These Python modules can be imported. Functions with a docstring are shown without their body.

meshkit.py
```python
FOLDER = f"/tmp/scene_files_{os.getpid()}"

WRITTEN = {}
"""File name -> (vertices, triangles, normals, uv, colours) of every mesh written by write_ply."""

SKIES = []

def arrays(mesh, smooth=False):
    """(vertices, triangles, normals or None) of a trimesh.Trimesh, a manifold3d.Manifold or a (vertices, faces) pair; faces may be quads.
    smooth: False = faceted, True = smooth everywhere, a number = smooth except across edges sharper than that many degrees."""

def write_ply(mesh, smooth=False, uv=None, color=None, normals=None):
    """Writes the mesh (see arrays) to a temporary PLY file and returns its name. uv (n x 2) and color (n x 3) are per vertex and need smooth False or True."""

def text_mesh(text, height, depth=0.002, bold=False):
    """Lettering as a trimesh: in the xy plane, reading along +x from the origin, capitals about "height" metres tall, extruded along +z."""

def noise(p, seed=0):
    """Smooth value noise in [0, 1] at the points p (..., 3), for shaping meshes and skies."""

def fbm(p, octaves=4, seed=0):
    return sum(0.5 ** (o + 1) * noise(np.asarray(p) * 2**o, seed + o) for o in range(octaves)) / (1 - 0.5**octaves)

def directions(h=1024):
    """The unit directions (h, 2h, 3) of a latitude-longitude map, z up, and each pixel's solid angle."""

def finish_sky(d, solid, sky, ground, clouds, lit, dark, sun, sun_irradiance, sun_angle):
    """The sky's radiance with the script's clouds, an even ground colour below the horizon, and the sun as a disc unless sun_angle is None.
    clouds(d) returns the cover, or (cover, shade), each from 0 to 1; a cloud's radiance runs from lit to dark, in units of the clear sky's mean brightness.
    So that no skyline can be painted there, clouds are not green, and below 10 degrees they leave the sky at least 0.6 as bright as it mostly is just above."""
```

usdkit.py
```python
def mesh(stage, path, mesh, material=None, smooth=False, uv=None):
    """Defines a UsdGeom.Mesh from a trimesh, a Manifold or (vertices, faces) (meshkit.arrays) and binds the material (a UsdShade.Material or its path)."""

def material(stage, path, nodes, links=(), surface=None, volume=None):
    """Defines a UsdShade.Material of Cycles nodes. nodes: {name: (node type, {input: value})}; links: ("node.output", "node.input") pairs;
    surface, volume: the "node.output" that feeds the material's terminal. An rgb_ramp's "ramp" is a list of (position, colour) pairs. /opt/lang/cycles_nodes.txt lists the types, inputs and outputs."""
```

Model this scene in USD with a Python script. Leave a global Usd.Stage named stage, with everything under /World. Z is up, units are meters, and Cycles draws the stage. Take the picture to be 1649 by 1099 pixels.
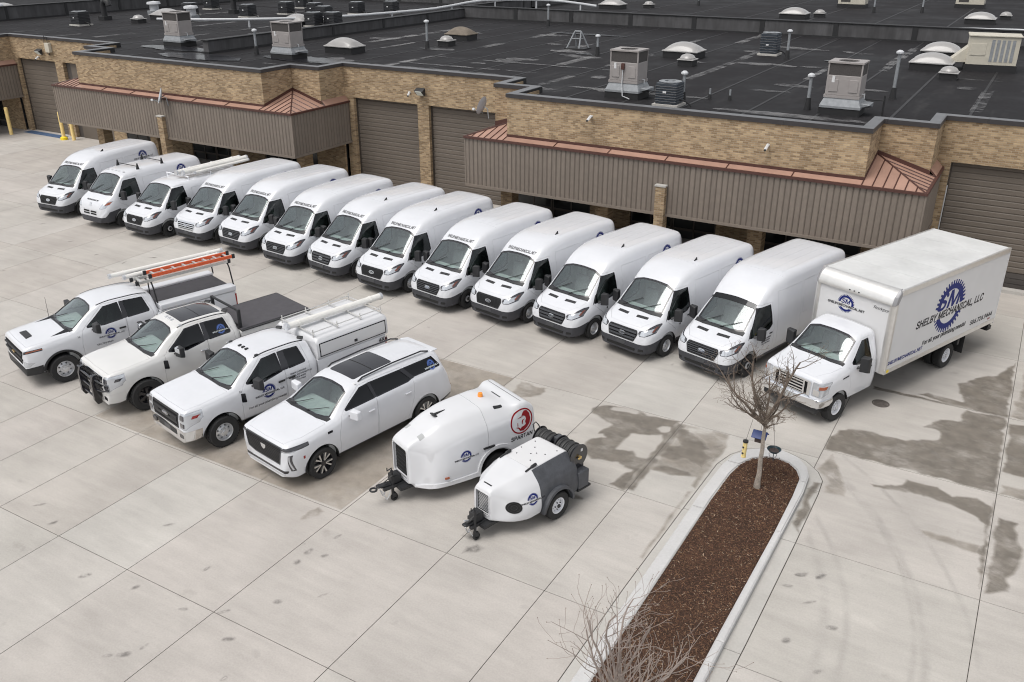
import math, random
import numpy as np, trimesh, manifold3d as m3, shapely
from shapely import affinity
from shapely.geometry import Polygon, Point, LineString, box as sbox
from shapely.ops import unary_union
from scipy.interpolate import PchipInterpolator
from scipy.spatial import cKDTree
from pxr import Usd, UsdGeom, UsdLux, UsdShade, Gf, Sdf, Vt
import usdkit, meshkit

stage = Usd.Stage.CreateInMemory()
UsdGeom.SetStageUpAxis(stage, "Z"); UsdGeom.SetStageMetersPerUnit(stage, 1.0)
stage.SetDefaultPrim(UsdGeom.Xform.Define(stage, "/World").GetPrim())

# ---------------------------------------------------------------- camera, sky, sun
YAW, PITCH, CAM_H = math.radians(30.3), math.radians(24.62), 12.0
cam = UsdGeom.Camera.Define(stage, "/World/camera")
cam.CreateHorizontalApertureAttr(36.0); cam.CreateVerticalApertureAttr(36.0 * 682 / 1024)
cam.CreateFocalLengthAttr(36.0 * 1440 / 1649); cam.CreateClippingRangeAttr(Gf.Vec2f(0.3, 2000))
cam.CreateExposureAttr(0.74)
_f = np.array([-math.sin(YAW) * math.cos(PITCH), math.cos(YAW) * math.cos(PITCH), -math.sin(PITCH)])
_r = np.array([math.cos(YAW), math.sin(YAW), 0.0]); _u = np.cross(_r, _f)
cam.AddTransformOp().Set(Gf.Matrix4d(*_r, 0, *_u, 0, *(-_f), 0, 0, 0, CAM_H, 1))

SUN = np.array([-0.20, -0.42, 1.0]); SUN /= np.linalg.norm(SUN)
SUN_EL, SUN_ROT = math.asin(SUN[2]), math.atan2(SUN[0], SUN[1])
dome = UsdLux.DomeLight.Define(stage, "/World/sky")
sky_mat = usdkit.material(stage, "/World/Looks/overcast_sky", {
    "sky": ("sky_texture", {"sky_type": "single_scattering", "sun_disc": False, "sun_elevation": SUN_EL, "sun_rotation": SUN_ROT, "aerosol_density": 3.0}),
    "grey": ("hsv", {"saturation": 0.16, "value": 1.0}),
    "tc": ("texture_coordinate", {}), "no": ("noise_texture", {"scale": 2.2, "detail": 5.0, "roughness": 0.55}),
    "rm": ("map_range", {"from_min": 0.3, "from_max": 0.7, "to_min": 0.82, "to_max": 1.12}),
    "mx": ("mix", {"mix_type": "multiply", "fac": 1.0}),
    "bg": ("background_shader", {"strength": 0.105})},
    [("sky.color", "grey.color"), ("tc.generated", "no.vector"), ("no.fac", "rm.value"), ("grey.color", "mx.color1"), ("rm.result", "mx.color2"), ("mx.color", "bg.color")], surface="bg.background")
UsdShade.MaterialBindingAPI.Apply(dome.GetPrim()).Bind(sky_mat)
sun = UsdLux.DistantLight.Define(stage, "/World/sun")
sun.CreateNormalizeAttr(True); sun.CreateIntensityAttr(0.3); sun.CreateAngleAttr(40.0); sun.CreateColorAttr(Gf.Vec3f(1.0, 0.96, 0.91))
_z = SUN; _x = np.cross([0, 0, 1.0], _z); _x /= np.linalg.norm(_x); _y = np.cross(_z, _x)
sun.AddTransformOp().Set(Gf.Matrix4d(*_x, 0, *_y, 0, *_z, 0, 0, 0, 40, 1))

# ---------------------------------------------------------------- naming helpers
_count = {}
def path_for(parent, name):
    k = (str(parent), name); n = _count.get(k, 0); _count[k] = n + 1
    return f"{parent}/{name}" + (f"_{n:03d}" if n else "")
def tag(p, label=None, cat=None, group=None, kind=None):
    pr = stage.GetPrimAtPath(p)
    for k, v in (("label", label), ("category", cat), ("group", group), ("kind", kind)):
        if v: pr.SetCustomDataByKey(k, v)
    return p
def thing(name, label=None, cat=None, group=None, loc=(0, 0, 0), rz=0.0, kind=None, parent="/World"):
    p = path_for(parent, name); x = UsdGeom.Xform.Define(stage, p)
    if parent == "/World" or any(loc) or rz:
        x.AddTranslateOp().Set(Gf.Vec3d(*map(float, loc))); x.AddRotateZOp().Set(math.degrees(rz))
    return tag(p, label, cat, group, kind)
def obj(name, mesh, mt, parent="/World", smooth=False, label=None, cat=None, group=None, kind=None):
    if isinstance(mesh, (list,)): mesh = cat_m(mesh)
    if hasattr(mesh, "is_empty") and not hasattr(mesh, "faces") and mesh.is_empty(): return None
    p = path_for(parent, name)
    if hasattr(smooth, "normals_for"):
        v, f, n = smooth.normals_for(mesh); m = usdkit.mesh(stage, p, (v, f), MT[mt])
        m.CreateNormalsAttr(Vt.Vec3fArray.FromNumpy(n.astype(np.float32))); m.SetNormalsInterpolation("vertex")
    else: usdkit.mesh(stage, p, mesh, MT[mt], smooth=smooth)
    return tag(p, label, cat, group, kind)
def copy_of(src, name, label, loc, rz, group=None, cat=None):
    p = path_for("/World", name); x = UsdGeom.Xform.Define(stage, p)
    was = stage.GetPrimAtPath(src).GetCustomData()
    x.GetPrim().GetReferences().AddInternalReference(src)
    x.ClearXformOpOrder(); x.GetPrim().GetAttribute("xformOp:translate").Set(Gf.Vec3d(*map(float, loc)))
    x.GetPrim().GetAttribute("xformOp:rotateZ").Set(math.degrees(rz))
    x.SetXformOpOrder([UsdGeom.XformOp(x.GetPrim().GetAttribute("xformOp:translate")), UsdGeom.XformOp(x.GetPrim().GetAttribute("xformOp:rotateZ"))])
    tag(p, label, cat or was.get("category"), group or was.get("group")); x.GetPrim().SetInstanceable(True)
    return p

# ---------------------------------------------------------------- materials
MT = {}
def mat(name, col, rough=0.5, metal=0.0, var=0.0, vs=3.0, var2=0.0, vs2=40.0, bump=0.0, bs=60.0, coat=0.0, rnd=0.0, spec=0.5, stretch=None, dirt=None, **kw):
    n = {"p": ("principled_bsdf", dict(roughness=rough, metallic=metal, specular_ior_level=spec, coat_weight=coat, coat_roughness=0.08, base_color=col, **kw))}
    l = []
    if var or var2 or bump or rnd or dirt:
        n["g"] = ("geometry", {}); src = "g.position"
        if stretch:
            n["mp"] = ("mapping", {"scale": stretch}); l.append((src, "mp.vector")); src = "mp.vector"
        n["v"] = ("value", {"value": 1.0}); cur = "v.value"
        for key, a, s in (("n1", var, vs), ("n2", var2, vs2)):
            if a:
                n[key] = ("noise_texture", {"scale": s, "detail": 4.0, "roughness": 0.6}); l.append((src, key + ".vector"))
                n[key + "r"] = ("map_range", {"from_min": 0.3, "from_max": 0.7, "to_min": 1 - a, "to_max": 1 + a}); l.append((key + ".fac", key + "r.value"))
                n[key + "m"] = ("math", {"math_type": "multiply"}); l += [(cur, key + "m.value1"), (key + "r.result", key + "m.value2")]; cur = key + "m.value"
        if rnd:
            n["oi"] = ("object_info", {}); n["rr"] = ("map_range", {"from_min": 0, "from_max": 1, "to_min": 1 - rnd, "to_max": 1 + rnd}); l.append(("oi.random", "rr.value"))
            n["rm"] = ("math", {"math_type": "multiply"}); l += [(cur, "rm.value1"), ("rr.result", "rm.value2")]; cur = "rm.value"
        n["mx"] = ("mix", {"mix_type": "multiply", "fac": 1.0, "color1": col}); l += [(cur, "mx.color2")]; out = "mx.color"
        if dirt:   # (colour, scale, low, high)
            n["dn"] = ("noise_texture", {"scale": dirt[1], "detail": 6.0, "roughness": 0.65}); l.append((src, "dn.vector"))
            n["dr"] = ("map_range", {"from_min": dirt[2], "from_max": dirt[3], "to_min": 0, "to_max": 1, "clamp": True}); l.append(("dn.fac", "dr.value"))
            n["dm"] = ("mix", {"mix_type": "mix", "color2": dirt[0]}); l += [("dr.result", "dm.fac"), (out, "dm.color1")]; out = "dm.color"
        l.append((out, "p.base_color"))
        if bump:
            n["bn"] = ("noise_texture", {"scale": bs, "detail": 3.0}); n["b"] = ("bump", {"strength": bump, "distance": 0.02})
            l += [(src, "bn.vector"), ("bn.fac", "b.height"), ("b.normal", "p.normal")]
    MT[name] = usdkit.material(stage, f"/World/Looks/{name}", n, l, surface="p.BSDF")
def glass(name, tint, gloss=0.02, f0=0.05):
    """A pane: what lies behind shows through the tint, and the sky is reflected more the flatter one looks along it."""
    MT[name] = usdkit.material(stage, f"/World/Looks/{name}", {"t": ("transparent_bsdf", {"color": tint}), "g": ("glossy_bsdf", {"roughness": gloss, "color": (0.95, 0.97, 1.0)}), "w": ("layer_weight", {"blend": 0.5}),
        "q": ("math", {"math_type": "power", "value2": 4.0}), "f": ("map_range", {"from_min": 0.0, "from_max": 1.0, "to_min": f0, "to_max": 0.9}), "m": ("mix_closure", {})},
        [("w.facing", "q.value1"), ("q.value", "f.value"), ("f.result", "m.fac"), ("t.BSDF", "m.closure1"), ("g.BSDF", "m.closure2")], surface="m.closure")

mat("white_paint", (0.575, 0.585, 0.612), 0.30, var=0.03, vs=1.2, var2=0.015, vs2=14, coat=0.8)
mat("cream_white_paint", (0.570, 0.567, 0.557), 0.30, var=0.03, vs=1.5, coat=0.8)
mat("fibreglass_white", (0.565, 0.57, 0.585), 0.38, var=0.02, vs=2, coat=0.25)
mat("panel_white", (0.565, 0.565, 0.57), 0.42, var=0.02, vs=2)
mat("roof_sheet", (0.52, 0.525, 0.52), 0.5, var=0.10, vs=1.1, var2=0.03, vs2=9, stretch=(1.0, 1.0, 1.0))
mat("black_plastic", (0.015, 0.0155, 0.017), 0.5, var=0.15, vs=6)
mat("bumper_plastic", (0.032, 0.033, 0.039), 0.55, var=0.12, vs=5)
mat("black_gloss", (0.008, 0.008, 0.010), 0.12, coat=0.5)
mat("grey_gloss", (0.045, 0.047, 0.052), 0.3)
mat("dark_void", (0.006, 0.006, 0.006), 0.8)
mat("rubber", (0.013, 0.013, 0.0135), 0.75, var=0.2, vs=12)
mat("grille_black", (0.006, 0.006, 0.0065), 0.6, spec=0.2)
mat("steel_silver", (0.62, 0.63, 0.65), 0.35, metal=0.75, var=0.06, vs=20)
mat("aluminium", (0.66, 0.65, 0.63), 0.36, metal=0.85, var=0.05, vs=6)
mat("chrome", (0.80, 0.81, 0.83), 0.10, metal=1.0)
mat("white_wheel", (0.72, 0.73, 0.76), 0.35)
mat("lamp_lens", (0.50, 0.52, 0.55), 0.12, metal=0.55, coat=1.0)
mat("lamp_dark", (0.03, 0.03, 0.035), 0.1, coat=1.0)
mat("amber_lens", (0.26, 0.065, 0.025), 0.2, coat=0.8)
mat("red_lens", (0.22, 0.012, 0.012), 0.2, coat=0.8)
mat("cab_grey", (0.34, 0.35, 0.35), 0.7, var=0.1, vs=8)
mat("cab_light", (0.36, 0.37, 0.37), 0.75)
mat("seat_cloth", (0.20, 0.20, 0.205), 0.85, var=0.15, vs=20)
mat("paper", (0.42, 0.45, 0.46), 0.8)
mat("green_vest", (0.45, 0.75, 0.08), 0.8)
mat("logo_blue", (0.006, 0.014, 0.12), 0.5, spec=0.25)
mat("logo_black", (0.008, 0.008, 0.01), 0.5, spec=0.25)
mat("logo_red", (0.22, 0.006, 0.012), 0.5, spec=0.25)
mat("signal_brown", (0.13, 0.035, 0.02), 0.2, coat=0.8)
mat("badge_plate", (0.16, 0.20, 0.32), 0.25, metal=0.4)
mat("badge_blue", (0.05, 0.10, 0.30), 0.2, coat=0.6)
mat("tonneau_vinyl", (0.055, 0.052, 0.058), 0.6, var=0.12, vs=5, bump=0.15, bs=120)
mat("tank_black", (0.055, 0.058, 0.066), 0.5, var=0.25, vs=4, var2=0.12, vs2=30, bump=0.2, bs=90)
mat("pvc_pipe", (0.66, 0.65, 0.62), 0.4, var=0.05, vs=4)
mat("ladder_orange", (0.62, 0.105, 0.035), 0.45, var=0.12, vs=8)
mat("hose_black", (0.03, 0.03, 0.03), 0.5)
mat("brass", (0.65, 0.48, 0.22), 0.3, metal=0.9)
mat("yellow_paint", (0.78, 0.55, 0.12), 0.5, var=0.1, vs=5)
mat("yellow_bright", (0.80, 0.60, 0.02), 0.5)
mat("orange_beacon", (0.75, 0.25, 0.02), 0.25, coat=0.7)
glass("windscreen_glass", (0.88, 0.94, 0.92), 0.02, 0.085); glass("side_glass", (0.34, 0.38, 0.37)); glass("privacy_glass", (0.16, 0.16, 0.17)); glass("roof_glass", (0.06, 0.06, 0.065))

# ---------------------------------------------------------------- mesh helpers
def cat_m(l): return trimesh.util.concatenate([to_tm(x) for x in l])
def to_tm(x):
    if isinstance(x, trimesh.Trimesh): return x
    m = x.to_mesh(); return trimesh.Trimesh(m.vert_properties[:, :3], m.tri_verts, process=False)
def to_mf(t): return m3.Manifold(m3.Mesh(np.asarray(t.vertices, np.float32), np.asarray(t.faces, np.uint32)))
def bx(x0, x1, y0, y1, z0, z1):
    t = trimesh.creation.box([x1 - x0, y1 - y0, z1 - z0]); t.apply_translation([(x0 + x1) / 2, (y0 + y1) / 2, (z0 + z1) / 2]); return t
def mbox(x0, x1, y0, y1, z0, z1): return m3.Manifold.cube([x1 - x0, y1 - y0, z1 - z0]).translate([x0, y0, z0])
def rbox(x0, x1, y0, y1, z0, z1, r=0.03, n=8):
    s = m3.Manifold.sphere(r, n)
    return m3.Manifold.batch_hull([s.translate([x, y, z]) for x in (x0 + r, x1 - r) for y in (y0 + r, y1 - r) for z in (z0 + r, z1 - r)])
def hull(pts, r=0.01, n=8):
    s = m3.Manifold.sphere(r, n); return m3.Manifold.batch_hull([s.translate([float(c) for c in p]) for p in pts])
def tube(pts, r, n=8, closed=False):
    p = np.asarray(pts, float); r = np.broadcast_to(np.asarray(r, float), (len(p),))
    t = np.gradient(p, axis=0) if len(p) > 2 else np.repeat(p[1:] - p[:1], 2, 0)
    t /= np.linalg.norm(t, axis=1, keepdims=True) + 1e-12
    a = np.zeros_like(p); ref = np.array([0, 0, 1.0]) if abs(t[0, 2]) < 0.9 else np.array([1.0, 0, 0])
    for i in range(len(p)):
        v = ref - t[i] * (ref @ t[i]); v /= np.linalg.norm(v) + 1e-12; a[i] = v; ref = v
    b = np.cross(t, a); g = np.arange(n) * 2 * np.pi / n
    v = (p[:, None] + r[:, None, None] * (np.cos(g)[None, :, None] * a[:, None] + np.sin(g)[None, :, None] * b[:, None])).reshape(-1, 3)
    i, j = np.meshgrid(np.arange(len(p) - 1), np.arange(n), indexing="ij"); i, j = i.ravel(), j.ravel(); k = (j + 1) % n
    f = np.vstack([np.stack([i * n + j, i * n + k, (i + 1) * n + k], 1), np.stack([i * n + j, (i + 1) * n + k, (i + 1) * n + j], 1)])
    e = (len(p) - 1) * n; q = np.arange(1, n - 1)
    f = np.vstack([f, np.stack([0 * q, q + 1, q], 1), np.stack([e + 0 * q, e + q, e + q + 1], 1)])
    return trimesh.Trimesh(v, f, process=False)
def cyl(p0, p1, r, n=16, r1=None): return tube([p0, p1], [r, r if r1 is None else r1], n)
def lathe(profile, n=32, axis="z"):
    t = trimesh.creation.revolve(np.asarray(profile, float), sections=n)
    if axis == "y": t.apply_transform(trimesh.transformations.rotation_matrix(-math.pi / 2, [1, 0, 0]))   # z -> +y
    if axis == "x": t.apply_transform(trimesh.transformations.rotation_matrix(math.pi / 2, [0, 1, 0]))
    return t
def cross(poly):
    polys = [poly] if isinstance(poly, Polygon) else [g for g in getattr(poly, "geoms", []) if isinstance(g, Polygon)]
    rings = []
    for p in polys:
        p = shapely.geometry.polygon.orient(p); rings += [np.array(p.exterior.coords)[:-1]] + [np.array(q.coords)[:-1] for q in p.interiors]
    return m3.CrossSection(rings, m3.FillRule.EvenOdd)
def prism(poly, axis, a, b):
    """poly in (x,z) for axis y, (y,z) for axis x, (x,y) for axis z; spans a..b along the axis."""
    m = m3.Manifold.extrude(cross(poly), b - a)
    R = {"z": [[1, 0, 0, 0], [0, 1, 0, 0], [0, 0, 1, a]], "y": [[1, 0, 0, 0], [0, 0, 1, a], [0, 1, 0, 0]], "x": [[0, 0, 1, a], [1, 0, 0, 0], [0, 1, 0, 0]]}[axis]
    return m.transform(np.array(R, float))
def rp(pts, r=0.03): return Polygon(pts).buffer(-r).buffer(r, 6)
def ngon(c, r, n=24, s=1.0): return Polygon([(c[0] + r * math.cos(2 * math.pi * i / n), c[1] + s * r * math.sin(2 * math.pi * i / n)) for i in range(n)])
def move(t, loc=(0, 0, 0), rx=0, ry=0, rz=0):
    t = to_tm(t).copy(); M = trimesh.transformations.euler_matrix(rx, ry, rz); M[:3, 3] = loc; t.apply_transform(M); return t

_text = {}
def text_poly(s, height, bold=False, slant=0.0, mono=1.0):
    """Lettering as a shapely shape, left end at 0, baseline 0."""
    if (s, bold) not in _text:
        t = meshkit.text_mesh(s, 0.7, 0.05, bold)
        top = t.vertices[:, 2] > 0.04; f = t.faces[top[t.faces].all(1)]
        _text[s, bold] = unary_union([Polygon(t.vertices[q][:, :2]).buffer(0.0005) for q in f])
    k = height / 0.7; return affinity.affine_transform(_text[s, bold], [k * mono, slant * k, 0, k, 0, 0])
def gear_poly(r, teeth=34, band=None, hole=0.66):
    p = []
    for i in range(teeth):
        a = 2 * math.pi * i / teeth; d = 2 * math.pi / teeth
        for rr, f in ((0.86, 0.0), (1.0, 0.12), (1.0, 0.52), (0.86, 0.62)): p.append((r * rr * math.cos(a + d * f), r * rr * math.sin(a + d * f)))
    g = Polygon(p).buffer(0).difference(Point(0, 0).buffer(r * hole, 24))
    return g.difference(sbox(-2 * r, band[0] * r, 2 * r, band[1] * r)) if band else g
def logo_polys(r, slant=0.25):
    """(blue gear with its two letters, black name line) centred on 0."""
    g = gear_poly(r, band=(-0.50, -0.12)); g = g.difference(Polygon([(-2 * r, -0.2 * r), (-0.55 * r, -0.2 * r), (-0.55 * r, 0.05 * r), (-2 * r, 0.05 * r)]))
    t = text_poly("SM", r * 0.50, True, slant); c = t.centroid; t = affinity.translate(t, -c.x, 0.0 * r)
    n = text_poly("SHELBY MECHANICAL, LLC", r * 0.24, True, 0.15); c = n.centroid
    return unary_union([g, t]), affinity.translate(n, -c.x, -0.42 * r)
# ---------------------------------------------------------------- lofted vehicle bodies
class Loft:
    """A closed body swept nose to tail (local x forward, y left, z up); every profile is a list of (x, value)."""
    KEYS = ("zb", "wb", "w", "zm", "wl", "zl", "wt", "zt", "cr", "r1", "r3", "r4")
    def __init__(self, x0, x1, n=110, dense=(), **ctl):
        xs = list(np.linspace(x0, x1, n))
        for a, b, k in dense: xs += list(np.linspace(a, b, k))
        self.xs = np.array(sorted(set(np.round(xs, 4)), reverse=True)); self.x0, self.x1 = x0, x1
        self.f = {}
        for k, v in ctl.items():
            if np.ndim(v) == 0: self.f[k] = (lambda c: (lambda x: np.full(np.shape(x), float(c))))(v)
            else:
                a = np.array(sorted(v), float); self.f[k] = PchipInterpolator(a[:, 0], a[:, 1], extrapolate=False)
                lo, hi = a[0], a[-1]
                self.f[k] = (lambda P, lo, hi: (lambda x: np.where(x <= lo[0], lo[1], np.where(x >= hi[0], hi[1], P(np.clip(x, lo[0], hi[0]))))))(self.f[k], lo, hi)
        self.cache = {}
    def at(self, k, x): return float(self.f[k](np.array([x]))[0])
    def solid(self, d=0.0):
        d = round(d, 5)
        if d in self.cache: return self.cache[d]
        P = {k: self.f[k](self.xs) for k in self.KEYS}
        L = abs(self.x1 - self.x0); ramp = np.clip((self.xs - (self.x0 - 0.4)) / 0.4, 0, 1) - np.clip(((self.x1 + 0.4) - self.xs) / 0.4, 0, 1)
        X = self.xs + d * ramp; rings = []
        for i in range(len(X)):
            p = {k: P[k][i] for k in P}
            zb, zt = p["zb"] - d, p["zt"] + d; w, wt, wb, wl = p["w"] + d, p["wt"] + d, p["wb"] + d, p["wl"] + d
            wt = min(wt, w); zl = min(p["zl"], zt - 0.05 * min(1, (zt - zb))); zm = min(p["zm"], zl - 0.03); zm = max(zm, zb + 0.03); zl = max(zl, zm + 0.01)
            wl = max(min(wl, w), wt)
            pts = np.array([(0, zb), (wb, zb), (w, zm), (wl, zl), (wt, zt), (0, zt)]); out = [pts[0]]
            rs = (0, p["r1"], 0.25, p["r3"], p["r4"])
            for c in range(1, 5):
                a, b = pts[c - 1] - pts[c], pts[c + 1] - pts[c]; la, lb = np.linalg.norm(a), np.linalg.norm(b)
                da, db = min(rs[c], la * 0.48), min(rs[c], lb * 0.48)
                A, B = pts[c] + a / max(la, 1e-9) * da, pts[c] + b / max(lb, 1e-9) * db
                for t in np.linspace(0, 1, 6): out.append((1 - t) ** 2 * A + 2 * t * (1 - t) * pts[c] + t * t * B)
            q = out[-1]
            for t in (0.2, 0.4, 0.6, 0.8): out.append(np.array([q[0] * (1 - t), q[1] + (zt - q[1]) * t]))
            out.append(np.array([0, zt])); o = np.array(out)
            m = o[:, 1] > zl + 0.02; o[m, 1] += p["cr"] * (1 - np.clip(o[m, 0] / max(wt, 1e-6), 0, 1) ** 2)
            ring = np.vstack([o, (o * [-1, 1])[-2:0:-1]]); rings.append(np.column_stack([np.full(len(ring), X[i]), ring]))
        V = np.array(rings); n, k = V.shape[:2]; V = V.reshape(-1, 3)
        i, j = np.meshgrid(np.arange(n - 1), np.arange(k), indexing="ij"); i, j = i.ravel(), j.ravel(); j2 = (j + 1) % k
        F = np.vstack([np.stack([i * k + j, i * k + j2, (i + 1) * k + j2], 1), np.stack([i * k + j, (i + 1) * k + j2, (i + 1) * k + j], 1)])
        V = np.vstack([V, V[:k].mean(0), V[-k:].mean(0)]); c0, c1 = len(V) - 2, len(V) - 1; q = np.arange(k); q2 = (q + 1) % k
        F = np.vstack([F, np.stack([q2, q, q * 0 + c0], 1), np.stack([(n - 1) * k + q, (n - 1) * k + q2, q * 0 + c1], 1)])
        t = trimesh.Trimesh(V, F, process=False)
        if t.volume < 0: t.invert()
        if d == 0.0:
            N = np.array(t.vertex_normals); G = N[:n * k].reshape(n, k, 3)
            for _ in range(4):
                H = np.roll(G, 1, 1) + np.roll(G, -1, 1) + 2 * G; ok = (H * G).sum(2) > 0.93 * 4 * np.linalg.norm(G, axis=2); G = np.where(ok[..., None], H / np.linalg.norm(H, axis=2, keepdims=True), G)
                H = G.copy(); H[1:-1] = G[:-2] + G[2:] + 2 * G[1:-1]; ok = (H * G).sum(2) > 0.93 * 3.9; G = np.where(ok[..., None], H / np.linalg.norm(H, axis=2, keepdims=True), G)
            N[:n * k] = G.reshape(-1, 3); self.tree, self.N = cKDTree(V), N
        m = to_mf(t); assert m.status() == m3.Error.NoError, m.status()
        self.cache[d] = m; return m
    def normals_for(self, mesh):
        t = to_tm(mesh); self.solid(0.0); C = t.triangles.reshape(-1, 3); fn = np.cross(t.triangles[:, 1] - t.triangles[:, 0], t.triangles[:, 2] - t.triangles[:, 0]); fn /= np.linalg.norm(fn, axis=1, keepdims=True) + 1e-20
        fn = np.repeat(fn, 3, 0); d, i = self.tree.query(C, k=3); w = 1 / (d + 1e-4) ** 2; n = (self.N[i] * w[..., None]).sum(1); n /= np.linalg.norm(n, axis=1, keepdims=True) + 1e-20
        c = (n * fn).sum(1); n = np.where((c > 0.86)[:, None], n, np.where((c < -0.86)[:, None], -n, fn)); return C, np.arange(len(C)).reshape(-1, 3), n
    def skin(self, pr, d0=-0.01, d1=0.004): return (self.solid(d1) ^ pr) - self.solid(d0)

class Shell:
    """A hollow body that is cut into parts; parts collects (name, mesh, material, smooth, label)."""
    def __init__(self, L, cavity, thick=0.05):
        self.L = L; self.cav = (L.solid(-thick) ^ cavity); self.m = L.solid(0) - self.cav; self.parts = []; self.wins = []
        self.thick = thick
    def add(self, name, mesh, mt, smooth=30, label=None): self.parts.append((name, mesh, mt, smooth, label))
    def cut(self, pr): self.m = self.m - pr
    def arch(self, x, z, r, side_y, depth=0.42):
        for s in (1, -1):
            c = cyl((x, s * (side_y - depth), z), (x, s * (side_y + 0.3), z), r, 40); self.m = self.m - to_mf(c)
            o, i = to_mf(cyl((x, s * (side_y - depth), z), (x, s * (side_y - 0.03), z), r + 0.004, 32)), to_mf(cyl((x, s * (side_y - depth + 0.03), z), (x, s * (side_y + 0.1), z), r - 0.02, 32))
            w = (o - i) ^ mbox(-20, 20, -3, 3, self.L.at("zb", x) + 0.0, 3); self.add("wheel_well", w, "dark_void", 40)
    def carve(self, name, poly, axis, a, b, mt, gap=0.006, label=None, d=0.0, smooth=30):
        pr = prism(poly, axis, a, b); inner = prism(poly.buffer(-gap), axis, a, b) if gap else pr
        piece = self.m ^ inner; self.m = self.m - pr
        if not piece.is_empty(): self.add(name, piece, mt, smooth, label)
        return piece
    def window(self, name, poly, axis, a, b, mt, frame=0.035, fname="window_seal"):
        big = prism(poly, axis, a, b); self.m = self.m - big; self.wins.append(big)
        ring = prism(poly.difference(poly.buffer(-frame)), axis, a, b); self.add(fname, self.L.skin(ring, -0.035, 0.0015), "black_gloss")
        self.add(name, self.L.skin(prism(poly.buffer(-frame + 0.004), axis, a, b), -0.014, -0.008), mt, False)
    def trim(self, x0, x1, mt="cab_grey", z0=0.3):
        b = mbox(min(x0, x1), max(x0, x1), -2, 2, z0, 3); t = self.thick
        m = (self.L.solid(-t - 0.001) ^ b) - (self.L.solid(-t - 0.012) ^ mbox(min(x0, x1) + 0.012, max(x0, x1) - 0.012, -2, 2, z0 + 0.01, 3))
        for w in self.wins: m = m - w
        self.add("interior_trim", m, mt)
    def both(self, f, *a, **k):
        """f(name, poly (x,z), 'y', ...) on the left and then on the right side."""
        n, poly, *rest = a
        f(n, poly, "y", 0.15, 1.6, *rest, **k); f(n, poly, "y", -1.6, -0.15, *rest, **k)
    def both_front(self, f, n, poly, x0, x1, *rest, **k):
        f(n, poly, "x", x0, x1, *rest, **k); f(n, mirror_y_front(poly), "x", x0, x1, *rest, **k)
    def decal(self, name, poly, axis, a, b, mt, d=0.0035, label=None):
        d = min((.002, .004, .006, .010, .014, .022, .030), key=lambda q: abs(q - d)) if d < .032 else d
        self.add(name, self.L.skin(prism(poly, axis, a, b), -0.004, d), mt, False, label)
    def emit(self, root, body="body", mt="white_paint"):
        obj(body, self.m, mt, root, self.L)
        for n, p, mtl, s, lb in self.parts: obj(n, p, mtl, root, 40 if n == "wheel_well" else (self.L if s or n in ("windscreen", "door_window") else False), label=lb)

def mirror_y(poly): return affinity.scale(poly, 1, -1, origin=(0, 0))
def mirror_y_front(poly): return affinity.scale(poly, -1, 1, origin=(0, 0))
def flip_u(poly): return affinity.scale(poly, -1, 1, origin=(0, 0))

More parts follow.
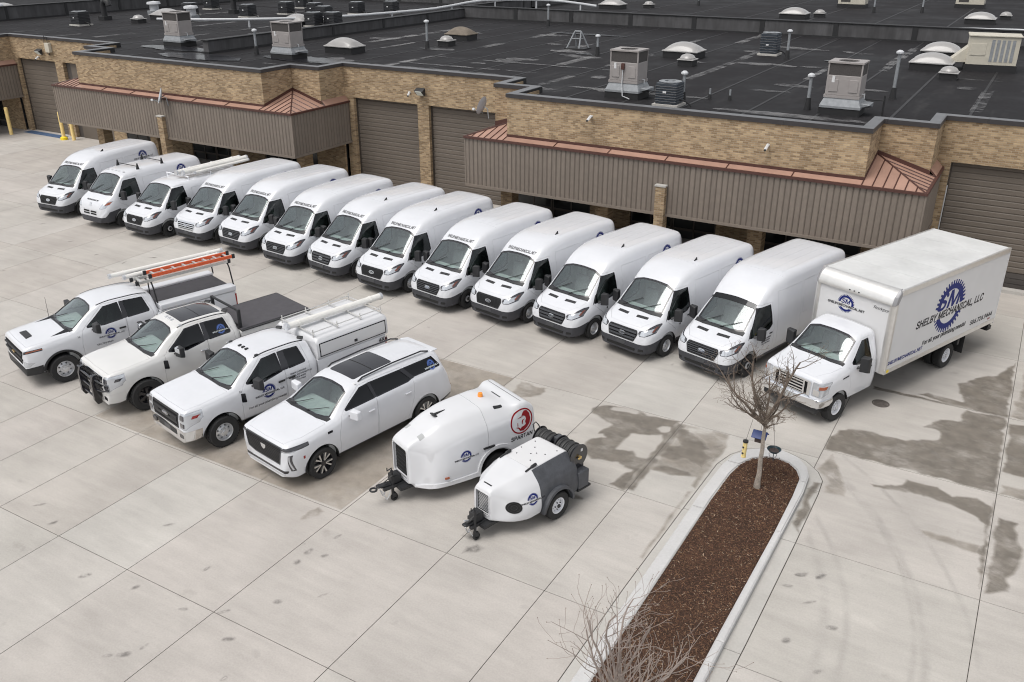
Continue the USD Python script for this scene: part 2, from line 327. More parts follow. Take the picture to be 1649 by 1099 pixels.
# ---------------------------------------------------------------- wheels, mirrors, cab furniture
def wheel(root, x, y, r, w, kind, tread=False):
    """y > 0 is the left side; the outer face points away from the middle."""
    s = 1 if y > 0 else -1; p = thing("wheel", parent=root, loc=(x, y, r), rz=0 if s > 0 else math.pi)
    rr = r * {"steel": 0.60, "black_steel": 0.60, "truck": 0.58, "pickup": 0.60, "black_alloy": 0.60, "alloy": 0.74, "trailer": 0.60}[kind]; h = w / 2
    prof = [(rr - 0.01, -h * 0.8), (rr + 0.02, -h), (r * 0.93, -h), (r * 0.985, -h * 0.8), (r, -h * 0.4), (r, h * 0.4), (r * 0.985, h * 0.8), (r * 0.93, h), (rr + 0.03, h), (rr, h * 0.86), (rr - 0.012, h * 0.8), (rr - 0.012, -h * 0.8), (rr - 0.01, -h * 0.8)]
    ty = [to_tm(lathe(prof, 44, "y"))]
    if tread:
        for i in range(36):
            a = 2 * math.pi * i / 36
            for q in (-1, 1):
                b = bx(-0.02, 0.02, q * h * 0.55 - 0.035, q * h * 0.55 + 0.035, r - 0.02, r + 0.012); ty.append(move(b, rx=0, ry=a + q * 0.04))
    obj("tyre", ty, "rubber", p, 35)
    mt = {"steel": "steel_silver", "black_steel": "black_plastic", "truck": "white_wheel", "pickup": "steel_silver", "black_alloy": "black_gloss", "alloy": "black_gloss", "trailer": "white_wheel"}[kind]
    f = h * 0.80
    if kind in ("alloy", "black_alloy"):
        obj("rim", [lathe([(rr - 0.015, -f), (rr, f), (rr - 0.03, f), (rr - 0.04, f - 0.03), (rr - 0.04, -f), (rr - 0.015, -f)], 40, "y"), lathe([(0, f - 0.10), (rr - 0.03, f - 0.10), (rr - 0.03, f - 0.09), (0, f - 0.09), (0, f - 0.10)], 32, "y")], "black_gloss", p, 35)
        n = 5 if kind == "alloy" else 6
        for i in range(n):
            a = 2 * math.pi * i / n
            if kind == "alloy": pl = [Polygon([(0.03 * q, 0.06), (0.0 + 0.05 * q, 0.06), (0.10 * q + 0.030 * q, rr - 0.02), (0.10 * q - 0.02 * q, rr - 0.02)]) for q in (1, -1)]
            else: pl = [Polygon([(-0.03, 0.05), (0.03, 0.05), (0.045, rr - 0.02), (-0.045, rr - 0.02)])]
            for q in pl:
                sp = prism(q, "y", f - 0.055, f - 0.005); obj("spoke", move(sp, ry=a), "aluminium" if kind == "alloy" else "black_gloss", p)
        obj("hub", lathe([(0, f - 0.06), (0.075, f - 0.06), (0.07, f), (0.0, f + 0.004)], 20, "y"), "black_gloss", p, 35)
        if kind == "black_alloy": obj("hub_cap", lathe([(0, f), (0.04, f), (0.035, f + 0.03), (0.0, f + 0.034)], 16, "y"), "steel_silver", p, 35)
        return p
    deep = f - (0.055 if kind != "truck" else 0.075)
    prof = [(rr - 0.012, -f), (rr, f), (rr - 0.02, f + 0.004), (rr - 0.035, f - 0.02), (rr - 0.05, deep - 0.01), (rr * 0.62, deep), (rr * 0.5, deep + 0.03), (rr * 0.34, deep + 0.035), (rr * 0.33, deep + 0.06), (0, deep + 0.065), (0, deep - 0.03), (rr - 0.06, deep - 0.05), (rr - 0.05, -f), (rr - 0.012, -f)]
    m = to_mf(lathe(prof, 40, "y"))
    nh, hr, hc = {"steel": (10, 0.016, 0.60), "black_steel": (8, 0.018, 0.62), "truck": (4, 0.045, 0.66), "pickup": (8, 0.024, 0.66), "trailer": (8, 0.022, 0.63)}[kind]
    for i in range(nh):
        a = 2 * math.pi * (i + 0.5) / nh; c = (rr * hc * math.cos(a), rr * hc * math.sin(a)); m = m - to_mf(cyl((c[0], -0.2, c[1]), (c[0], 0.3, c[1]), hr, 12))
    obj("rim", m, mt, p, 35)
    obj("brake_drum", lathe([(0, -f * 0.5), (rr * 0.8, -f * 0.5), (rr * 0.8, deep - 0.07), (0, deep - 0.07)], 20, "y"), "dark_void", p, 35)
    if kind == "black_steel": obj("trim_ring", lathe([(rr * 0.30, deep + 0.03), (rr * 0.52, deep + 0.028), (rr * 0.50, deep + 0.05), (rr * 0.32, deep + 0.066), (rr * 0.30, deep + 0.03)], 28, "y"), "steel_silver", p, 35)
    if kind in ("truck", "trailer", "pickup"):
        nl = {"truck": 8, "pickup": 8, "trailer": 5}[kind]; lg = []
        for i in range(nl):
            a = 2 * math.pi * i / nl; c = (rr * 0.42 * math.cos(a), rr * 0.42 * math.sin(a)); lg.append(cyl((c[0], deep, c[1]), (c[0], deep + 0.06, c[1]), 0.014, 6))
        lg.append(cyl((0, deep, 0), (0, deep + (0.10 if kind == "truck" else 0.085), 0), 0.06 if kind != "trailer" else 0.045, 16, 0.045))
        obj("lug_nuts", lg, "black_plastic" if kind == "trailer" else "steel_silver", p, 30)
    return p
def dual_wheel(root, x, y, r, w):
    s = 1 if y > 0 else -1
    p = wheel(root, x, y, r, w, "truck")
    return p, wheel(root, x, y - s * (w + 0.05), r, w, "black_steel")
def oval_badge(sh, y, z, a, b, x0=-0.5, x1=0.1):
    e = affinity.scale(Point(y, z).buffer(1, 20), a, b)
    sh.decal("badge", e, "x", x0, x1, "chrome", 0.022)
    sh.decal("badge_plate", affinity.scale(e, 0.84, 0.70), "x", x0, x1, "badge_plate", 0.026)
    t = text_poly("Ford", b * 0.9, True, 0.3); c = t.centroid
    sh.decal("badge_script", affinity.translate(t, y - c.x, z - c.y), "x", x0, x1, "chrome", 0.029)
def cab_kit(root, xdash, zdash, w, xseat, zseat, row2=None, bench=False):
    p = obj("dashboard", rbox(xdash - 0.42, xdash + 0.30, -w, w, zdash - 0.45, zdash, 0.06), "cab_grey", root, 40)
    st = move(trimesh.creation.torus(0.185, 0.017, 24, 8), (xdash - 0.52, w * 0.5, zdash + 0.02), ry=-1.05); obj("steering_wheel", [st, cyl((xdash - 0.5, w * 0.5, zdash), (xdash - 0.2, w * 0.5, zdash - 0.12), 0.03)], "black_plastic", root, 40)
    for xs, zs in [(xseat, zseat)] + ([(row2, zseat)] if row2 else []):
        for y in (-w * 0.5, w * 0.5):
            se = thing("seat", parent=root)
            obj("cushion", rbox(xs - 0.05, xs + 0.48, y - 0.26, y + 0.26, zs - 0.14, zs, 0.05), "seat_cloth", se, 40)
            obj("backrest", hull([(xs, y - .22, zs), (xs, y + .22, zs), (xs - .10, y - .22, zs), (xs - .10, y + .22, zs), (xs - .14, y - .20, zs + .58), (xs - .14, y + .20, zs + .58), (xs - .22, y - .20, zs + .58), (xs - .22, y + .20, zs + .58)], 0.05), "seat_cloth", se, 40)
            obj("headrest", rbox(xs - 0.25, xs - 0.15, y - 0.13, y + 0.13, zs + 0.64, zs + 0.82, 0.04), "seat_cloth", se, 40)
def wing_mirror(root, x, y, z, h=0.30, w=0.20, mt="black_plastic", cap=None):
    s = 1 if y > 0 else -1; p = thing("wing_mirror", parent=root)
    obj("arm", hull([(x, y - s * 0.02, z - h * 0.35), (x - .02, y + s * .12, z - h * .3), (x + 0.06, y - s * 0.02, z - h * .45)], 0.025), "black_plastic", p, 40)
    obj("housing", hull([(x + .05, y + s * (.12), z - h / 2), (x + .05, y + s * (.12), z + h / 2 - .03), (x + .03, y + s * (.12 + w), z - h / 2 + .03), (x + .03, y + s * (.12 + w), z + h / 2), (x - .06, y + s * .12, z - h / 2), (x - .06, y + s * .12, z + h / 2), (x - .06, y + s * (.12 + w), z - h / 2), (x - .06, y + s * (.12 + w), z + h / 2)], 0.025), mt, p, 40)
    if cap: obj("mirror_cap", hull([(x + .065, y + s * .14, z + 0.0), (x + .065, y + s * .14, z + h / 2 - .02), (x + .045, y + s * (.1 + w), z + .0), (x + .045, y + s * (.1 + w), z + h / 2 - .02), (x - .0, y + s * .14, z + h / 2), (x - .0, y + s * (.1 + w), z + h / 2)], 0.02), cap, p, 40)
    obj("mirror_glass", bx(x - 0.092, x - 0.086, *sorted((y + s * .12, y + s * (.12 + w))), z - h / 2 + .01, z + h / 2 - .01), "chrome", p)
def wipers(root, L, x, y0s, length=0.55, lift=0.02):
    for y in y0s:
        pts = [(x, y, L.at("zt", x) + L.at("cr", x) + lift)]
        for t in (0.3, 0.6, 1.0):
            xx = x - 0.30 * t; yy = y + length * t * 0.75; pts.append((xx, yy, L.at("zt", xx) + L.at("cr", xx) * (1 - (yy / max(L.at("wt", xx), .1)) ** 2) + lift))
        obj("wiper", tube(pts, [0.014, 0.012, 0.011, 0.007], 6), "black_plastic", root, 40)
# ---------------------------------------------------------------- concrete lot
MT["concrete"] = usdkit.material(stage, "/World/Looks/concrete", {
    "g": ("geometry", {}), "oi": ("object_info", {}), "n1": ("noise_texture", {"scale": 0.45, "detail": 6.0, "roughness": 0.6}), "n2": ("noise_texture", {"scale": 26.0, "detail": 4.0, "roughness": 0.7}),
    "mp": ("mapping", {"scale": (0.35, 2.4, 1.0), "rotation": (0, 0, 0.9)}), "n3": ("noise_texture", {"scale": 1.4, "detail": 6.0, "roughness": 0.65}),
    "n4": ("noise_texture", {"scale": 1.15, "detail": 3.0, "roughness": 0.55}), "r4": ("map_range", {"from_min": 0.68, "from_max": 0.80, "to_min": 0, "to_max": 0.42, "clamp": True}),
    "r1": ("map_range", {"from_min": 0.3, "from_max": 0.7, "to_min": 0.86, "to_max": 1.08}), "r2": ("map_range", {"from_min": 0.3, "from_max": 0.7, "to_min": 0.92, "to_max": 1.07}), "r3": ("map_range", {"from_min": 0.25, "from_max": 0.75, "to_min": 0.88, "to_max": 1.07}),
    "rr": ("rgb_ramp", {"ramp": [(0.0, (0.395, 0.365, 0.335)), (0.35, (0.412, 0.391, 0.360)), (0.65, (0.418, 0.388, 0.360)), (1.0, (0.435, 0.416, 0.386))]}),
    "m1": ("math", {"math_type": "multiply"}), "m2": ("math", {"math_type": "multiply"}), "mx": ("mix", {"mix_type": "multiply", "fac": 1.0}), "st": ("mix", {"mix_type": "mix", "color2": (0.20, 0.185, 0.165)}),
    "b": ("bump", {"strength": 0.12, "distance": 0.01}), "p": ("principled_bsdf", {"roughness": 0.82, "specular_ior_level": 0.3})},
    [("g.position", "n1.vector"), ("g.position", "n2.vector"), ("g.position", "mp.vector"), ("mp.vector", "n3.vector"), ("g.position", "n4.vector"), ("n1.fac", "r1.value"), ("n2.fac", "r2.value"), ("n3.fac", "r3.value"), ("n4.fac", "r4.value"), ("oi.random", "rr.fac"),
     ("r1.result", "m1.value1"), ("r2.result", "m1.value2"), ("m1.value", "m2.value1"), ("r3.result", "m2.value2"), ("rr.color", "mx.color1"), ("m2.value", "mx.color2"), ("r4.result", "st.fac"), ("mx.color", "st.color1"), ("st.color", "p.base_color"), ("n2.fac", "b.height"), ("b.normal", "p.normal")], surface="p.BSDF")
mat("far_ground", (0.30, 0.29, 0.27), 0.9, var=0.1, vs=0.1)
mat("joint_dirt", (0.075, 0.068, 0.06), 0.95, var=0.3, vs=2)
mat("kerb_concrete", (0.46, 0.455, 0.45), 0.8, var=0.06, vs=1.2, var2=0.05, vs2=20, bump=0.1)
mat("gutter_concrete", (0.40, 0.385, 0.36), 0.82, var=0.08, vs=1.0, var2=0.05, vs2=20, bump=0.1)
def overlay(name, col, rough, lo, hi, scale, amount, spec=0.4, stretch=(1, 1, 1), feather=False):
    MT[name] = usdkit.material(stage, f"/World/Looks/{name}", {"g": ("geometry", {}), "mp": ("mapping", {"scale": stretch, "rotation": (0, 0, 0.5)}), "n": ("noise_texture", {"scale": scale, "detail": 6.0, "roughness": 0.65}), "r": ("map_range", {"from_min": lo, "from_max": hi, "to_min": 0, "to_max": amount, "clamp": True}),
        "n2": ("noise_texture", {"scale": 3.0, "detail": 5.0}), "r2": ("map_range", {"from_min": 0.3, "from_max": 0.7, "to_min": 0.8, "to_max": 1.2}), "c": ("mix", {"mix_type": "multiply", "fac": 1.0, "color1": col}),
        "p": ("principled_bsdf", {"roughness": rough, "specular_ior_level": spec}), "t": ("transparent_bsdf", {}), "m": ("mix_closure", {}), **({"at": ("attribute", {"attribute": "edge"}), "af": ("math", {"math_type": "multiply"})} if feather else {})},
        [("g.position", "mp.vector"), ("mp.vector", "n.vector"), ("n.fac", "r.value"), ("g.position", "n2.vector"), ("n2.fac", "r2.value"), ("r2.result", "c.color2"), ("c.color", "p.base_color"), *([("at.fac", "af.value1"), ("r.result", "af.value2"), ("af.value", "m.fac")] if feather else [("r.result", "m.fac")]), ("t.BSDF", "m.closure1"), ("p.BSDF", "m.closure2")], surface="m.closure")
overlay("damp_concrete", (0.160, 0.142, 0.120), 0.48, 0.22, 0.56, 1.3, 0.95, stretch=(.8, 1.2, 1), feather=True)
overlay("half_dry_concrete", (0.235, 0.21, 0.18), 0.7, 0.28, 0.62, 1.3, 0.85, stretch=(.8, 1.2, 1), feather=True)
overlay("tan_slab_stain", (0.285, 0.25, 0.21), 0.75, 0.2, 0.62, 0.7, 0.75, feather=True)
overlay("tyre_trace", (0.23, 0.215, 0.20), 0.8, 0.32, 0.80, 1.6, 0.36, feather=True)
overlay("oil_spot", (0.10, 0.092, 0.085), 0.6, 0.30, 0.6, 6.0, 0.55, feather=True)
ground = obj("ground", bx(-320, 320, -220, 420, -1.0, -0.035), "far_ground", kind="structure")
lot = thing("concrete_lot", kind="structure")
obj("joint_filler", bx(-75, 22, 0, 40.0, -0.034, -0.011), "joint_dirt", lot)
GUT = Polygon([(-5.26, -4), (-5.26, 13.45), (-5.20, 16.57), (-5.14, 18.86), (-4.99, 19.46), (-4.70, 19.95), (-4.25, 20.25), (-3.75, 20.30), (-3.25, 20.10), (-2.88, 19.75), (-2.70, 19.40), (-2.66, 18.8), (-2.65, 16.64), (-2.67, 13.16), (-2.69, 12.08), (-2.70, -4)])
KO = Polygon([(-5.02, -4), (-5.02, 17.5), (-4.97, 18.73), (-4.86, 19.30), (-4.60, 19.75), (-4.25, 20.02), (-3.85, 20.10), (-3.45, 19.98), (-3.15, 19.65), (-3.0, 19.25), (-2.95, 18.5), (-2.97, 16.69), (-3.0, 12.88), (-3.03, -4)])
KI = Polygon([(-4.72, -4), (-4.71, 17.2), (-4.67, 18.40), (-4.58, 18.95), (-4.40, 19.33), (-4.15, 19.56), (-3.85, 19.64), (-3.58, 19.58), (-3.33, 19.36), (-3.17, 19.03), (-3.13, 18.23), (-3.12, 16.6), (-3.17, 12.86), (-3.19, -4)])
XL = [-74.5, -71.8, -69.2, -66.5, -63.8, -61, -58.2, -55.3, -52.4, -49.6, -46.8, -44.1, -41.4, -38.7, -36.2, -33.75, -30.6, -27.8, -25.0, -22.4, -20.6, -18.75, -16.6, -14.36, -11.84, -8.96, -6.6, -3.02]
YL = [0.8, 4.8, 8.80, 12.58, 16.60, 20.41, 24.38, 28.35, 32.3, 35.9]
XR = [-3.02, .95, 4.9, 8.9, 12.9, 16.9, 20.9]; YR = [0.4, 4.4, 8.5, 12.58, 16.67, 20.90, 25.06, 29.2, 33.0, 35.9]
G2 = 0.008; slabs = []
for xs, ys in ((XL, YL), (XR, YR)):
    for i in range(len(xs) - 1):
        for j in range(len(ys) - 1):
            p = sbox(xs[i] + G2, ys[j] + G2, xs[i + 1] - G2, ys[j + 1] - G2).difference(GUT.buffer(G2))
            for q in getattr(p, "geoms", [p]):
                if q.area > .2: slabs.append(q)
def in_view(x, y, z=0.0, m=0.06):
    d = np.array([x, y, z - CAM_H]); zc = d @ _f
    return zc > 1 and abs(d @ _r / zc) < .5726 + m and abs(d @ _u / zc) < .382 + m
hidden = []
for q in slabs:
    m = to_tm(m3.Manifold.extrude(cross(q), 0.012).translate([0, 0, -0.012]))
    if any(in_view(*c) for c in list(q.exterior.coords) + [(q.centroid.x, q.centroid.y)]): obj("slab", m, "concrete", lot)
    else: hidden.append(m)
if hidden: obj("outer_slabs", hidden, "concrete", lot, kind="stuff")
def sheet(poly, z=0.004, th=0.0): 
    polys = [g for g in getattr(poly, "geoms", [poly]) if isinstance(g, Polygon) and g.area > .002]; out = []
    for g in polys:
        v, f = trimesh.creation.triangulate_polygon(g, engine="earcut"); out.append(trimesh.Trimesh(np.column_stack([v, np.full(len(v), z)]), f, process=False))
    return out
SLAB_U = unary_union(slabs)
def wobble(pts, amp=.06, step=.06, seed=0):
    p = Polygon(pts).buffer(0); p = max(getattr(p, "geoms", [p]), key=lambda g: g.area); L = p.exterior.length; n = max(12, int(L / step))
    q = np.array([p.exterior.interpolate(L * i / n).coords[0] for i in range(n)]); w = np.column_stack([q * 2.6, np.full(n, float(seed))])
    out = q + amp * 5.5 * np.column_stack([meshkit.fbm(w, 6, seed) - .5, meshkit.fbm(w + [23.4, 0, 0], 6, seed + 5) - .5])
    return Polygon(out).buffer(0)
_pz = [0.0]
def feather_sheet(name, p, z, mt, w, clip):
    """A stain that thins out towards its edge: rings of the outline, each with its own cover."""
    n, ms, cov = 6, [], []
    for k in range(n):
        q = p.buffer(-w * k / n).difference(p.buffer(-w * (k + 1) / n)) if k < n - 1 else p.buffer(-w * k / n)
        if clip is not None: q = q.intersection(clip)
        for t in sheet(q, z): ms.append(t); cov.append(np.full(len(t.vertices), ((k + .6) / n) if k < n - 1 else 1.0))
    if ms:
        m = trimesh.util.concatenate(ms); pth = obj(name, m, mt, kind="structure")
        UsdGeom.PrimvarsAPI(stage.GetPrimAtPath(pth)).CreatePrimvar("edge", Sdf.ValueTypeNames.FloatArray, "vertex").Set(Vt.FloatArray.FromNumpy(np.concatenate(cov).astype(np.float32)))
def patch(pts, mt, label, cat="wet patch", z=0.004, amp=.05, clip=True, holes=(), name="wet_patch"):
    p = wobble(pts, amp, seed=len(label)) if amp else Polygon(pts)
    for h in holes: p = p.difference(wobble(h, .04, seed=3))
    _pz[0] += .00025; feather_sheet(name, p, z + _pz[0], mt, (.09 if amp else .02), SLAB_U if clip else None)
W_a = [(-3.0, 20.92), (-3.01, 21.59), (-2.9, 22.2), (-2.37, 22.45), (-1.46, 22.44), (-.62, 22.8), (-.48, 23.12), (-.61, 23.35), (-.99, 23.37), (-.62, 24.04), (-.19, 24.25), (-.15, 24.96), (.19, 25.02), (.94, 25.03), (.93, 23.26), (.94, 20.92)]
patch(W_a, "damp_concrete", "a"); patch([(-1.4, 25.26), (-1.12, 25.5), (-.23, 25.42), (-.45, 26.58), (-.01, 27.29), (.44, 27.78), (.93, 29.15), (.94, 25.08), (-.12, 25.08)], "damp_concrete", "bb")
patch([(-1.74, 19.87), (-1.16, 20.13), (-1.01, 20.49), (-.34, 20.54), (.02, 20.24), (.58, 20.56), (.92, 20.2), (.92, 19.41), (.4, 19.76), (-.2, 19.9), (-.85, 19.87), (-1.61, 19.72)], "damp_concrete", "ccc")
patch([(-.47, 18.53), (-.23, 18.61), (.27, 18.58), (.81, 18.59), (.93, 18.23), (.67, 18.15), (.06, 18.27), (-.39, 18.39)], "half_dry_concrete", "dddd")
patch([(.98, 24.8), (3.2, 25.0), (3.4, 22.0), (.98, 22.0)], "damp_concrete", "e5"); patch([(.97, 21.45), (3.0, 21.4), (3.0, 20.92), (.97, 20.92)], "half_dry_concrete", "f66")
patch([(.98, 25.1), (4.4, 25.3), (4.5, 29), (1.2, 29)], "half_dry_concrete", "f6h6")
patch([(1.0, 19.9), (1.5, 19.9), (1.6, 18.6), (1.4, 17.2), (.99, 16.9)], "damp_concrete", "g777"); patch([(.72, 18.1), (.80, 19.2), (.88, 20.6), (.935, 20.6), (.935, 17.0), (.86, 17.0)], "damp_concrete", "h88")
W_j = [(-9.13, 19.93), (-9.0, 20.16), (-8.74, 20.30), (-8.55, 20.35), (-7.84, 20.36), (-7.06, 20.36), (-6.62, 20.38), (-6.62, 18.7), (-6.62, 16.64), (-7.11, 16.66), (-7.02, 16.85), (-6.85, 17.51), (-7.08, 17.45), (-7.3, 17.66), (-7.91, 17.47), (-8.17, 17.66), (-8.48, 18.02), (-8.37, 18.45), (-8.05, 18.63), (-8.37, 18.68), (-8.37, 18.92), (-8.18, 19.32), (-8.58, 19.38), (-8.73, 19.59), (-9.0, 19.54)]
patch(W_j, "damp_concrete", "j1234567", holes=([(-6.91, 19.96), (-6.7, 19.99), (-6.7, 19.72), (-6.85, 19.6), (-7.0, 19.75)], [(-8.55, 20.08), (-7.84, 20.22), (-7.84, 20.36), (-8.55, 20.24)], [(-6.78, 19.42), (-7.12, 19.27), (-7.51, 19.14), (-7.56, 18.64), (-7.58, 18.23), (-7.2, 18.41), (-6.91, 18.14), (-6.69, 18.23), (-6.68, 18.9)]))
patch([(-6.58, 20.36), (-5.3, 20.38), (-5.12, 19.74), (-5.2, 18.9), (-5.25, 17.5), (-5.42, 17.6), (-5.41, 17.99), (-5.75, 17.83), (-6.58, 17.70)], "half_dry_concrete", "kl12345678", amp=.03)
patch([(-6.56, 19.97), (-6.5, 20.1), (-6.08, 19.97), (-5.59, 19.44), (-5.64, 19.23), (-5.3, 19.0), (-5.39, 18.55), (-5.87, 18.7), (-6.17, 18.4), (-6.49, 18.47), (-6.56, 19.03), (-6.22, 19.29), (-6.51, 19.49)], "damp_concrete", "m1", z=.0055)
patch([(-6.56, 18.05), (-6.29, 18.16), (-5.68, 18.15), (-5.5, 18.0), (-5.75, 17.83), (-6.48, 17.72)], "damp_concrete", "m2", z=.0055)
patch([(-11.52, 19.4), (-11.54, 20.3), (-10.61, 20.3), (-10.68, 19.83), (-11.03, 19.35), (-11.29, 19.26)], "half_dry_concrete", "n1"); patch([(-7.63, 15.8), (-7.49, 15.92), (-7.27, 15.86), (-7.26, 15.72), (-7.51, 15.65)], "damp_concrete", "o22")
patch([(-20.55, 12.64), (-20.55, 16.55), (-11.9, 16.55), (-11.9, 12.64)], "tan_slab_stain", "p333", amp=0); patch([(-11.8, 16.65), (-11.8, 20.36), (-16.5, 20.36), (-16.5, 16.65)], "tan_slab_stain", "q4444", amp=0)
patch([(-12.6, 12.0), (-12.5, 12.5), (-12.2, 12.5), (-12.25, 12.0), (-12.4, 11.85)], "half_dry_concrete", "r5"); patch([(-8.7, 12.7), (-8.4, 12.9), (-8.3, 13.15), (-8.55, 13.2), (-8.75, 13.0)], "oil_spot", "s6", amp=.03)
patch([(-9.05, 13.2), (-8.7, 13.2), (-8.65, 13.55), (-9.0, 13.6)], "oil_spot", "s77", amp=.03)
patch([(-2.95, 19.85), (-2.63, 19.45), (-2.60, 18.9), (-2.1, 19.0), (-2.2, 19.6), (-2.5, 20.3), (-2.8, 20.8)], "half_dry_concrete", "t")
patch([(-2.6, 24.98), (-1.0, 24.99), (.2, 25.0), (.2, 25.12), (-1.0, 25.17), (-2.6, 25.22)], "damp_concrete", "u", amp=.02); patch([(-6.74, 16.7), (-6.74, 20.3), (-6.46, 20.3), (-6.46, 16.7)], "damp_concrete", "v8", amp=.03); patch([(-5.38, 14.5), (-5.40, 17.4), (-5.25, 17.4), (-5.25, 14.5)], "half_dry_concrete", "v99", amp=.02)
# turning tyre traces and scuffs
def arc_band(c, r0, r1, a0, a1, n=40): return Polygon([(c[0] + r1 * math.cos(math.radians(a)), c[1] + r1 * math.sin(math.radians(a))) for a in np.linspace(a0, a1, n)] + [(c[0] + r0 * math.cos(math.radians(a)), c[1] + r0 * math.sin(math.radians(a))) for a in np.linspace(a1, a0, n)])
for c, r, w in (((-9.2, 13.2), 7.6, .20), ((-9.2, 13.2), 8.05, .14), ((-9.2, 13.2), 9.4, .17), ((-8.6, 13.6), 8.6, .12), ((-9.0, 12.8), 10.2, .13)):
    feather_sheet("tyre_trace", arc_band(c, r, r + w * 1.4, -28, 56).intersection(sbox(-2.55, 9, 4.8, 20.85)), .0045, "tyre_trace", w * .6, SLAB_U)
rg = random.Random(7)
for k in range(150):
    x, y = rg.uniform(-34, 1), rg.uniform(7.5, 24)
    if GUT.buffer(.1).contains(Point(x, y)): continue
    a, L = rg.uniform(0, 3.14), rg.uniform(.05, .20); q = affinity.rotate(affinity.scale(Point(x, y).buffer(1, 10), L, rg.uniform(.03, .08)), math.degrees(a))
    feather_sheet("scuff", wobble(q.exterior.coords, .03, .05, k), .0042 + .000005 * k, "oil_spot" if k % 9 == 0 else "tyre_trace", .05, SLAB_U)
SCUFFS = [(-12.63, 6.98), (-12.39, 7.17), (-12.27, 7.48), (-12.43, 8.54), (-11.47, 10.75), (-11.5, 11.14), (-12.93, 9.66), (-10.37, 10.22), (-11.15, 11.21), (-11.83, 11.26), (-10.99, 9.64), (-11.67, 8.87), (-14.94, 8.2), (-16.6, 8.9), (-18.05, 9.32), (-14.84, 10.3), (-11.03, 8.4), (-10.37, 7.7), (-13.73, 8.5), (-11.33, 11.82), (-17.15, 9.04), (-2.41, 15.2), (-1.91, 15.82), (-1.95, 14.93), (-2.05, 13.63), (-1.34, 13.14), (-1.38, 14.4), (-37.89, 22.88), (-34.53, 21.92), (-32.12, 21.35), (-31.76, 17.87), (-33.57, 18.29), (-38.52, 23.97), (-37.55, 24.27), (-33.6, 18.95)]
for k, (x, y) in enumerate(SCUFFS):
    q = affinity.rotate(affinity.scale(Point(x, y).buffer(1, 12), rg.uniform(.09, .17), rg.uniform(.05, .09)), 57 + rg.uniform(-25, 25)); feather_sheet("scuff", wobble(q.exterior.coords, .025, .04, k), .0052 + .000005 * k, "oil_spot", .06, SLAB_U)
# ---------------------------------------------------------------- planted island
isl = thing("traffic_island", kind="structure")
ring = GUT.buffer(-.012).difference(KO); cuts = [-4, 4.4, 8.5, 12.86, 16.66, 18.9]
for k in range(len(cuts)):
    y0, y1 = cuts[k], cuts[k + 1] if k + 1 < len(cuts) else 21
    for q in getattr(ring.intersection(sbox(-6, y0 + .008, -2, y1 - .008)), "geoms", [ring.intersection(sbox(-6, y0 + .008, -2, y1 - .008))]):
        if q.area > .02: obj("gutter_slab", m3.Manifold.extrude(cross(q), .014).translate([0, 0, -.012]), "gutter_concrete", isl)
kerb = KO.buffer(-.004).difference(KI)
for k in range(len(cuts)):
    y0, y1 = cuts[k], cuts[k + 1] if k + 1 < len(cuts) else 21
    piece = kerb.intersection(sbox(-6, y0 + .005, -2, y1 - .005))
    for q in getattr(piece, "geoms", [piece]):
        if q.area < .02: continue
        lo = m3.Manifold.extrude(cross(q), .15).translate([0, 0, -.03]); top = m3.Manifold.extrude(cross(q.buffer(-.03)), .155).translate([0, 0, -.01])
        obj("kerb_stone", m3.Manifold.hull(lo + top) if q.convex_hull.area < q.area * 1.02 else lo + top, "kerb_concrete", isl)
patch([(-2.95, 19.3), (-2.70, 19.4), (-2.68, 17.6), (-2.7, 16.9), (-2.93, 17.3)], "damp_concrete", "w", z=.0065, clip=False)
mat("mulch_soil", (0.050, 0.026, 0.015), 0.95, var=0.45, vs=1.3, var2=0.5, vs2=22, bump=0.8, bs=35)
for nm, c in (("mulch_dark", (0.045, 0.021, 0.0125)), ("mulch_mid", (0.105, 0.050, 0.027)), ("mulch_tan", (0.20, 0.115, 0.065)), ("mulch_pale", (0.38, 0.30, 0.22))): mat(nm, c, 0.9, rnd=0.1)
gx, gy = np.meshgrid(np.linspace(-4.8, -3.05, 36), np.linspace(-4, 19.7, 300)); gz = .075 + .06 * meshkit.fbm(np.stack([gx * 1.2, gy * 1.2, gx * 0], -1), 4, 2) + .03 * meshkit.fbm(np.stack([gx * 9, gy * 9, gx * 0], -1), 2, 4)
v = np.stack([gx, gy, gz], -1).reshape(-1, 3); i, j = np.meshgrid(np.arange(299), np.arange(35), indexing="ij"); i, j = i.ravel(), j.ravel(); k = i * 36 + j; f = np.vstack([np.stack([k, k + 1, k + 37], 1), np.stack([k, k + 37, k + 36], 1)])
v[:, 2] = np.where(shapely.contains_xy(KI.buffer(-.03), v[:, 0], v[:, 1]), v[:, 2], .11); keep = shapely.contains_xy(KI.buffer(.07), v[f].mean(1)[:, 0], v[f].mean(1)[:, 1]); mb = trimesh.Trimesh(v, f[keep], process=False); mb.remove_unreferenced_vertices(); obj("mulch_bed", mb, "mulch_soil", isl, smooth=True)
rs = np.random.RandomState(3)
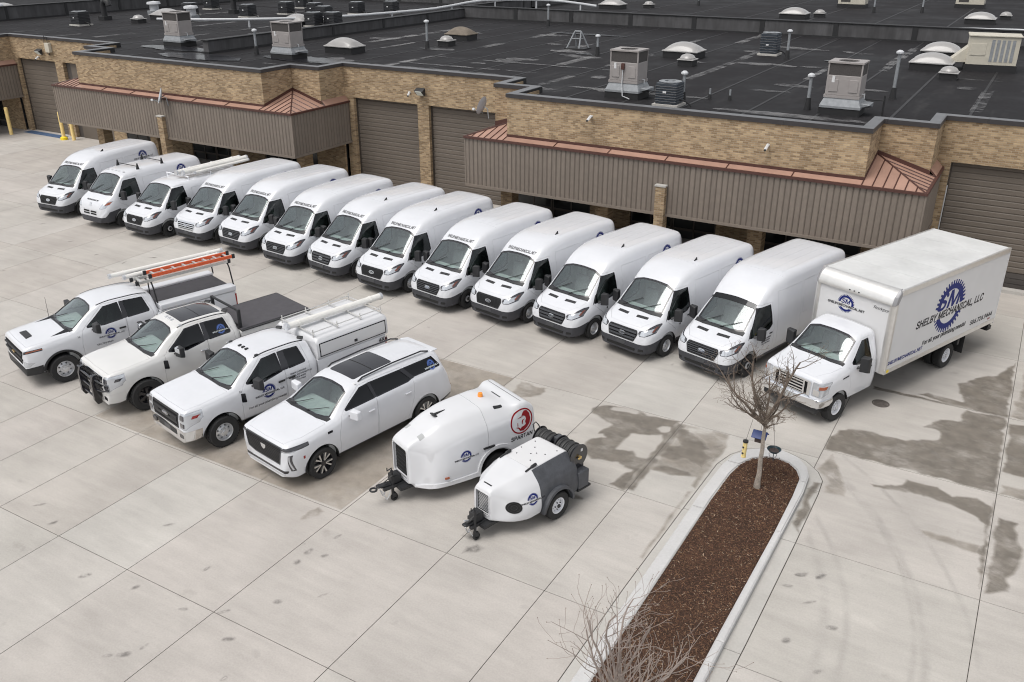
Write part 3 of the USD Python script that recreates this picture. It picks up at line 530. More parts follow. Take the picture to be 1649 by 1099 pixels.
def chips(n, lo, hi, seed):
    r = np.random.RandomState(seed); p = np.column_stack([r.uniform(-4.72, -3.1, n * 2), 19.65 - 13.5 * r.uniform(0, 1, n * 2) ** 1.2]); p = p[shapely.contains_xy(KI.buffer(-.02), p[:, 0], p[:, 1])][:n]; n = len(p)
    z = .075 + .06 * meshkit.fbm(np.column_stack([p * 1.2, p[:, :1] * 0]), 4, 2) + .03 * meshkit.fbm(np.column_stack([p * 9, p[:, :1] * 0]), 2, 4)
    L, w, a, ti = r.uniform(lo, hi, n), r.uniform(.006, .016, n), r.uniform(0, 6.28, n), r.uniform(-.5, .5, n)
    d = np.column_stack([np.cos(a) * np.cos(ti), np.sin(a) * np.cos(ti), np.sin(ti)]); s = np.column_stack([-np.sin(a), np.cos(a), r.uniform(-.5, .5, n)]); c = np.column_stack([p, z + .012])
    q = np.stack([c - d * L[:, None] / 2 - s * w[:, None] / 2, c + d * L[:, None] / 2 - s * w[:, None] / 2, c + d * L[:, None] / 2 + s * w[:, None] / 2, c - d * L[:, None] / 2 + s * w[:, None] / 2, c + np.array([0, 0, .008])], 1).reshape(-1, 3)
    b = np.arange(n)[:, None] * 5; ff = np.concatenate([b + np.array([[0, 1, 4]]), b + np.array([[1, 2, 4]]), b + np.array([[2, 3, 4]]), b + np.array([[3, 0, 4]])]); return trimesh.Trimesh(q, ff, process=False)
for nm, n, lo, hi, s in (("mulch_dark", 15000, .02, .07, 1), ("mulch_mid", 15000, .02, .07, 2), ("mulch_tan", 4200, .02, .07, 3), ("mulch_pale", 700, .02, .07, 4)): obj("mulch_chips", chips(n, lo, hi, s), nm, isl, kind="stuff")
# ---------------------------------------------------------------- bare trees
mat("bark_pale", (0.27, 0.235, 0.20), 0.9, var=0.25, vs=8, var2=0.25, vs2=45, bump=0.5, bs=40); mat("bark_twig", (0.12, 0.092, 0.072), 0.85, var=0.25, vs=10); mat("bark_twig_pale", (0.27, 0.225, 0.20), 0.85, var=0.2, vs=10); mat("bud", (0.21, 0.175, 0.14), 0.9)
def bare_tree(name, label, base, trunk, r0, seed, levels, spread, limbs, twig, dens=.95, up=.25):
    r = random.Random(seed); t = thing(name, label, "tree", None, base); T = np.array(trunk, float)
    s = np.linspace(0, 1, 12); P_ = np.column_stack([np.interp(s, np.linspace(0, 1, len(T)), T[:, k]) for k in range(3)]); P_[1:-1, :2] += np.array([[r.uniform(-.012, .012), r.uniform(-.012, .012)] for _ in range(10)])
    R_ = r0 * (1 - .55 * s); R_[0] *= 1.35; R_[1] *= 1.1; obj("trunk", tube(P_, R_, 14), "bark_pale", t, True)
    tubes, buds = [], []
    def grow(p, d, L, rad, lev):
        n = 9 if lev < 2 else 6; pts, d = [p], d / np.linalg.norm(d)
        for i in range(n):
            d = d + np.array([r.gauss(0, .13), r.gauss(0, .13), r.gauss(0, .10) + up * .12]); d /= np.linalg.norm(d); pts.append(pts[-1] + d * L / n)
        rr = np.linspace(rad, max(rad * .38, .003), n + 1); tubes.append(tube(pts, rr, 7 if lev < 2 else 4))
        if lev >= levels:
            if r.random() < .8: buds.append(pts[-1])
            return
        for i in range(1, n + 1):
            for _ in range(1 if lev else 1):
                if r.random() < (1.0 if lev < 2 else dens):
                    ax = np.cross(d, [r.gauss(0, 1), r.gauss(0, 1), r.gauss(0, 1)]); ax /= np.linalg.norm(ax) + 1e-9; q = d * math.cos(.75) + ax * math.sin(.75) * r.uniform(.7, 1.2)
                    grow(pts[i], q, L * r.uniform(.38, .68) * (1.0 - .3 * i / n), rr[i] * .55, lev + 1)
                elif lev >= levels - 1 and r.random() < .5: buds.append(pts[i])
    for pos, d, L, rad in limbs: grow(np.array(pos, float), np.array(d, float), L, rad, 1)
    for b in tubes[:len(limbs)]: pass
    obj("crown", tubes, twig, t, True)
    if buds:
        o = trimesh.creation.icosphere(0, .008); obj("buds", [move(o, b) for b in buds[:1500]], "bud", t, kind="stuff")
    return t
# near-top tree at the head of the island
TB = (-3.95, 18.16, .12)
fk = np.array([-.02, .12, 1.72])
limbs = [(fk * .93, (-.9, .15, .55), 1.6, .038), (fk, (-.55, .35, 1.0), 1.6, .042), (fk, (.10, .15, 1.3), 1.6, .048), (fk * .97, (.75, .1, .75), .85, .03), (fk * .9, (.45, -.5, .6), .75, .026), (fk * .9, (-.35, -.6, .7), .95, .028), (fk * 1.0, (-.2, .8, .8), 1.05, .032), (fk * .97, (.4, .7, .8), .85, .028), (fk * .95, (-.95, -.15, .25), 1.05, .028)]
bare_tree("bare_tree", "bare young tree at the head of the mulch island, hung with bird feeders", TB, [(0, 0, 0), (0.0, .03, .5), (-.01, .08, 1.1), fk, fk + (.03, .06, .35)], .064, 11, 4, .6, limbs, "bark_twig", dens=.62)
TB2 = (-3.64, 9.3, .12)
f2 = np.array([0, 0, 1.5]); r_ = random.Random(5); limbs2 = []
for k in range(10):
    a = 6.283 * k / 10 + r_.uniform(-.2, .2); limbs2.append((f2 * (.85 + .03 * (k % 6)), (math.cos(a) * r_.uniform(.35, .85), math.sin(a) * r_.uniform(.35, .85), 1.0), r_.uniform(1.3, 1.8), .026))
bare_tree("bare_tree", "bare tree at the near end of the mulch island, pale budding twigs", TB2, [(0, 0, 0), (.01, 0, .5), (0, .02, 1.0), f2, f2 + (0, 0, .3)], .075, 21, 3, .6, limbs2, "bark_twig_pale", up=.5, dens=.52)
# hanging things in the first tree
mat("feeder_yellow", (0.70, 0.56, 0.24), 0.45); mat("feeder_blue", (0.012, 0.035, 0.16), 0.4); mat("feeder_wood", (0.075, 0.055, 0.05), 0.8); mat("dish_green", (0.012, 0.035, 0.045), 0.35)
X = np.array(TB)
t = thing("bird_feeder", "pale yellow tube feeder with black lid hanging in the bare tree", "bird feeder", None, X + (-.47, .30, .55))
obj("tube", cyl((0, 0, 0), (.01, 0, .40), .052, 16), "feeder_yellow", t, 40); obj("lid", cyl((.01, 0, .39), (.01, 0, .43), .065, 16), "black_plastic", t, 40); obj("base_cap", cyl((0, 0, -.02), (0, 0, .01), .06, 16), "feeder_yellow", t, 40)
for z in (.10, .26): obj("port", cyl((-.03, -.06, z), (.0, -.03, z), .022, 10), "black_plastic", t, 40)
obj("hanger", cyl((.01, 0, .42), (.10, .05, 1.0), .004, 5), "black_plastic", t)
t = thing("bird_house", "bird house with dark blue roof hanging beside the tree trunk", "bird house", None, X + (-.16, .36, 1.02)); obj("walls", rbox(-.10, .10, -.09, .09, 0, .17, .01), "feeder_wood", t, 40)
for s in (1, -1): obj("roof_panel", hull([(-.16, 0, .27), (.16, 0, .27), (-.16, s * .15, .15), (.16, s * .15, .15)], .012), "feeder_blue", t, 40)
obj("hanger", cyl((0, 0, .27), (.03, -.02, .62), .004, 5), "black_plastic", t)
t = thing("bird_feeder", "dark green dish feeder on a hooked stem right of the tree trunk", "bird feeder", None, X + (.20, .36, .62)); obj("dish", lathe([(0, .24), (.10, .24), (.16, .30), (.165, .30), (.10, .225), (0, .225)], 20), "dish_green", t, 40); obj("seed_bed", cyl((0, 0, .24), (0, 0, .262), .115, 16), "feeder_wood", t); obj("stem", cyl((0, 0, 0), (0, 0, .23), .009, 6), "black_plastic", t)
for k in range(5): a = 1.2566 * k; obj("hook", tube([(0, 0, .05), (.07 * math.cos(a), .07 * math.sin(a), .02), (.14 * math.cos(a), .14 * math.sin(a), .05), (.15 * math.cos(a), .15 * math.sin(a), .11)], .006, 5), "black_plastic", t)
obj("hanger", cyl((0, 0, .28), (-.06, -.06, 1.0), .004, 5), "black_plastic", t)
mat("cover_iron", (0.12, 0.105, 0.095), 0.7, metal=0.3, var=0.3, vs=12)
t = thing("manhole_cover", "small dark round cover in the concrete beside the box truck", "manhole cover", None, (-2.2, 24.19, 0)); obj("rim", lathe([(.19, -.01), (.235, -.01), (.235, .006), (.19, .006), (.19, -.01)], 30), "cover_iron", t, 40); obj("plate", lathe([(0, -.01), (.185, -.01), (.185, .004), (0, .005)], 30), "cover_iron", t, 40)
# ---------------------------------------------------------------- brick warehouse
def brick_mat(name, axis, c1, c2, mortar):
    vec = {"y": [("sx.x", "cx.x"), ("sx.z", "cx.y")], "x": [("sx.y", "cx.x"), ("sx.z", "cx.y")]}[axis]
    MT[name] = usdkit.material(stage, f"/World/Looks/{name}", {"g": ("geometry", {}), "sx": ("separate_xyz", {}), "cx": ("combine_xyz", {}),
        "b": ("brick_texture", {"color1": c1, "color2": c2, "mortar": mortar, "scale": 1.0, "mortar_size": 0.006, "mortar_smooth": 0.2, "bias": 0.1, "brick_width": 0.215, "row_height": 0.072}),
        "n": ("noise_texture", {"scale": 0.8, "detail": 6.0, "roughness": 0.6}), "r": ("map_range", {"from_min": 0.3, "from_max": 0.7, "to_min": 0.82, "to_max": 1.14}), "m": ("mix", {"mix_type": "multiply", "fac": 1.0}),
        "mp": ("mapping", {"scale": (3.4, 3.4, 12.0)}), "wn": ("noise_texture", {"scale": 1.0, "detail": 2.0}), "r3": ("map_range", {"from_min": 0.35, "from_max": 0.65, "to_min": 0.90, "to_max": 1.10}), "m2": ("mix", {"mix_type": "multiply", "fac": 1.0}),
        "bp": ("bump", {"strength": 0.5, "distance": 0.012, "invert": True}), "p": ("principled_bsdf", {"roughness": 0.88, "specular_ior_level": 0.25})},
        [("g.position", "sx.vector"), *vec, ("cx.vector", "b.vector"), ("g.position", "n.vector"), ("n.fac", "r.value"), ("b.color", "m.color1"), ("r.result", "m.color2"), ("g.position", "mp.vector"), ("mp.vector", "wn.vector"), ("wn.fac", "r3.value"), ("m.color", "m2.color1"), ("r3.result", "m2.color2"), ("m2.color", "p.base_color"), ("b.fac", "bp.height"), ("bp.normal", "p.normal")], surface="p.BSDF")
BR = ((0.430, 0.318, 0.195), (0.225, 0.155, 0.092), (0.33, 0.28, 0.21))
brick_mat("brick_front", "y", *BR); brick_mat("brick_side", "x", *BR)
mat("coping_metal", (0.16, 0.162, 0.168), 0.45, metal=0.5, var=0.12, vs=1.5); mat("coping_edge", (0.028, 0.025, 0.026), 0.5)
mat("fascia_tan", (0.172, 0.143, 0.118), 0.6, var=0.06, vs=0.25, var2=0.08, vs2=5, rnd=0.07); mat("fascia_back", (0.10, 0.083, 0.068), 0.7)
mat("door_brown", (0.118, 0.098, 0.080), 0.6, var=0.08, vs=0.7, rnd=0.04); mat("door_dark", (0.055, 0.048, 0.044), 0.5, rnd=0.1); mat("copper_red", (0.325, 0.195, 0.148), 0.5, var=0.10, vs=1.2, rnd=0.07); mat("copper_dark", (0.060, 0.022, 0.016), 0.55)
mat("shop_dark", (0.012, 0.012, 0.013), 0.4); mat("shop_glass", (0.012, 0.014, 0.015), 0.08); mat("frame_brown", (0.05, 0.04, 0.032), 0.5)
MT["roof_membrane"] = usdkit.material(stage, "/World/Looks/roof_membrane", {
    "g": ("geometry", {}), "n1": ("noise_texture", {"scale": 0.25, "detail": 6.0, "roughness": 0.62}), "n2": ("noise_texture", {"scale": 9.0, "detail": 5.0, "roughness": 0.7}), "mp": ("mapping", {"scale": (1.6, 0.22, 1.0)}), "n3": ("noise_texture", {"scale": 1.0, "detail": 6.0, "roughness": 0.6}),
    "r1": ("map_range", {"from_min": 0.3, "from_max": 0.7, "to_min": 0.7, "to_max": 1.35}), "r2": ("map_range", {"from_min": 0.3, "from_max": 0.7, "to_min": 0.8, "to_max": 1.2}), "r3": ("map_range", {"from_min": 0.56, "from_max": 0.78, "to_min": 0, "to_max": 0.5, "clamp": True}),
    "a": ("math", {"math_type": "multiply"}), "m": ("mix", {"mix_type": "multiply", "fac": 1.0, "color1": (0.0125, 0.0118, 0.0130)}), "s": ("mix", {"mix_type": "mix", "color2": (0.050, 0.048, 0.048)}), "rg": ("map_range", {"from_min": 0.35, "from_max": 0.65, "to_min": 0.62, "to_max": 0.92}), "bp": ("bump", {"strength": 0.3, "distance": 0.02}), "p": ("principled_bsdf", {"specular_ior_level": 0.18})},
    [("g.position", "n1.vector"), ("g.position", "n2.vector"), ("g.position", "mp.vector"), ("mp.vector", "n3.vector"), ("n1.fac", "r1.value"), ("n2.fac", "r2.value"), ("n3.fac", "r3.value"), ("r1.result", "a.value1"), ("r2.result", "a.value2"), ("a.value", "m.color2"), ("r3.result", "s.fac"), ("m.color", "s.color1"), ("s.color", "p.base_color"), ("n1.fac", "rg.value"), ("rg.result", "p.roughness"), ("n2.fac", "bp.height"), ("bp.normal", "p.normal")], surface="p.BSDF")
mat("roof_seam", (0.012, 0.0115, 0.0125), 0.6, var=0.3, vs=1.0); overlay("roof_chalk", (0.16, 0.157, 0.157), 0.7, 0.42, 0.72, 0.9, 0.7); overlay("roof_wet", (0.012, 0.012, 0.014), 0.18, 0.2, 0.5, 1.0, 0.8)
mat("firewall_grey", (0.055, 0.054, 0.056), 0.8, var=0.35, vs=0.7, var2=0.25, vs2=3, stretch=(1, 1, .25)); mat("firewall_black", (0.011, 0.011, 0.012), 0.6)
mat("acrylic_dome", (0.29, 0.282, 0.275), 0.3, var=0.05, vs=3, coat=0.3); mat("dome_frame", (0.33, 0.322, 0.315), 0.5); mat("unit_beige", (0.27, 0.25, 0.243), 0.5, var=0.06, vs=3); mat("unit_cream", (0.46, 0.43, 0.36), 0.5, var=0.06, vs=3); mat("unit_coil", (0.05, 0.045, 0.043), 0.7, var=0.25, vs=25); mat("galvanised", (0.25, 0.262, 0.275), 0.5, metal=0.3, var=0.15, vs=6); mat("condenser_black", (0.016, 0.017, 0.019), 0.5); mat("condenser_blue", (0.025, 0.032, 0.042), 0.45); mat("pipe_white", (0.46, 0.47, 0.485), 0.5); mat("tarp_brown", (0.15, 0.125, 0.098), 0.8, var=0.2, vs=4, bump=0.5, bs=9); mat("dish_grey", (0.38, 0.40, 0.43), 0.5)
mat("lamp_glass", (0.55, 0.56, 0.50), 0.2)
YW, YM, YF, YC, ZT, ZR = 35.60, 33.80, 31.78, 31.35, 6.05, 5.80
WH = thing("warehouse", "long tan brick warehouse with black flat roof, brown roll doors and ribbed canopies", "building", None, (0, 0, 0))
BAYS = [(-75.4, -58.05), (-48.0, -30.55), (-20.60, -2.95)]       # projecting fronts (outer step) in x
XW0, XW1 = -92.0, 22.0
def stepped(b): return [(b[0], YM), (b[0] + 1.75, YF), (b[1] - 1.8, YF), (b[1], YM)]
# footprint outline of the parapet (front side), west to east
out = [(XW0, YW)]
for b0, b1 in BAYS: out += [(b0, YW), (b0, YM), (b0 + 1.8, YM), (b0 + 1.8, YF), (b1 - 1.8, YF), (b1 - 1.8, YM), (b1, YM), (b1, YW)]
out += [(XW1, YW)]
FOOT = Polygon(out + [(XW1, 63.0), (XW0, 63.0)])
holes = [(-57.6, -53.8, 4.62), (-53.05, -49.3, 4.62), (-30.02, -26.08, 4.42), (-25.43, -21.4, 4.42), (-2.47, 1.45, 4.44), (2.15, 6.1, 4.44)]
TH = .38
def wall_seg(p, q, z0, z1):
    (xa, ya), (xb, yb) = p, q
    if abs(ya - yb) < 1e-6:       # faces -y
        m = mbox(min(xa, xb), max(xa, xb), ya, ya + TH, z0, z1)
        if abs(ya - YW) < 1e-6:
            for h0, h1, hz in holes:
                if h1 > min(xa, xb) and h0 < max(xa, xb): m = m - mbox(h0, h1, ya - 1, ya + 1, -1, hz)
        return m, "brick_front"
    east = yb > ya                                                        # walking east: going back means the face looks +x
    m = mbox(xa - TH, xa, ya + TH, max(yb, ya) , z0, z1) if east else mbox(xa, xa + TH, yb + TH, ya, z0, z1)
    return m, "brick_side"
for p, q in zip(out[:-1], out[1:]):
    base = 0.0 if abs(p[1] - YW) < 1e-6 and abs(q[1] - YW) < 1e-6 else 3.95
    m, mt = wall_seg(p, q, base, ZT - .11); obj("brick_wall", m, mt, WH)
# coping along the parapet: light top, dark front drip edge
line = LineString(out); inner = FOOT.buffer(-.34, join_style=2); cop = FOOT.buffer(.035, join_style=2).difference(inner).intersection(sbox(XW0, 30, XW1, 36.1))
ed = FOOT.buffer(.05, join_style=2).difference(FOOT.buffer(.0, join_style=2)).intersection(sbox(XW0 + .1, 30, XW1 - .1, 35.8))
joints = sorted(set([XW0] + [b for bb in BAYS for b in bb] + list(np.arange(-90, 22, 3.05)) + [XW1]))
for a, b in zip(joints[:-1], joints[1:]):
    for nm, pl, z0, z1, mt in (("coping", cop, ZT - .02, ZT + .012, "coping_metal"), ("drip_edge", ed, ZT - .15, ZT + .004, "coping_edge")):
        q = pl.intersection(sbox(a + .003, 30, b - .003, 40))
        if q.area > .003: obj(nm, m3.Manifold.extrude(cross(q), z1 - z0).translate([0, 0, z0]), mt, WH)
inn = FOOT.buffer(-.30, join_style=2).difference(FOOT.buffer(-.342, join_style=2)).intersection(sbox(XW0 + 1, 30, XW1 - 1, 36.2)); obj("parapet_flashing", m3.Manifold.extrude(cross(inn), ZT - .03 - ZR).translate([0, 0, ZR]), "firewall_black", WH)
# ---- canopies
def seam_roof(root, quad_pts, n, along):   # panels between p0-p1 (eave) and p3-p2 (wall), split n times
    p = np.array(quad_pts, float)
    for k in range(n):
        a, b = k / n, (k + 1) / n; e0, e1 = p[0] + (p[1] - p[0]) * a, p[0] + (p[1] - p[0]) * b; w0, w1 = p[3] + (p[2] - p[3]) * a, p[3] + (p[2] - p[3]) * b
        g = .004; h = m3.Manifold.hull_points([tuple(x + np.array([0, 0, dz])) for x in (e0, e1, w0, w1) for dz in (0, -.03)]); obj("roof_panel", h, "copper_red", root)
        u = (w0 - e0); obj("standing_seam", tube([e0 + [0, 0, .012], w0 + [0, 0, .012]], .022, 4), "copper_dark", root)
def canopy(b0, b1, full=True, label="canopy"):
    c = thing("canopy", parent=WH); x0, x1, zb, zt = b0 + .0, b1 + .25, 2.14, 4.22
    # fascia: backing and one batten after another, front and ends
    obj("fascia_back", bx(x0, x1, YC + .03, YC + .09, zb + .10, zt - .06), "fascia_back", c)
    n = int((x1 - x0) / .205); st = (x1 - x0) / n
    for k in range(n): obj("fascia_batten", m3.Manifold.hull_points([(x0 + st * (k + f), YC + d, z) for f, d in ((.05, .03), (.14, .008), (.80, .008), (.89, .03)) for z in (zb + .10, zt - .06)]), "fascia_tan", c)
    for xe, s in ((x1, 1), (x0, -1)):
        obj("fascia_back", bx(*sorted((xe - s * .09, xe - s * .03)), YC + .09, YW, zb + .10, zt - .06), "fascia_back", c); m = int((YW - YC - .1) / .205); sy = (YW - YC - .1) / m
        for k in range(m): obj("fascia_batten", m3.Manifold.hull_points([(xe - s * d, YC + .05 + sy * (k + f), z) for f, d in ((.05, .03), (.14, .008), (.80, .008), (.89, .03)) for z in (zb + .10, zt - .06)]), "fascia_tan", c)
    obj("bottom_trim", [bx(x0 - .02, x1 + .02, YC - .02, YC + .08, zb, zb + .10), bx(x1 - .08, x1 + .02, YC + .08, YW, zb, zb + .10), bx(x0 - .02, x0 + .08, YC + .08, YW, zb, zb + .10)], "fascia_tan", c)
    obj("top_trim", [bx(x0 - .05, x1 + .05, YC - .05, YC + .05, zt - .06, zt + .03), bx(x1 - .05, x1 + .05, YC + .05, YW, zt - .06, zt + .03), bx(x0 - .05, x0 + .05, YC + .05, YW, zt - .06, zt + .03)], "copper_dark", c)
    [obj("corner_trim", bx(xe - .03, xe + .03, YC - .012, YC + .05, zb + .1, zt - .06), "fascia_tan", c) for xe in (x0, x1)]; obj("soffit", bx(x0, x1, YC + .1, YW, zb + .02, zb + .06), "frame_brown", c)
    bl, br = b0 + 1.8, b1 - 1.8; k1 = (YF - YC) * .25; zw = zt + k1
    npan = int(round((br - bl) / 2.35)); seam_roof(c, [(bl, YC, zt), (br, YC, zt), (br, YF, zw), (bl, YF, zw)], npan, 0)
    km = zt + .62; ks = .26
    for s, xc, xe, xs_ in ((1, br, x1, b1), (-1, bl, x0, b0)):      # hipped corner: front slope, end slope, and the flat strip beside the step
        H = np.array([xc, YM - .0, km]); C = np.array([xe, YC, zt]); F0 = np.array([xc, YC, zt]); E1 = np.array([xe, YM, zt]);
        nn = 6
        for k in range(nn):
            a, b = k / nn, (k + 1) / nn; e0, e1 = F0 + (C - F0) * a, F0 + (C - F0) * b; t0, t1 = H + (C - H) * a, H + (C - H) * b
            obj("roof_panel", m3.Manifold.hull_points([tuple(np.array(x) + [0, 0, dz]) for x in (e0, e1, t0, t1) for dz in (.0, -.04)]), "copper_red", c); obj("standing_seam", tube([e0 + [0, 0, .012], t0 + [0, 0, .012]], .022, 4), "copper_dark", c)
            g0, g1 = E1 + (C - E1) * a, E1 + (C - E1) * b; obj("roof_panel", m3.Manifold.hull_points([tuple(np.array(x) + [0, 0, dz]) for x in (g0, g1, t0, t1) for dz in (.0, -.04)]), "copper_red", c); obj("standing_seam", tube([g0 + [0, 0, .012], t0 + [0, 0, .012]], .022, 4), "copper_dark", c)
        obj("hip_cap", tube([C + [0, 0, .015], H + [0, 0, .015]], .03, 4), "copper_dark", c)
        J = np.array([xs_, YM, zt + ks]); seam_roof(c, [tuple(E1), (xe, YW, zt), (xs_, YW, zt + ks), tuple(J)] if s > 0 else [(xe, YW, zt), tuple(E1), tuple(J), (xs_, YW, zt + ks)], 1, 0)
        zs = zt + .10; zf = zt + .62 * (YF - YC) / (YM - YC)
        obj("wall_flashing", m3.Manifold.hull_points([(x, y, z + d) for x, z in ((xc, km), (xs_, zs)) for y in (YM - .02, YM - .004) for d in (-.05, .13)]), "copper_dark", c); obj("wall_flashing", m3.Manifold.hull_points([(x, y, z + d) for y, z in ((YM - .02, km), (YF, zf)) for x in (xc + s * .004, xc + s * .02) for d in (-.05, .13)]), "copper_dark", c)
    obj("wall_flashing", bx(bl, br, YF - .02, YF - .003, zw - .05, zw + .10), "copper_dark", c)
    # brick piers carrying it, one rising in front of the fascia
    xm = (b0 + b1) / 2
    for xp in (b0 + 1.0, b0 + 5.6, b1 - 5.6, b1 - 1.0): obj("brick_pier", bx(xp - .28, xp + .28, YC + 1.7, YC + 2.28, 0, zb + .02), "brick_front", c)
    obj("brick_pier", bx(xm - .19, xm + .19, YC - .20, YC + .22, 0, 3.30), "brick_front", c); obj("pier_cap", bx(xm - .22, xm + .22, YC - .23, YC + .0, 3.30, 3.36), "gutter_concrete", c)
    # dark shop fronts behind
    yb = YW - .10; w0, w1 = b0 + .1, b1 - .1; obj("shop_wall", bx(w0, w1, yb, yb + .08, 0, zb + .3), "shop_dark", c); nb = 9
    for k in range(nb):
        a, b = w0 + (w1 - w0) * k / nb, w0 + (w1 - w0) * (k + 1) / nb
        if k % 3 == 2: obj("brick_wall", bx(a, b, yb - .12, yb - .002, 0, zb + .02), "brick_front", c)
        else:
            g = obj("shop_window", bx(a + .08, b - .08, yb - .05, yb - .02, .45, zb - .02), "shop_glass", c); obj("window_frame", [bx(a + .02, a + .08, yb - .07, yb, .0, zb), bx(b - .08, b - .02, yb - .07, yb, .0, zb), bx((a + b) / 2 - .03, (a + b) / 2 + .03, yb - .07, yb - .02, .0, zb), bx(a + .08, b - .08, yb - .07, yb - .01, .36, .45)], "frame_brown", c)
    return c
cans = [canopy(*b) for b in BAYS]
# ---- roll doors
def roll_door(x0, x1, zt, big=.46, zbot=0.0, fine=False):
    d = thing("roll_door", parent=WH); y = YW + .26; z = zbot; k = 0; h = .30 if not fine else .215
    while z < zt - .01:
        z1 = min(z + h, zt); mt = "door_brown"
        obj("door_slat", m3.Manifold.hull_points([(x, y + d_, zz) for x in (x0, x1) for zz, d_ in ((z + .004, .0), (z + .035, -.022), (z1 - .03, -.022), (z1 - .004, .0), (z + .004, .03), (z1 - .004, .03))]), mt, d); z = z1; k += 1
    obj("door_backing", bx(x0, x1, y + .031, y + .08, zbot, zt), "frame_brown", d)
    return d
for x0, x1, zt_ in holes:
    if x0 == -53.05: continue
    right = x0 > -3; roll_door(x0, x1, zt_, zbot=.62 if right else 0.0, fine=x0 > -40)
    if right:
        d = thing("dock_opening", parent=WH)
        for k in range(3): obj("dock_slat", bx(x0, x1, YW + .24, YW + .32, .01 + .205 * k, .20 + .205 * k), "door_dark", d)
    s = thing("door_frame", parent=WH); obj("jamb", bx(x0 - .001, x0 + .06, YW + .18, YW + .36, 0, zt_), "frame_brown", s); obj("jamb", bx(x1 - .06, x1 + .001, YW + .18, YW + .36, 0, zt_), "frame_brown", s)
obj("dock_kerb", bx(-2.9, 8.0, YW - .32, YW - .02, -.02, .13), "gutter_concrete", WH)
obj("wall_panel", bx(-53.0, -52.55, YW + .2, YW + .3, 0, 4.6), "door_dark", WH); obj("wall_panel", bx(-52.54, -49.4, YW + .16, YW + .3, 0, 4.6), "door_brown", WH)
for xb in (-2.62,): obj("door_chain", cyl((xb + .18, YW - .03, 1.9), (xb + .18, YW - .03, 3.6), .018, 5), "pipe_white", WH)
# ---- roof decks and fire walls
deck = thing("roof_deck", parent=WH); RP = FOOT.buffer(-.30, join_style=2)
obj("membrane", [m3.Manifold.extrude(cross(RP), .2).translate([0, 0, ZR - .2])], "roof_membrane", deck)
obj("membrane", bx(XW0, 30, 63.0, 150, ZR - .35, ZR - .0), "roof_membrane", deck)
for k in range(36):       # laps of the roofing sheets, each a raised edge
    x = -68.5 + 2.45 * k
    if -90 < x < 20: obj("sheet_lap", [m3.Manifold.extrude(cross(sbox(x, 32, x + .10, 62.1).intersection(RP)), .012).translate([0, 0, ZR])], "roof_seam", deck)
for x in np.arange(-66, 24, 4.9): obj("sheet_lap", bx(x, x + .12, 62.9, 150, ZR, ZR + .014), "roof_seam", deck)
def fire_wall(x0, x1, y0, y1, z, nm="fire_wall"):
    w = thing(nm, parent=WH); along = x1 - x0 > y1 - y0; L = (x1 - x0) if along else (y1 - y0); n = max(1, int(L / 4.7)); st = L / n
    for k in range(n):
        a, b = k * st, (k + 1) * st
        if along: obj("wall_panel", bx(x0 + a + .02, x0 + b - .02, y0, y1, ZR - .05, z), "firewall_grey", w); obj("panel_joint", bx(x0 + b - .22, x0 + b + .10, y0 - .03, y1 + .03, ZR - .05, z + .02), "firewall_black", w)
        else: obj("wall_panel", bx(x0, x1, y0 + a + .02, y0 + b - .02, ZR - .05, z), "firewall_grey", w); obj("panel_joint", bx(x0 - .03, x1 + .03, y0 + b - .15, y0 + b + .05, ZR - .05, z + .02), "firewall_black", w)
    obj("wall_cap", bx(x0 - .05, x1 + .05, y0 - .05, y1 + .05, z + .02, z + .07), "firewall_black", w)
    obj("base_flashing", bx(x0 - .10, x1 + .10, y0 - .10, y1 + .10, ZR - .02, ZR + .10), "firewall_black", w)
fire_wall(-40.75, 30, 62.3, 62.7, 6.66); fire_wall(-41.15, -40.75, 36.3, 62.7, 6.45); fire_wall(-70.2, -69.8, 33, 73.5, 6.75); fire_wall(-69.8, -41, 73.5, 73.9, 6.7); fire_wall(-41.4, -41.0, 62.7, 120, 6.6); fire_wall(-60, 40, 112, 112.4, 6.9)
mat("roof_puddle", (0.010, 0.010, 0.012), 0.08)
# chalky wear and ponding, flat on the membrane
rq = random.Random(12); chalk = []
def rsheet(poly, mt, z, nm="roof_wear"): 
    s = sheet(poly.intersection(RP.buffer(-.1)), z); 
    if s: obj(nm, s, mt, deck)
for k in range(46):
    x = -68.5 + 2.45 * rq.randint(3, 30) + rq.uniform(-.1, .1); y = rq.uniform(34, 58); L = rq.uniform(1.5, 7); rsheet(sbox(x - .12, y, x + rq.uniform(.15, .5), y + L), "roof_chalk", ZR + .016 + .0002 * k)
for k in range(40):
    x, y = rq.uniform(-40, 0), rq.uniform(33.5, 56); rsheet(wobble(affinity.scale(Point(x, y).buffer(1, 8), rq.uniform(.3, 1.6), rq.uniform(.15, .5)).exterior.coords, .08, .15, k), "roof_chalk", ZR + .026 + .0002 * k)
for x, y, a, b in ((-28.5, 36.0, 3.5, .16), (-27, 37.4, 4.5, .14), (-25.5, 38.8, 4.2, .16), (-24.5, 36.6, 3.4, .12), (-24, 41.5, 5, .12), (-15, 36, 3.2, .25), (-8, 34, 3, .35)): rsheet(wobble(affinity.scale(Point(x, y).buffer(1, 12), a, b).exterior.coords, .06, .2, int(x * 3) % 50), "roof_chalk", ZR + .036)
for x, y, a, b in ((-34, 37, 3.2, .9), (-40, 35, 3, 1.0), (-9.5, 50.5, 1.0, .25), (-22.5, 46.5, .5, .2), (-27, 56, 3, .3), (-44, 37, 3, .8)): rsheet(wobble(affinity.scale(Point(x, y).buffer(1, 12), a, b).exterior.coords, .1, .2, int(x * 3) % 50), "roof_wet", ZR + .04)
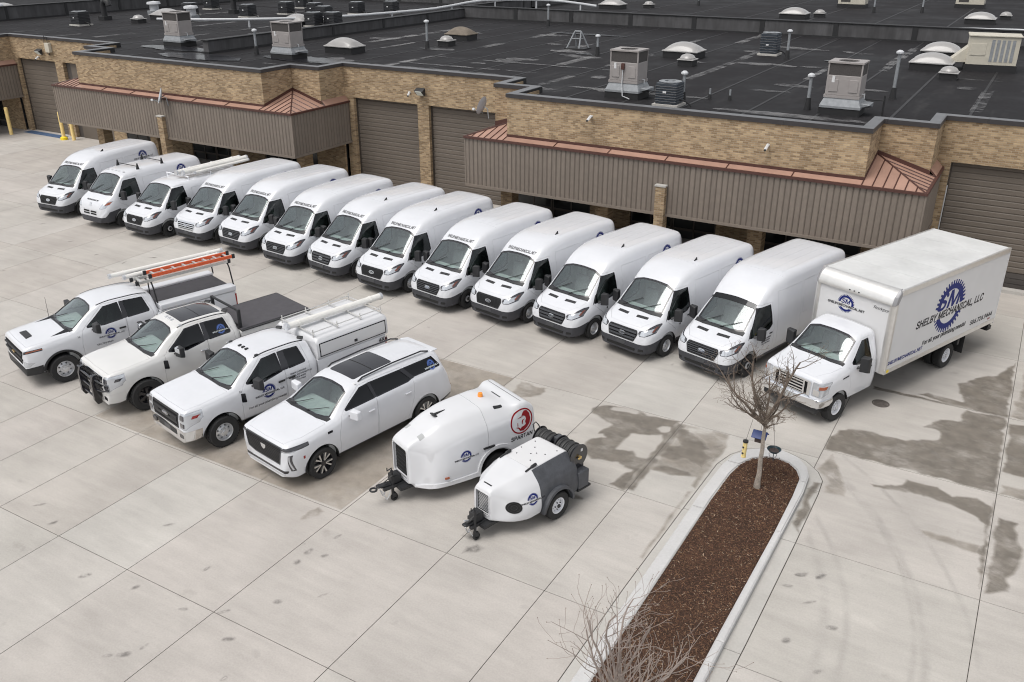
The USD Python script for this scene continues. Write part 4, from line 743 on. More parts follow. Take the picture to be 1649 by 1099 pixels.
# ---------------------------------------------------------------- things on the roof and the walls
PL = {}
def skylight(x, y, w, d, label, h=.42, z=ZR, frame="dome_frame", dome="acrylic_dome", rz=0.0):
    t = thing("skylight", label, "skylight", "domed skylights on the roof" if label is None else None, (x, y, z), rz); obj("curb", bx(-w / 2, w / 2, -d / 2, d / 2, 0, .34), "firewall_black", t); obj("frame", rbox(-w / 2 - .05, w / 2 + .05, -d / 2 - .05, d / 2 + .05, .33, .40, .02), frame, t, 40)
    n = 14; u = np.linspace(-1, 1, n); X_, Y_ = np.meshgrid(u, u, indexing="ij"); Z_ = .39 + h * np.clip((1 - X_ ** 2) * (1 - Y_ ** 2), 0, 1) ** .62; v = np.stack([X_ * w / 2, Y_ * d / 2, Z_], -1).reshape(-1, 3); i, j = np.meshgrid(np.arange(n - 1), np.arange(n - 1), indexing="ij"); k = (i * n + j).ravel()
    obj("dome", trimesh.Trimesh(v, np.vstack([np.stack([k, k + n, k + n + 1], 1), np.stack([k, k + n + 1, k + 1], 1)]), process=False), dome, t, True)
def vent_dome(x, y, label, z=ZR, s=.75):
    t = thing("roof_vent", label, "roof vent", None, (x, y, z)); obj("curb", bx(-s / 2, s / 2, -s / 2, s / 2, 0, .29), "firewall_black", t); obj("flange", rbox(-s / 2 - .05, s / 2 + .05, -s / 2 - .05, s / 2 + .05, .28, .325, .015), "dome_frame", t, 40); obj("cap", lathe([(0, .30), (s * .5, .30), (s * .52, .38), (s * .40, .50), (s * .2, .56), (0, .57)], 24), "acrylic_dome", t, 40)
def vent_pipe(x, y, h, label, z=ZR, r=.055, cap=True, boot=.45):
    t = thing("vent_pipe", label, "vent pipe", None, (x, y, z)); r *= .78; obj("boot", cyl((0, 0, 0), (0, 0, boot), r * 2.2, 14, r * 1.5), "firewall_black", t, 40); obj("pipe", cyl((0, 0, boot - .05), (0, 0, h), r, 14), "galvanised", t, 40)
    if cap: obj("cap", lathe([(0, h), (r * 1.2, h), (r * 2.2, h + .03), (r * 2.2, h + .09), (r, h + .15), (0, h + .16)], 16), "pipe_white", t, 40)
def rtu(x, y, label, w=1.22, d=1.02, h=1.18, mt="unit_beige", rz=0.0, z=ZR):
    t = thing("rooftop_unit", label, "air conditioner", None, (x, y, z), rz); obj("curb", bx(-w * .62, w * .58, -d * .58, d * .58, 0, .26), "firewall_black", t); obj("base", m3.Manifold.hull_points([(sx * w * .60, sy * d * .60, .26) for sx in (-1, 1) for sy in (-1, 1)] + [(sx * w * .60, sy * d * .60, .34) for sx in (-1, 1) for sy in (-1, 1)] + [(sx * w * .5, sy * d * .5, .62) for sx in (-1, 1) for sy in (-1, 1)]), "galvanised", t)
    obj("skid", bx(-w / 2 - .03, w / 2 + .03, -d / 2 - .03, d / 2 + .03, .62, .72), mt, t); z0, z1 = .72, .72 + h; obj("cabinet", rbox(-w / 2, w / 2, -d / 2, d / 2, z0, z1 - .48, .02), mt, t, 40)
    for sx in (-1, 1):
        for sy in (-1, 1): obj("corner_post", bx(sx * w / 2 - (.05 if sx > 0 else -.0), sx * w / 2 + (.0 if sx > 0 else .05), sy * d / 2 - (.05 if sy > 0 else 0), sy * d / 2 + (0 if sy > 0 else .05), z1 - .49, z1 - .05), mt, t)
    obj("coil", bx(-w / 2 + .02, w / 2 - .02, -d / 2 + .02, d / 2 - .02, z1 - .48, z1 - .06), "unit_coil", t); lid = mbox(-w / 2 - .02, w / 2 + .02, -d / 2 - .02, d / 2 + .02, z1 - .06, z1) - to_mf(cyl((0, 0, z1 - .1), (0, 0, z1 + .1), d * .36, 28)); obj("lid", lid, mt, t)
    obj("fan_guard", [move(trimesh.creation.torus(q, .008, 24, 6), (0, 0, z1 - .01)) for q in (d * .12, d * .22, d * .32)] + [bx(-d * .36, d * .36, -.008, .008, z1 - .02, z1 - .008), bx(-.008, .008, -d * .36, d * .36, z1 - .02, z1 - .0085)], "unit_coil", t)
    for sx in (-.28, .30): obj("access_panel", rbox(sx * w - .16, sx * w + .16, -d / 2 - .02, -d / 2 + .01, z0 + .12, z1 - .62, .01), mt, t, 40)
    obj("label_plate", bx(-.30 * w - .05, -.30 * w + .05, -d / 2 - .025, -d / 2 - .02, z0 + .45, z0 + .68), "panel_white", t); obj("drain_pipe", tube([(w / 2, 0, z0 + .02), (w / 2 + .10, 0, z0 + .02), (w / 2 + .10, 0, z0 - .12)], .025, 8), "pipe_white", t, 40); obj("economiser_hood", hull([(w / 2 + .02, -.35, .45), (w / 2 + .38, -.35, .42), (w / 2 + .38, .35, .42), (w / 2 + .02, .35, .45), (w / 2 + .02, -.35, .30), (w / 2 + .38, .35, .28)], .02), "galvanised", t, 40)
    return t
def condenser(x, y, label, mt="condenser_black", w=.75, h=.75, z=ZR, tag_=True):
    t = thing("condenser", label, "air conditioner", None, (x, y, z)); obj("pad", bx(-w * .6, w * .6, -w * .6, w * .6, .0, .10), "gutter_concrete", t); obj("cabinet", rbox(-w / 2, w / 2, -w / 2, w / 2, .10, .10 + h, .04), mt, t, 40)
    for k in range(7): obj("louvre", rbox(-w / 2 - .012, w / 2 + .012, -w / 2 - .012, w / 2 + .012, .18 + k * (h - .14) / 7, .18 + k * (h - .14) / 7 + .035, .01), "grey_gloss" if mt != "condenser_black" else "black_gloss", t, 40)
    obj("top", [lathe([(w * .26, .10 + h), (w * .50, .10 + h), (w * .52, .13 + h), (w * .26, .145 + h), (w * .26, .10 + h)], 28), lathe([(0, .10 + h), (w * .1, .10 + h), (w * .1, .135 + h), (0, .14 + h)], 16)], "galvanised", t, 40)
    if tag_: obj("label_plate", bx(-.12, .02, -w / 2 - .02, -w / 2 - .013, .52, .60), "panel_white", t)
    obj("line_set", tube([(w / 2, 0, .25), (w / 2 + .25, .05, .20), (w / 2 + .45, .1, .03)], .035, 6), "firewall_black", t, 40)
rtu(-35.6, 37.2, "rooftop air conditioner left of centre, beside the dark dividing wall", w=1.28, d=1.0, h=1.15); u3 = rtu(-14.9, 34.9, "rooftop air conditioner with a small red switch box on its front")
obj("switch_box", rbox(-.09, .05, -.60, -.51, 1.15, 1.4, .02), "copper_dark", u3, 40); obj("conduit", tube([(-.02, -.56, 1.15), (-.02, -.57, .60), (.10, -.75, .15), (.4, -.72, .05)], .02, 6), "pipe_white", u3, 40)
rtu(-6.5, 35.6, "rooftop air conditioner nearest the right edge, by the stepped parapet"); 
rtu(-45.2, 38.2, "rooftop air conditioner far left with silver sheet skirt", w=1.25, d=1.0, h=1.2)
t = thing("gas_pipe_stand", "black gas pipe standing beside the right rooftop air conditioner", "pipe", None, (-5.1, 35.8, ZR)); obj("riser", cyl((0, 0, 0), (0, 0, .75), .035, 8), "firewall_black", t); obj("branch", cyl((-.7, 0, .55), (0, 0, .55), .025, 8), "firewall_black", t)
t = thing("packaged_unit", "big cream boxy air conditioner with vertical louvres at the roof's right", "air conditioner", None, (-2.75, 51.0, ZR), .12); obj("curb", bx(-1.15, 1.15, -.75, .75, 0, .32), "firewall_black", t); obj("cabinet", rbox(-1.1, 1.1, -.7, .7, .32, 1.62, .02), "unit_cream", t, 40); obj("lid", rbox(-1.16, 1.16, -.76, .76, 1.62, 1.68, .015), "unit_cream", t, 40); obj("access_panel", rbox(-1.0, -.32, -.72, -.69, .75, 1.3, .008), "unit_cream", t, 40)
for k in range(5): obj("louvre_strip", bx(-.12 + .22 * k, .02 + .22 * k, -.712, -.69, .48, 1.48), "galvanised", t)
obj("hood", hull([(-1.1, -.5, .4), (-1.1, .5, .4), (-1.9, -.5, .36), (-1.9, .5, .36), (-1.1, -.5, 1.1), (-1.1, .5, 1.1)], .02), "unit_cream", t, 40)
for a in ((-34.6, 40.6, 1.9, 1.2, "milky domed skylight left of the tall vent pipe"), (-17.4, 48.2, 1.9, 1.4, "milky domed skylight in the middle of the roof"), (-5.2, 49.9, 1.9, 1.4, "nearer of the paired milky skylights at the right"), (-5.4, 55.2, 1.9, 1.4, "farther of the paired milky skylights at the right"), (-34.7, 77.0, 2.0, 1.5, "milky skylight beyond the fire wall, roof centre"), (-18.4, 75.4, 2.0, 1.5, "milky skylight just beyond the fire wall, right of centre"), (-5.4, 77.8, 2.0, 1.5, "milky skylight beyond the fire wall at far right"), (-59.9, 49.8, 2.2, 1.5, "wide skylight on the far left roof section"), (-47.8, 51.2, 1.9, 1.4, "skylight standing among the black condensers"), (-76.5, 47, 2.2, 1.6, "skylight beyond the left fire wall")): skylight(*a)
skylight(-32.5, 49.3, 1.6, 1.2, "skylight covered with a brown tarpaulin", .40, dome="tarp_brown", frame="tarp_brown")
for a in ((-31.5, 46.2, "small round vent in front of the brown tarpaulin"), (-16.1, 45.2, "small round vent in front of the middle skylight"), (-4.1, 46.9, "small round vent in front of the paired skylights"), (-32.2, 79.2, "small round vent beyond the fire wall, roof centre"), (-16.9, 77.3, "small round vent beyond the fire wall, right of centre"), (-4.0, 82.3, "small round vent at the far right edge"), (-59.4, 46.7, "small round vent on the far left roof")): vent_dome(*a)
for x, y, h, r, l in ((-31.5, 44.2, 1.45, .09, "tall capped vent pipe left of the brown tarpaulin"), (-21.8, 46.6, .95, .08, "short capped vent pipe behind the first air conditioner"), (-12.4, 34.6, 1.1, .08, "capped vent pipe beside the blue condenser"), (-7.8, 35.7, 1.2, .08, "capped vent pipe left of the right air conditioner"), (-5.4, 39.9, 1.75, .085, "tallest vent pipe, alone at the right of the roof"), (-12.4, 50.3, 1.35, .085, "vent pipe beside the black condenser"), (-38.2, 37.4, 1.2, .085, "capped vent pipe left of the dividing wall unit"), (-32.0, 59.9, 1.35, .085, "vent pipe standing before the far fire wall"), (-11.8, 36.1, .42, .05, "left of two stubby white pipes"), (-11.0, 36.2, .42, .05, "right of two stubby white pipes"), (-29.3, 84, 1.3, .09, "dark vent pipe far beyond the fire wall"), (-14, 84, 1.2, .09, "vent pipe beyond the far fire wall by the right"), (-10.5, 86, 1.3, .09, "farthest vent pipe at the upper right")): vent_pipe(x, y, h, l, r=r, cap=h > .5, boot=.45 if h > .5 else .2)
condenser(-12.7, 33.9, "blue grey round topped condenser near the parapet", "condenser_blue", .85, .80); condenser(-13.7, 51.6, "black ribbed condenser standing alone on the roof", "condenser_blue", .9, 1.05)
for x, y, l in ((-61.4, 43.3, "black condenser at the far left"), (-61.2, 53.2, "black condenser behind the far left skylight"), (-55.9, 54.3, "black condenser left of the long white pipe"), (-55.3, 58.0, "black condenser by the left fire wall's middle"), (-52.5, 58.3, "black condenser in the left group's middle"), (-46.3, 51.2, "black condenser left of the paired ones"), (-45.2, 52.0, "black condenser right of the skylight"), (-50.3, 60.9, "black condenser in the back row"), (-48.3, 62.9, "black condenser at the back row's right"), (-49.5, 56.0, "black condenser between the two rows"), (-64.5, 58.5, "black condenser nearest the left fire wall"), (-58.5, 63.5, "black condenser at the back left")): condenser(x, y, l, w=.95, h=.85)
for x, y, l in ((-63.6, 47.0, "black gooseneck vent by the left fire wall"), (-55.4, 61.0, "black gooseneck vent near the back condensers"), (-59.6, 56.4, "black gooseneck vent behind the far left skylight")):
    t = thing("gooseneck_vent", l, "roof vent", None, (x, y, ZR)); obj("base", bx(-.35, .35, -.35, .35, 0, .3), "firewall_black", t); obj("neck", tube([(0, 0, .2), (0, 0, 1.0), (.1, 0, 1.3), (.35, 0, 1.42), (.6, 0, 1.3), (.66, 0, 1.05)], .22, 14), "firewall_black", t, 40)
for x, y, l in ((-58.0, 50.5, "silver rooftop unit with flat hood on the far left roof"), (-72.5, 44.0, "white rooftop unit at the far left edge"), (-64.0, 52.0, "small white exhaust fan on the far left roof")):
    t = thing("exhaust_fan", l, "exhaust fan", None, (x, y, ZR)); obj("base", bx(-.4, .4, -.4, .4, 0, .35), "galvanised", t); obj("drum", lathe([(0, .35), (.35, .35), (.35, .8), (.55, .85), (.50, 1.0), (0, 1.08)], 22), "pipe_white", t, 40)
for x, y, l in ((-16.7, 89.0, "cream rooftop unit at the upper right"), (-7.6, 94.0, "white rooftop unit at the upper right edge")):
    t = thing("packaged_unit", l, "air conditioner", None, (x, y, ZR)); obj("curb", bx(-1.2, 1.2, -.8, .8, 0, .3), "firewall_black", t); obj("cabinet", rbox(-1.15, 1.15, -.75, .75, .3, 1.5, .03), "unit_cream", t, 40); obj("louvre_strip", bx(-.9, -.1, -.765, -.74, .5, 1.3), "unit_coil", t)
def white_run(pts, label):
    t = thing("roof_pipe", label, "pipe", None, (*pts[0],)); P_ = np.array(pts, float) - np.array(pts[0]); s = np.linspace(0, 1, 24); cc = np.column_stack([PchipInterpolator(np.linspace(0, 1, len(P_)), P_[:, k])(s) for k in range(3)]); obj("pipe", tube(cc, .09, 10), "pipe_white", t, 40)
    for q in cc[1::3]: obj("support", bx(q[0] - .05, q[0] + .05, q[1] - .05, q[1] + .05, ZR - pts[0][2], q[2] - .05), "pipe_white", t)
white_run([(-55.5, 45.2, 6.35), (-50, 48.2, 6.35), (-46, 53.0, 6.35), (-43.2, 60.5, 6.45), (-41.0, 66.0, 6.90), (-37.5, 68.5, 6.9), (-33, 70.0, 6.5)], "long white pipe running across the condenser roof and over the fire wall"); white_run([(-9, 66.5, 6.25), (-3, 67.5, 6.3), (6, 70, 6.3)], "long white pipe beyond the fire wall at the right")
t = thing("steel_stand", "rusty A shaped steel frame standing on the roof", "steel frame", None, (-24.1, 48.8, ZR))
for sx in (-.4, .4): obj("leg", tube([(sx - .15, -.35, 0), (sx * .5, 0, .95)], .045, 6), "galvanised", t); obj("leg", tube([(sx + .15, .35, 0), (sx * .5, 0, .95)], .045, 6), "galvanised", t)
obj("crossbar", [tube([(-.3, -.15, .55), (.3, .15, .55)], .035, 6), tube([(-.2, 0, .95), (.2, 0, .95)], .05, 6)], "galvanised", t); obj("foot", bx(-.65, .65, -.45, .45, 0, .06), "firewall_black", t)
# wall things
def flood(x, y, z, label, s=1.0):
    t = thing("wall_light", label, "wall light", None, (x, y, z)); obj("arm", bx(-.05, .05, -.12, 0, -.06, .06), "black_plastic", t); obj("housing", hull([(-.22 * s, -.14, .16 * s), (.22 * s, -.14, .16 * s), (-.22 * s, -.34, .05), (.22 * s, -.34, .05), (-.22 * s, -.14, -.14 * s), (.22 * s, -.14, -.14 * s)], .03), "black_plastic", t, 40); obj("lens", hull([(-.17 * s, -.375, .035), (.17 * s, -.375, .035), (-.17 * s, -.19, -.15 * s), (.17 * s, -.19, -.15 * s)], .012), "lamp_glass", t, 40)
flood(-25.75, YW, 5.05, "black wall floodlight between the middle roll doors"); flood(.75, YW, 5.35, "wall floodlight at the right edge above the roll door", 1.2); flood(-54.9, YW, 5.15, "wall floodlight above the far left roll door")
def camera_(x, y, z, label, rz=0.0):
    t = thing("security_camera", label, "camera", None, (x, y, z), rz); obj("mount", cyl((0, 0, 0), (0, -.08, 0), .05, 12), "panel_white", t, 40); obj("body", hull([(0, -.1, .02), (.0, -.36, -.08)], .055), "panel_white", t, 40); obj("lens", cyl((0, -.40, -.10), (0, -.43, -.11), .04, 10), "black_plastic", t)
camera_(-26.5, YW, 4.95, "white camera left of the middle floodlight", .4); camera_(-3.0, YW - .0, 4.95, "small camera above the right canopy end", -.5); camera_(-8.1, YF, 5.15, "small camera on the right brick front"); camera_(-15.0, YF, 5.5, "tiny camera on the middle of the right brick front"); camera_(-55.3, YW, 4.8, "white camera under the far left floodlight", .4)
t = thing("junction_box", "cream utility box with looped cable above the far left door", "utility box", None, (-54.0, YW, 5.45)); obj("box", rbox(-.20, .20, -.22, 0, -.28, .28, .02), "unit_cream", t, 40); obj("cable", tube([(.0, -.1, .28), (.05, -.12, .62), (-.25, -.1, .68), (-.35, -.08, .3), (-.3, -.06, -.3), (-.05, -.08, -.45), (.05, -.08, -.28)], .02, 6), "black_plastic", t, 40)
def dish(x, y, z, rz, label):
    t = thing("satellite_dish", label, "satellite dish", None, (x, y, z), rz); m = lathe([(0, 0), (.16, .012), (.30, .05), (.40, .10), (.405, .10), (.30, .042), (.16, .004), (0, -.008)], 30); obj("reflector", move(m, (0, -.25, .35), rx=1.25), "dish_grey", t, 40); obj("mast", tube([(0, 0, -.15), (0, -.05, .25), (0, -.22, .33)], .025, 8), "galvanised", t, 40); obj("feed_arm", tube([(0, -.28, .05), (0, -.72, .18)], .014, 6), "galvanised", t, 40); obj("receiver", rbox(-.05, .05, -.80, -.68, .14, .24, .02), "panel_white", t, 40)
dish(-20.75, YM - .3, 4.75, -1.5, "grey satellite dish at the left end of the right canopy"); dish(-38.6, YC - .05, 4.05, -.64, "grey satellite dish on the edge of the left canopy")
mat("bollard_yellow", (0.72, 0.54, 0.22), 0.55, var=0.12, vs=4)
for x, y, h, mt_, l in ((-57.5, 34.0, 1.75, "bollard_yellow", "yellow bollard by the far left dark opening"), (-53.15, 34.75, 1.75, "bollard_yellow", "left of the two yellow bollards by the canopy corner"), (-52.45, 34.95, 1.75, "bollard_yellow", "right of the two yellow bollards by the canopy corner")):
    t = thing("bollard", l, "bollard", None, (x, y, 0)); obj("post", lathe([(0, 0), (.11, 0), (.11, h - .06), (.08, h - .01), (0, h)], 18), mt_, t, 40)
    if x == -53.15: obj("base_sleeve", lathe([(.0, 0), (.22, 0), (.22, .14), (.12, .2), (0, .2)], 18), "yellow_bright", t, 40)
mat("door_mat_blue", (0.05, 0.09, 0.17), 0.9, var=0.3, vs=3)
t = thing("mat", "worn blue painted strip on the ground before the far left roll door", "ground marking", None, (-55.6, 35.2, 0)); obj("sheet", bx(-2.0, 1.9, -.35, .28, .001, .006), "door_mat_blue", t)
# lettering in the shop windows behind the vans
b_, tt_ = logo_polys(.55); t = thing("window_sign", "blue gear window emblem under the right canopy", "sign", None, (-6.9, YW - .16, 1.45)); obj("emblem", prism(b_, "y", 0, .006), "badge_blue", t); obj("lettering", prism(tt_, "y", -.008, -.004), "panel_white", t)
t = thing("window_sign", "white lettered window sign with dish emblem under the right canopy", "sign", None, (-17.4, YW - .16, 1.55))
for k, w in enumerate(("PRE-CISION", "SYSTEMS", "INC")): obj("lettering", prism(affinity.translate(text_poly(w, .15, True), .55, .28 - .21 * k), "y", 0, .006), "panel_white" if k < 2 else "copper_red", t)
obj("emblem", prism(unary_union([Polygon([(0, .35), (.06, .35), (.20, -.1), (-.14, -.1)]), Polygon([(-.45, .48), (-.1, .28), (-.08, .33), (-.42, .53)]), Polygon([(.12, .30), (.45, .46), (.43, .51), (.1, .36)])]), "y", 0, .006), "pipe_white", t)
t = thing("window_sign", "white window lettering under the left canopy", "sign", None, (-34.2, YW - .16, 1.35)); obj("lettering", prism(affinity.translate(text_poly("CONCRETE", .16, True), -.5, .3), "y", 0, .006), "panel_white", t); obj("lettering", prism(affinity.translate(text_poly("SERVICES", .16, True), -.4, .05), "y", 0, .006), "panel_white", t)
# ---------------------------------------------------------------- delivery vans
def side_logo(sh, x, z, r, blk=True):
    for s in (1, -1):
        b, t = logo_polys(r)
        for nm, q, m in (("gear_logo", b, "logo_blue"), ("logo_lettering", t, "logo_black")):
            q = affinity.translate(flip_u(q) if s > 0 else q, x, z); sh.decal(nm, q, "y", *( (0.2, 1.6) if s > 0 else (-1.6, -0.2)), m)
def side_text(sh, s_, x, z, h, mt="logo_black", sides=(1, -1), bold=False, slant=0.0):
    for s in sides:
        t = text_poly(s_, h, bold, slant); c = t.centroid; t = affinity.translate(t, -c.x, 0)
        sh.decal("lettering", affinity.translate(flip_u(t) if s > 0 else t, x, z), "y", *((0.2, 1.6) if s > 0 else (-1.6, -0.2)), mt)
def front_text(sh, s_, y, z, h, x0, x1, mt="logo_black", bold=True, name="lettering", slant=0.0):
    t = text_poly(s_, h, bold, slant); c = t.centroid; sh.decal(name, affinity.translate(t, y - c.x, z), "x", x0, x1, mt)

_vanloft = {}
def van_loft(roof):
    if roof in _vanloft: return _vanloft[roof]
    L = {"medium": 5.98, "high": 6.55, "low": 5.60}[roof]
    hood = [(0, .66), (-.03, .76), (-.08, .90), (-.14, 1.02), (-.2, 1.07), (-.35, 1.15), (-.55, 1.225), (-.80, 1.315), (-.84, 1.34), (-1.22, 1.68)]
    if roof == "medium": top = [(-1.62, 2.03), (-1.80, 2.17), (-2.05, 2.31), (-2.4, 2.42), (-2.9, 2.485), (-3.6, 2.51), (-5.5, 2.49), (-5.8, 2.46), (-5.93, 2.38), (-5.98, 2.25)]
    if roof == "high": top = [(-1.62, 2.03), (-1.85, 2.24), (-2.15, 2.44), (-2.55, 2.60), (-3.0, 2.68), (-3.8, 2.71), (-6.0, 2.69), (-6.35, 2.65), (-6.5, 2.56), (-6.55, 2.4)]
    if roof == "low": top = [(-1.60, 1.99), (-1.75, 2.05), (-2.1, 2.10), (-2.8, 2.13), (-5.2, 2.11), (-5.45, 2.07), (-5.56, 1.98), (-5.60, 1.85)]
    _vanloft[roof] = Loft(0, -L, 70, dense=((0, -.3, 30), (-.74, -.95, 16), (-1.5, -2.6, 24), (-L + .3, -L, 14)),
        zt=hood + top, zb=[(0, .30), (-.1, .27), (-1, .30), (-L, .36)], w=[(0, .66), (-.03, .78), (-.1, .89), (-.22, .96), (-.45, 1.005), (-1.0, 1.03), (-L + .3, 1.03), (-L, .96)],
        wb=[(0, .60), (-.1, .80), (-.4, .93), (-L, .95)], zm=.72, wt=[(0, .62), (-.08, .76), (-.14, .80), (-.35, .86), (-.82, .875), (-1.62, .80), (-2.3, .85), (-2.8, .90), (-L + .3, .91), (-L, .84)],
        wl=[(0, .64), (-.1, .86), (-.22, .93), (-.45, .985), (-1.0, 1.01), (-L + .3, 1.005), (-L, .94)], zl=[(0, .62), (-.1, .80), (-.25, .92), (-.6, 1.08), (-1.0, 1.22), (-1.6, 1.32), (-2.4, 1.5), (-L, 1.5)],
        cr=[(0, .0), (-.1, .02), (-.5, .045), (-.84, .055), (-1.6, .05), (-2.5, .045), (-L, .03)], r1=.06, r3=.35, r4=[(0, .05), (-.15, .12), (-.84, .10), (-1.6, .13), (-2.6, .20), (-L, .18)])
    return _vanloft[roof]
GRILLE = rp([(-.50, .99), (.50, .99), (.55, .90), (.46, .67), (-.46, .67), (-.55, .90)], .04)
_vanshell = {}
def van_base(roof):
    if roof in _vanshell: return _vanshell[roof]
    L = van_loft(roof); sh = Shell(L, mbox(L.x1 + .05, -.25, -2, 2, .40, 3)); e = L.x1
    ws = rp([(-.815, -.35), (-.815, .35), (-.86, .62), (-.925, .815), (-1.56, .745), (-1.625, .45), (-1.635, 0), (-1.625, -.45), (-1.56, -.745), (-.925, -.815), (-.86, -.62)], .03)
    sh.window("windscreen", ws, "z", 1.2, 2.6, "windscreen_glass", .045)
    sw = rp([(-.97, 1.21), (-1.13, 1.46), (-1.54, 1.96), (-2.07, 1.99), (-2.14, 1.36), (-2.0, 1.25), (-1.6, 1.19)], .025)
    sh.both(sh.window, "door_window", sw, "side_glass", .03)
    sh.trim(-.7, -2.42)
    for wx in (-1.02, -1.02 - (3.75 if roof != "low" else 3.3)): sh.arch(wx, .37, .45, 1.03)
    sh.carve("front_bumper", Polygon([(.1, .1), (.1, .61), (-.2, .63), (-.66, .70), (-.9, .70), (-.9, .1)]), "y", -2, 2, "bumper_plastic", .003)
    sh.carve("grille", GRILLE, "x", -.45, .2, "grille_black", .004)
    hl = rp([(.57, .93), (.63, .85), (.82, .87), (.985, .95), (.975, 1.19), (.90, 1.18), (.76, 1.06), (.58, .99)], .02)
    sh.both_front(sh.carve, "headlight", hl, -.75, .1, "lamp_dark", gap=.003)
    sh.both(sh.carve, "sill_cladding", Polygon([(-1.52, .1), (-1.52, .46), (e + .75, .46), (e + .75, .1)]), "bumper_plastic", gap=.002)
    sh.both(sh.decal, "mirror_patch", Polygon([(-.90, 1.19), (-1.02, 1.26), (-1.14, 1.46), (-1.10, 1.46)]), "black_plastic")
    door = Polygon([(-1.47, .47), (-1.43, .80), (-.99, 1.16), (-1.02, 1.24), (-1.12, 1.48), (-1.56, 2.02), (-2.12, 2.05), (-2.24, 1.4), (-2.24, .47)])
    sh.both(sh.carve, "door", door, "white_paint", gap=.007)
    sh.carve("hood", Polygon([(-.20, -.58), (-.17, 0), (-.20, .58), (-.5, .80), (-.74, .86), (-.74, -.86), (-.5, -.80)]), "z", .9, 1.5, "white_paint", .006)
    sh.carve("cowl", Polygon([(-.745, -.5), (-.745, .5), (-.80, .84), (-.92, .845), (-.92, -.845), (-.80, -.84)]), "z", 1.1, 1.46, "black_plastic", .002)
    zt = {"medium": 2.12, "high": 2.3, "low": 1.85}[roof]
    for nm, y0, y1 in (("side_panel", .3, 1.6), ("sliding_door", -1.6, -.3)):
        sh.carve(nm, Polygon([(-2.42, .62), (-2.42, zt), (-3.72, zt), (-3.72, .62)]), "y", y0, y1, "white_paint", .006)
        sh.carve("side_panel", Polygon([(-3.86, 1.25), (-3.86, zt), (e + .35, zt), (e + .35, 1.25)]), "y", y0, y1, "white_paint", .006)
    sh.carve("rear_door", Polygon([(-.82, .55), (-.78, zt), (-.01, zt), (-.01, .55)]), "x", e - .2, e + .12, "white_paint", .006); sh.carve("rear_door", Polygon([(.82, .55), (.78, zt), (.01, zt), (.01, .55)]), "x", e - .2, e + .12, "white_paint", .006)
    for xg in (-2.75,): sh.cut((L.solid(.02) - L.solid(-.005)) ^ mbox(xg - .008, xg + .008, -.8, .8, 2.0, 3))
    for yr in (-.62, -.31, 0, .31, .62): sh.decal("roof_rib", rp([(-2.95, yr - .045), (-2.95, yr + .045), (e + .35, yr + .045), (e + .35, yr - .045)], .03), "z", 1.9, 3, "white_paint", .004)
    # lamps
    sh.both_front(sh.decal, "reflector", affinity.scale(Point(.74, .965).buffer(1, 20), .085, .068), -.7, .1, "lamp_lens", d=.006)
    sh.both_front(sh.decal, "lamp_lens", rp([(.62, .90), (.655, .875), (.80, .885), (.94, .965), (.94, 1.10), (.80, 1.05)], .02), -.7, .1, "lamp_lens", d=.0045)
    sh.both_front(sh.decal, "turn_signal", Polygon([(.925, 1.0), (.955, 1.0), (.958, 1.13), (.935, 1.12)]), -.75, .1, "signal_brown", d=.008)
    for s in (-1, 1): sh.decal("hood_vent", affinity.rotate(sbox(-.60, min(s * .16, s * .56), -.50, max(s * .16, s * .56)), s * 6), "z", 1.0, 1.5, "black_plastic")
    sh.decal("lower_intake", rp([(-.52, .36), (.52, .36), (.56, .45), (-.56, .45)], .02), "x", -.4, .1, "dark_void")
    sh.both_front(sh.decal, "fog_lamp_recess", rp([(.64, .37), (.80, .38), (.80, .45), (.66, .46)], .015), -.5, .1, "dark_void")
    sh.decal("number_plate", sbox(-.16, .47, .16, .59), "x", -.3, .1, "grey_gloss", .012)
    sh.both(sh.decal, "tail_lamp", sbox(e - .05, 1.05, e + .07, 1.6), "red_lens")
    _vanshell[roof] = sh; return sh
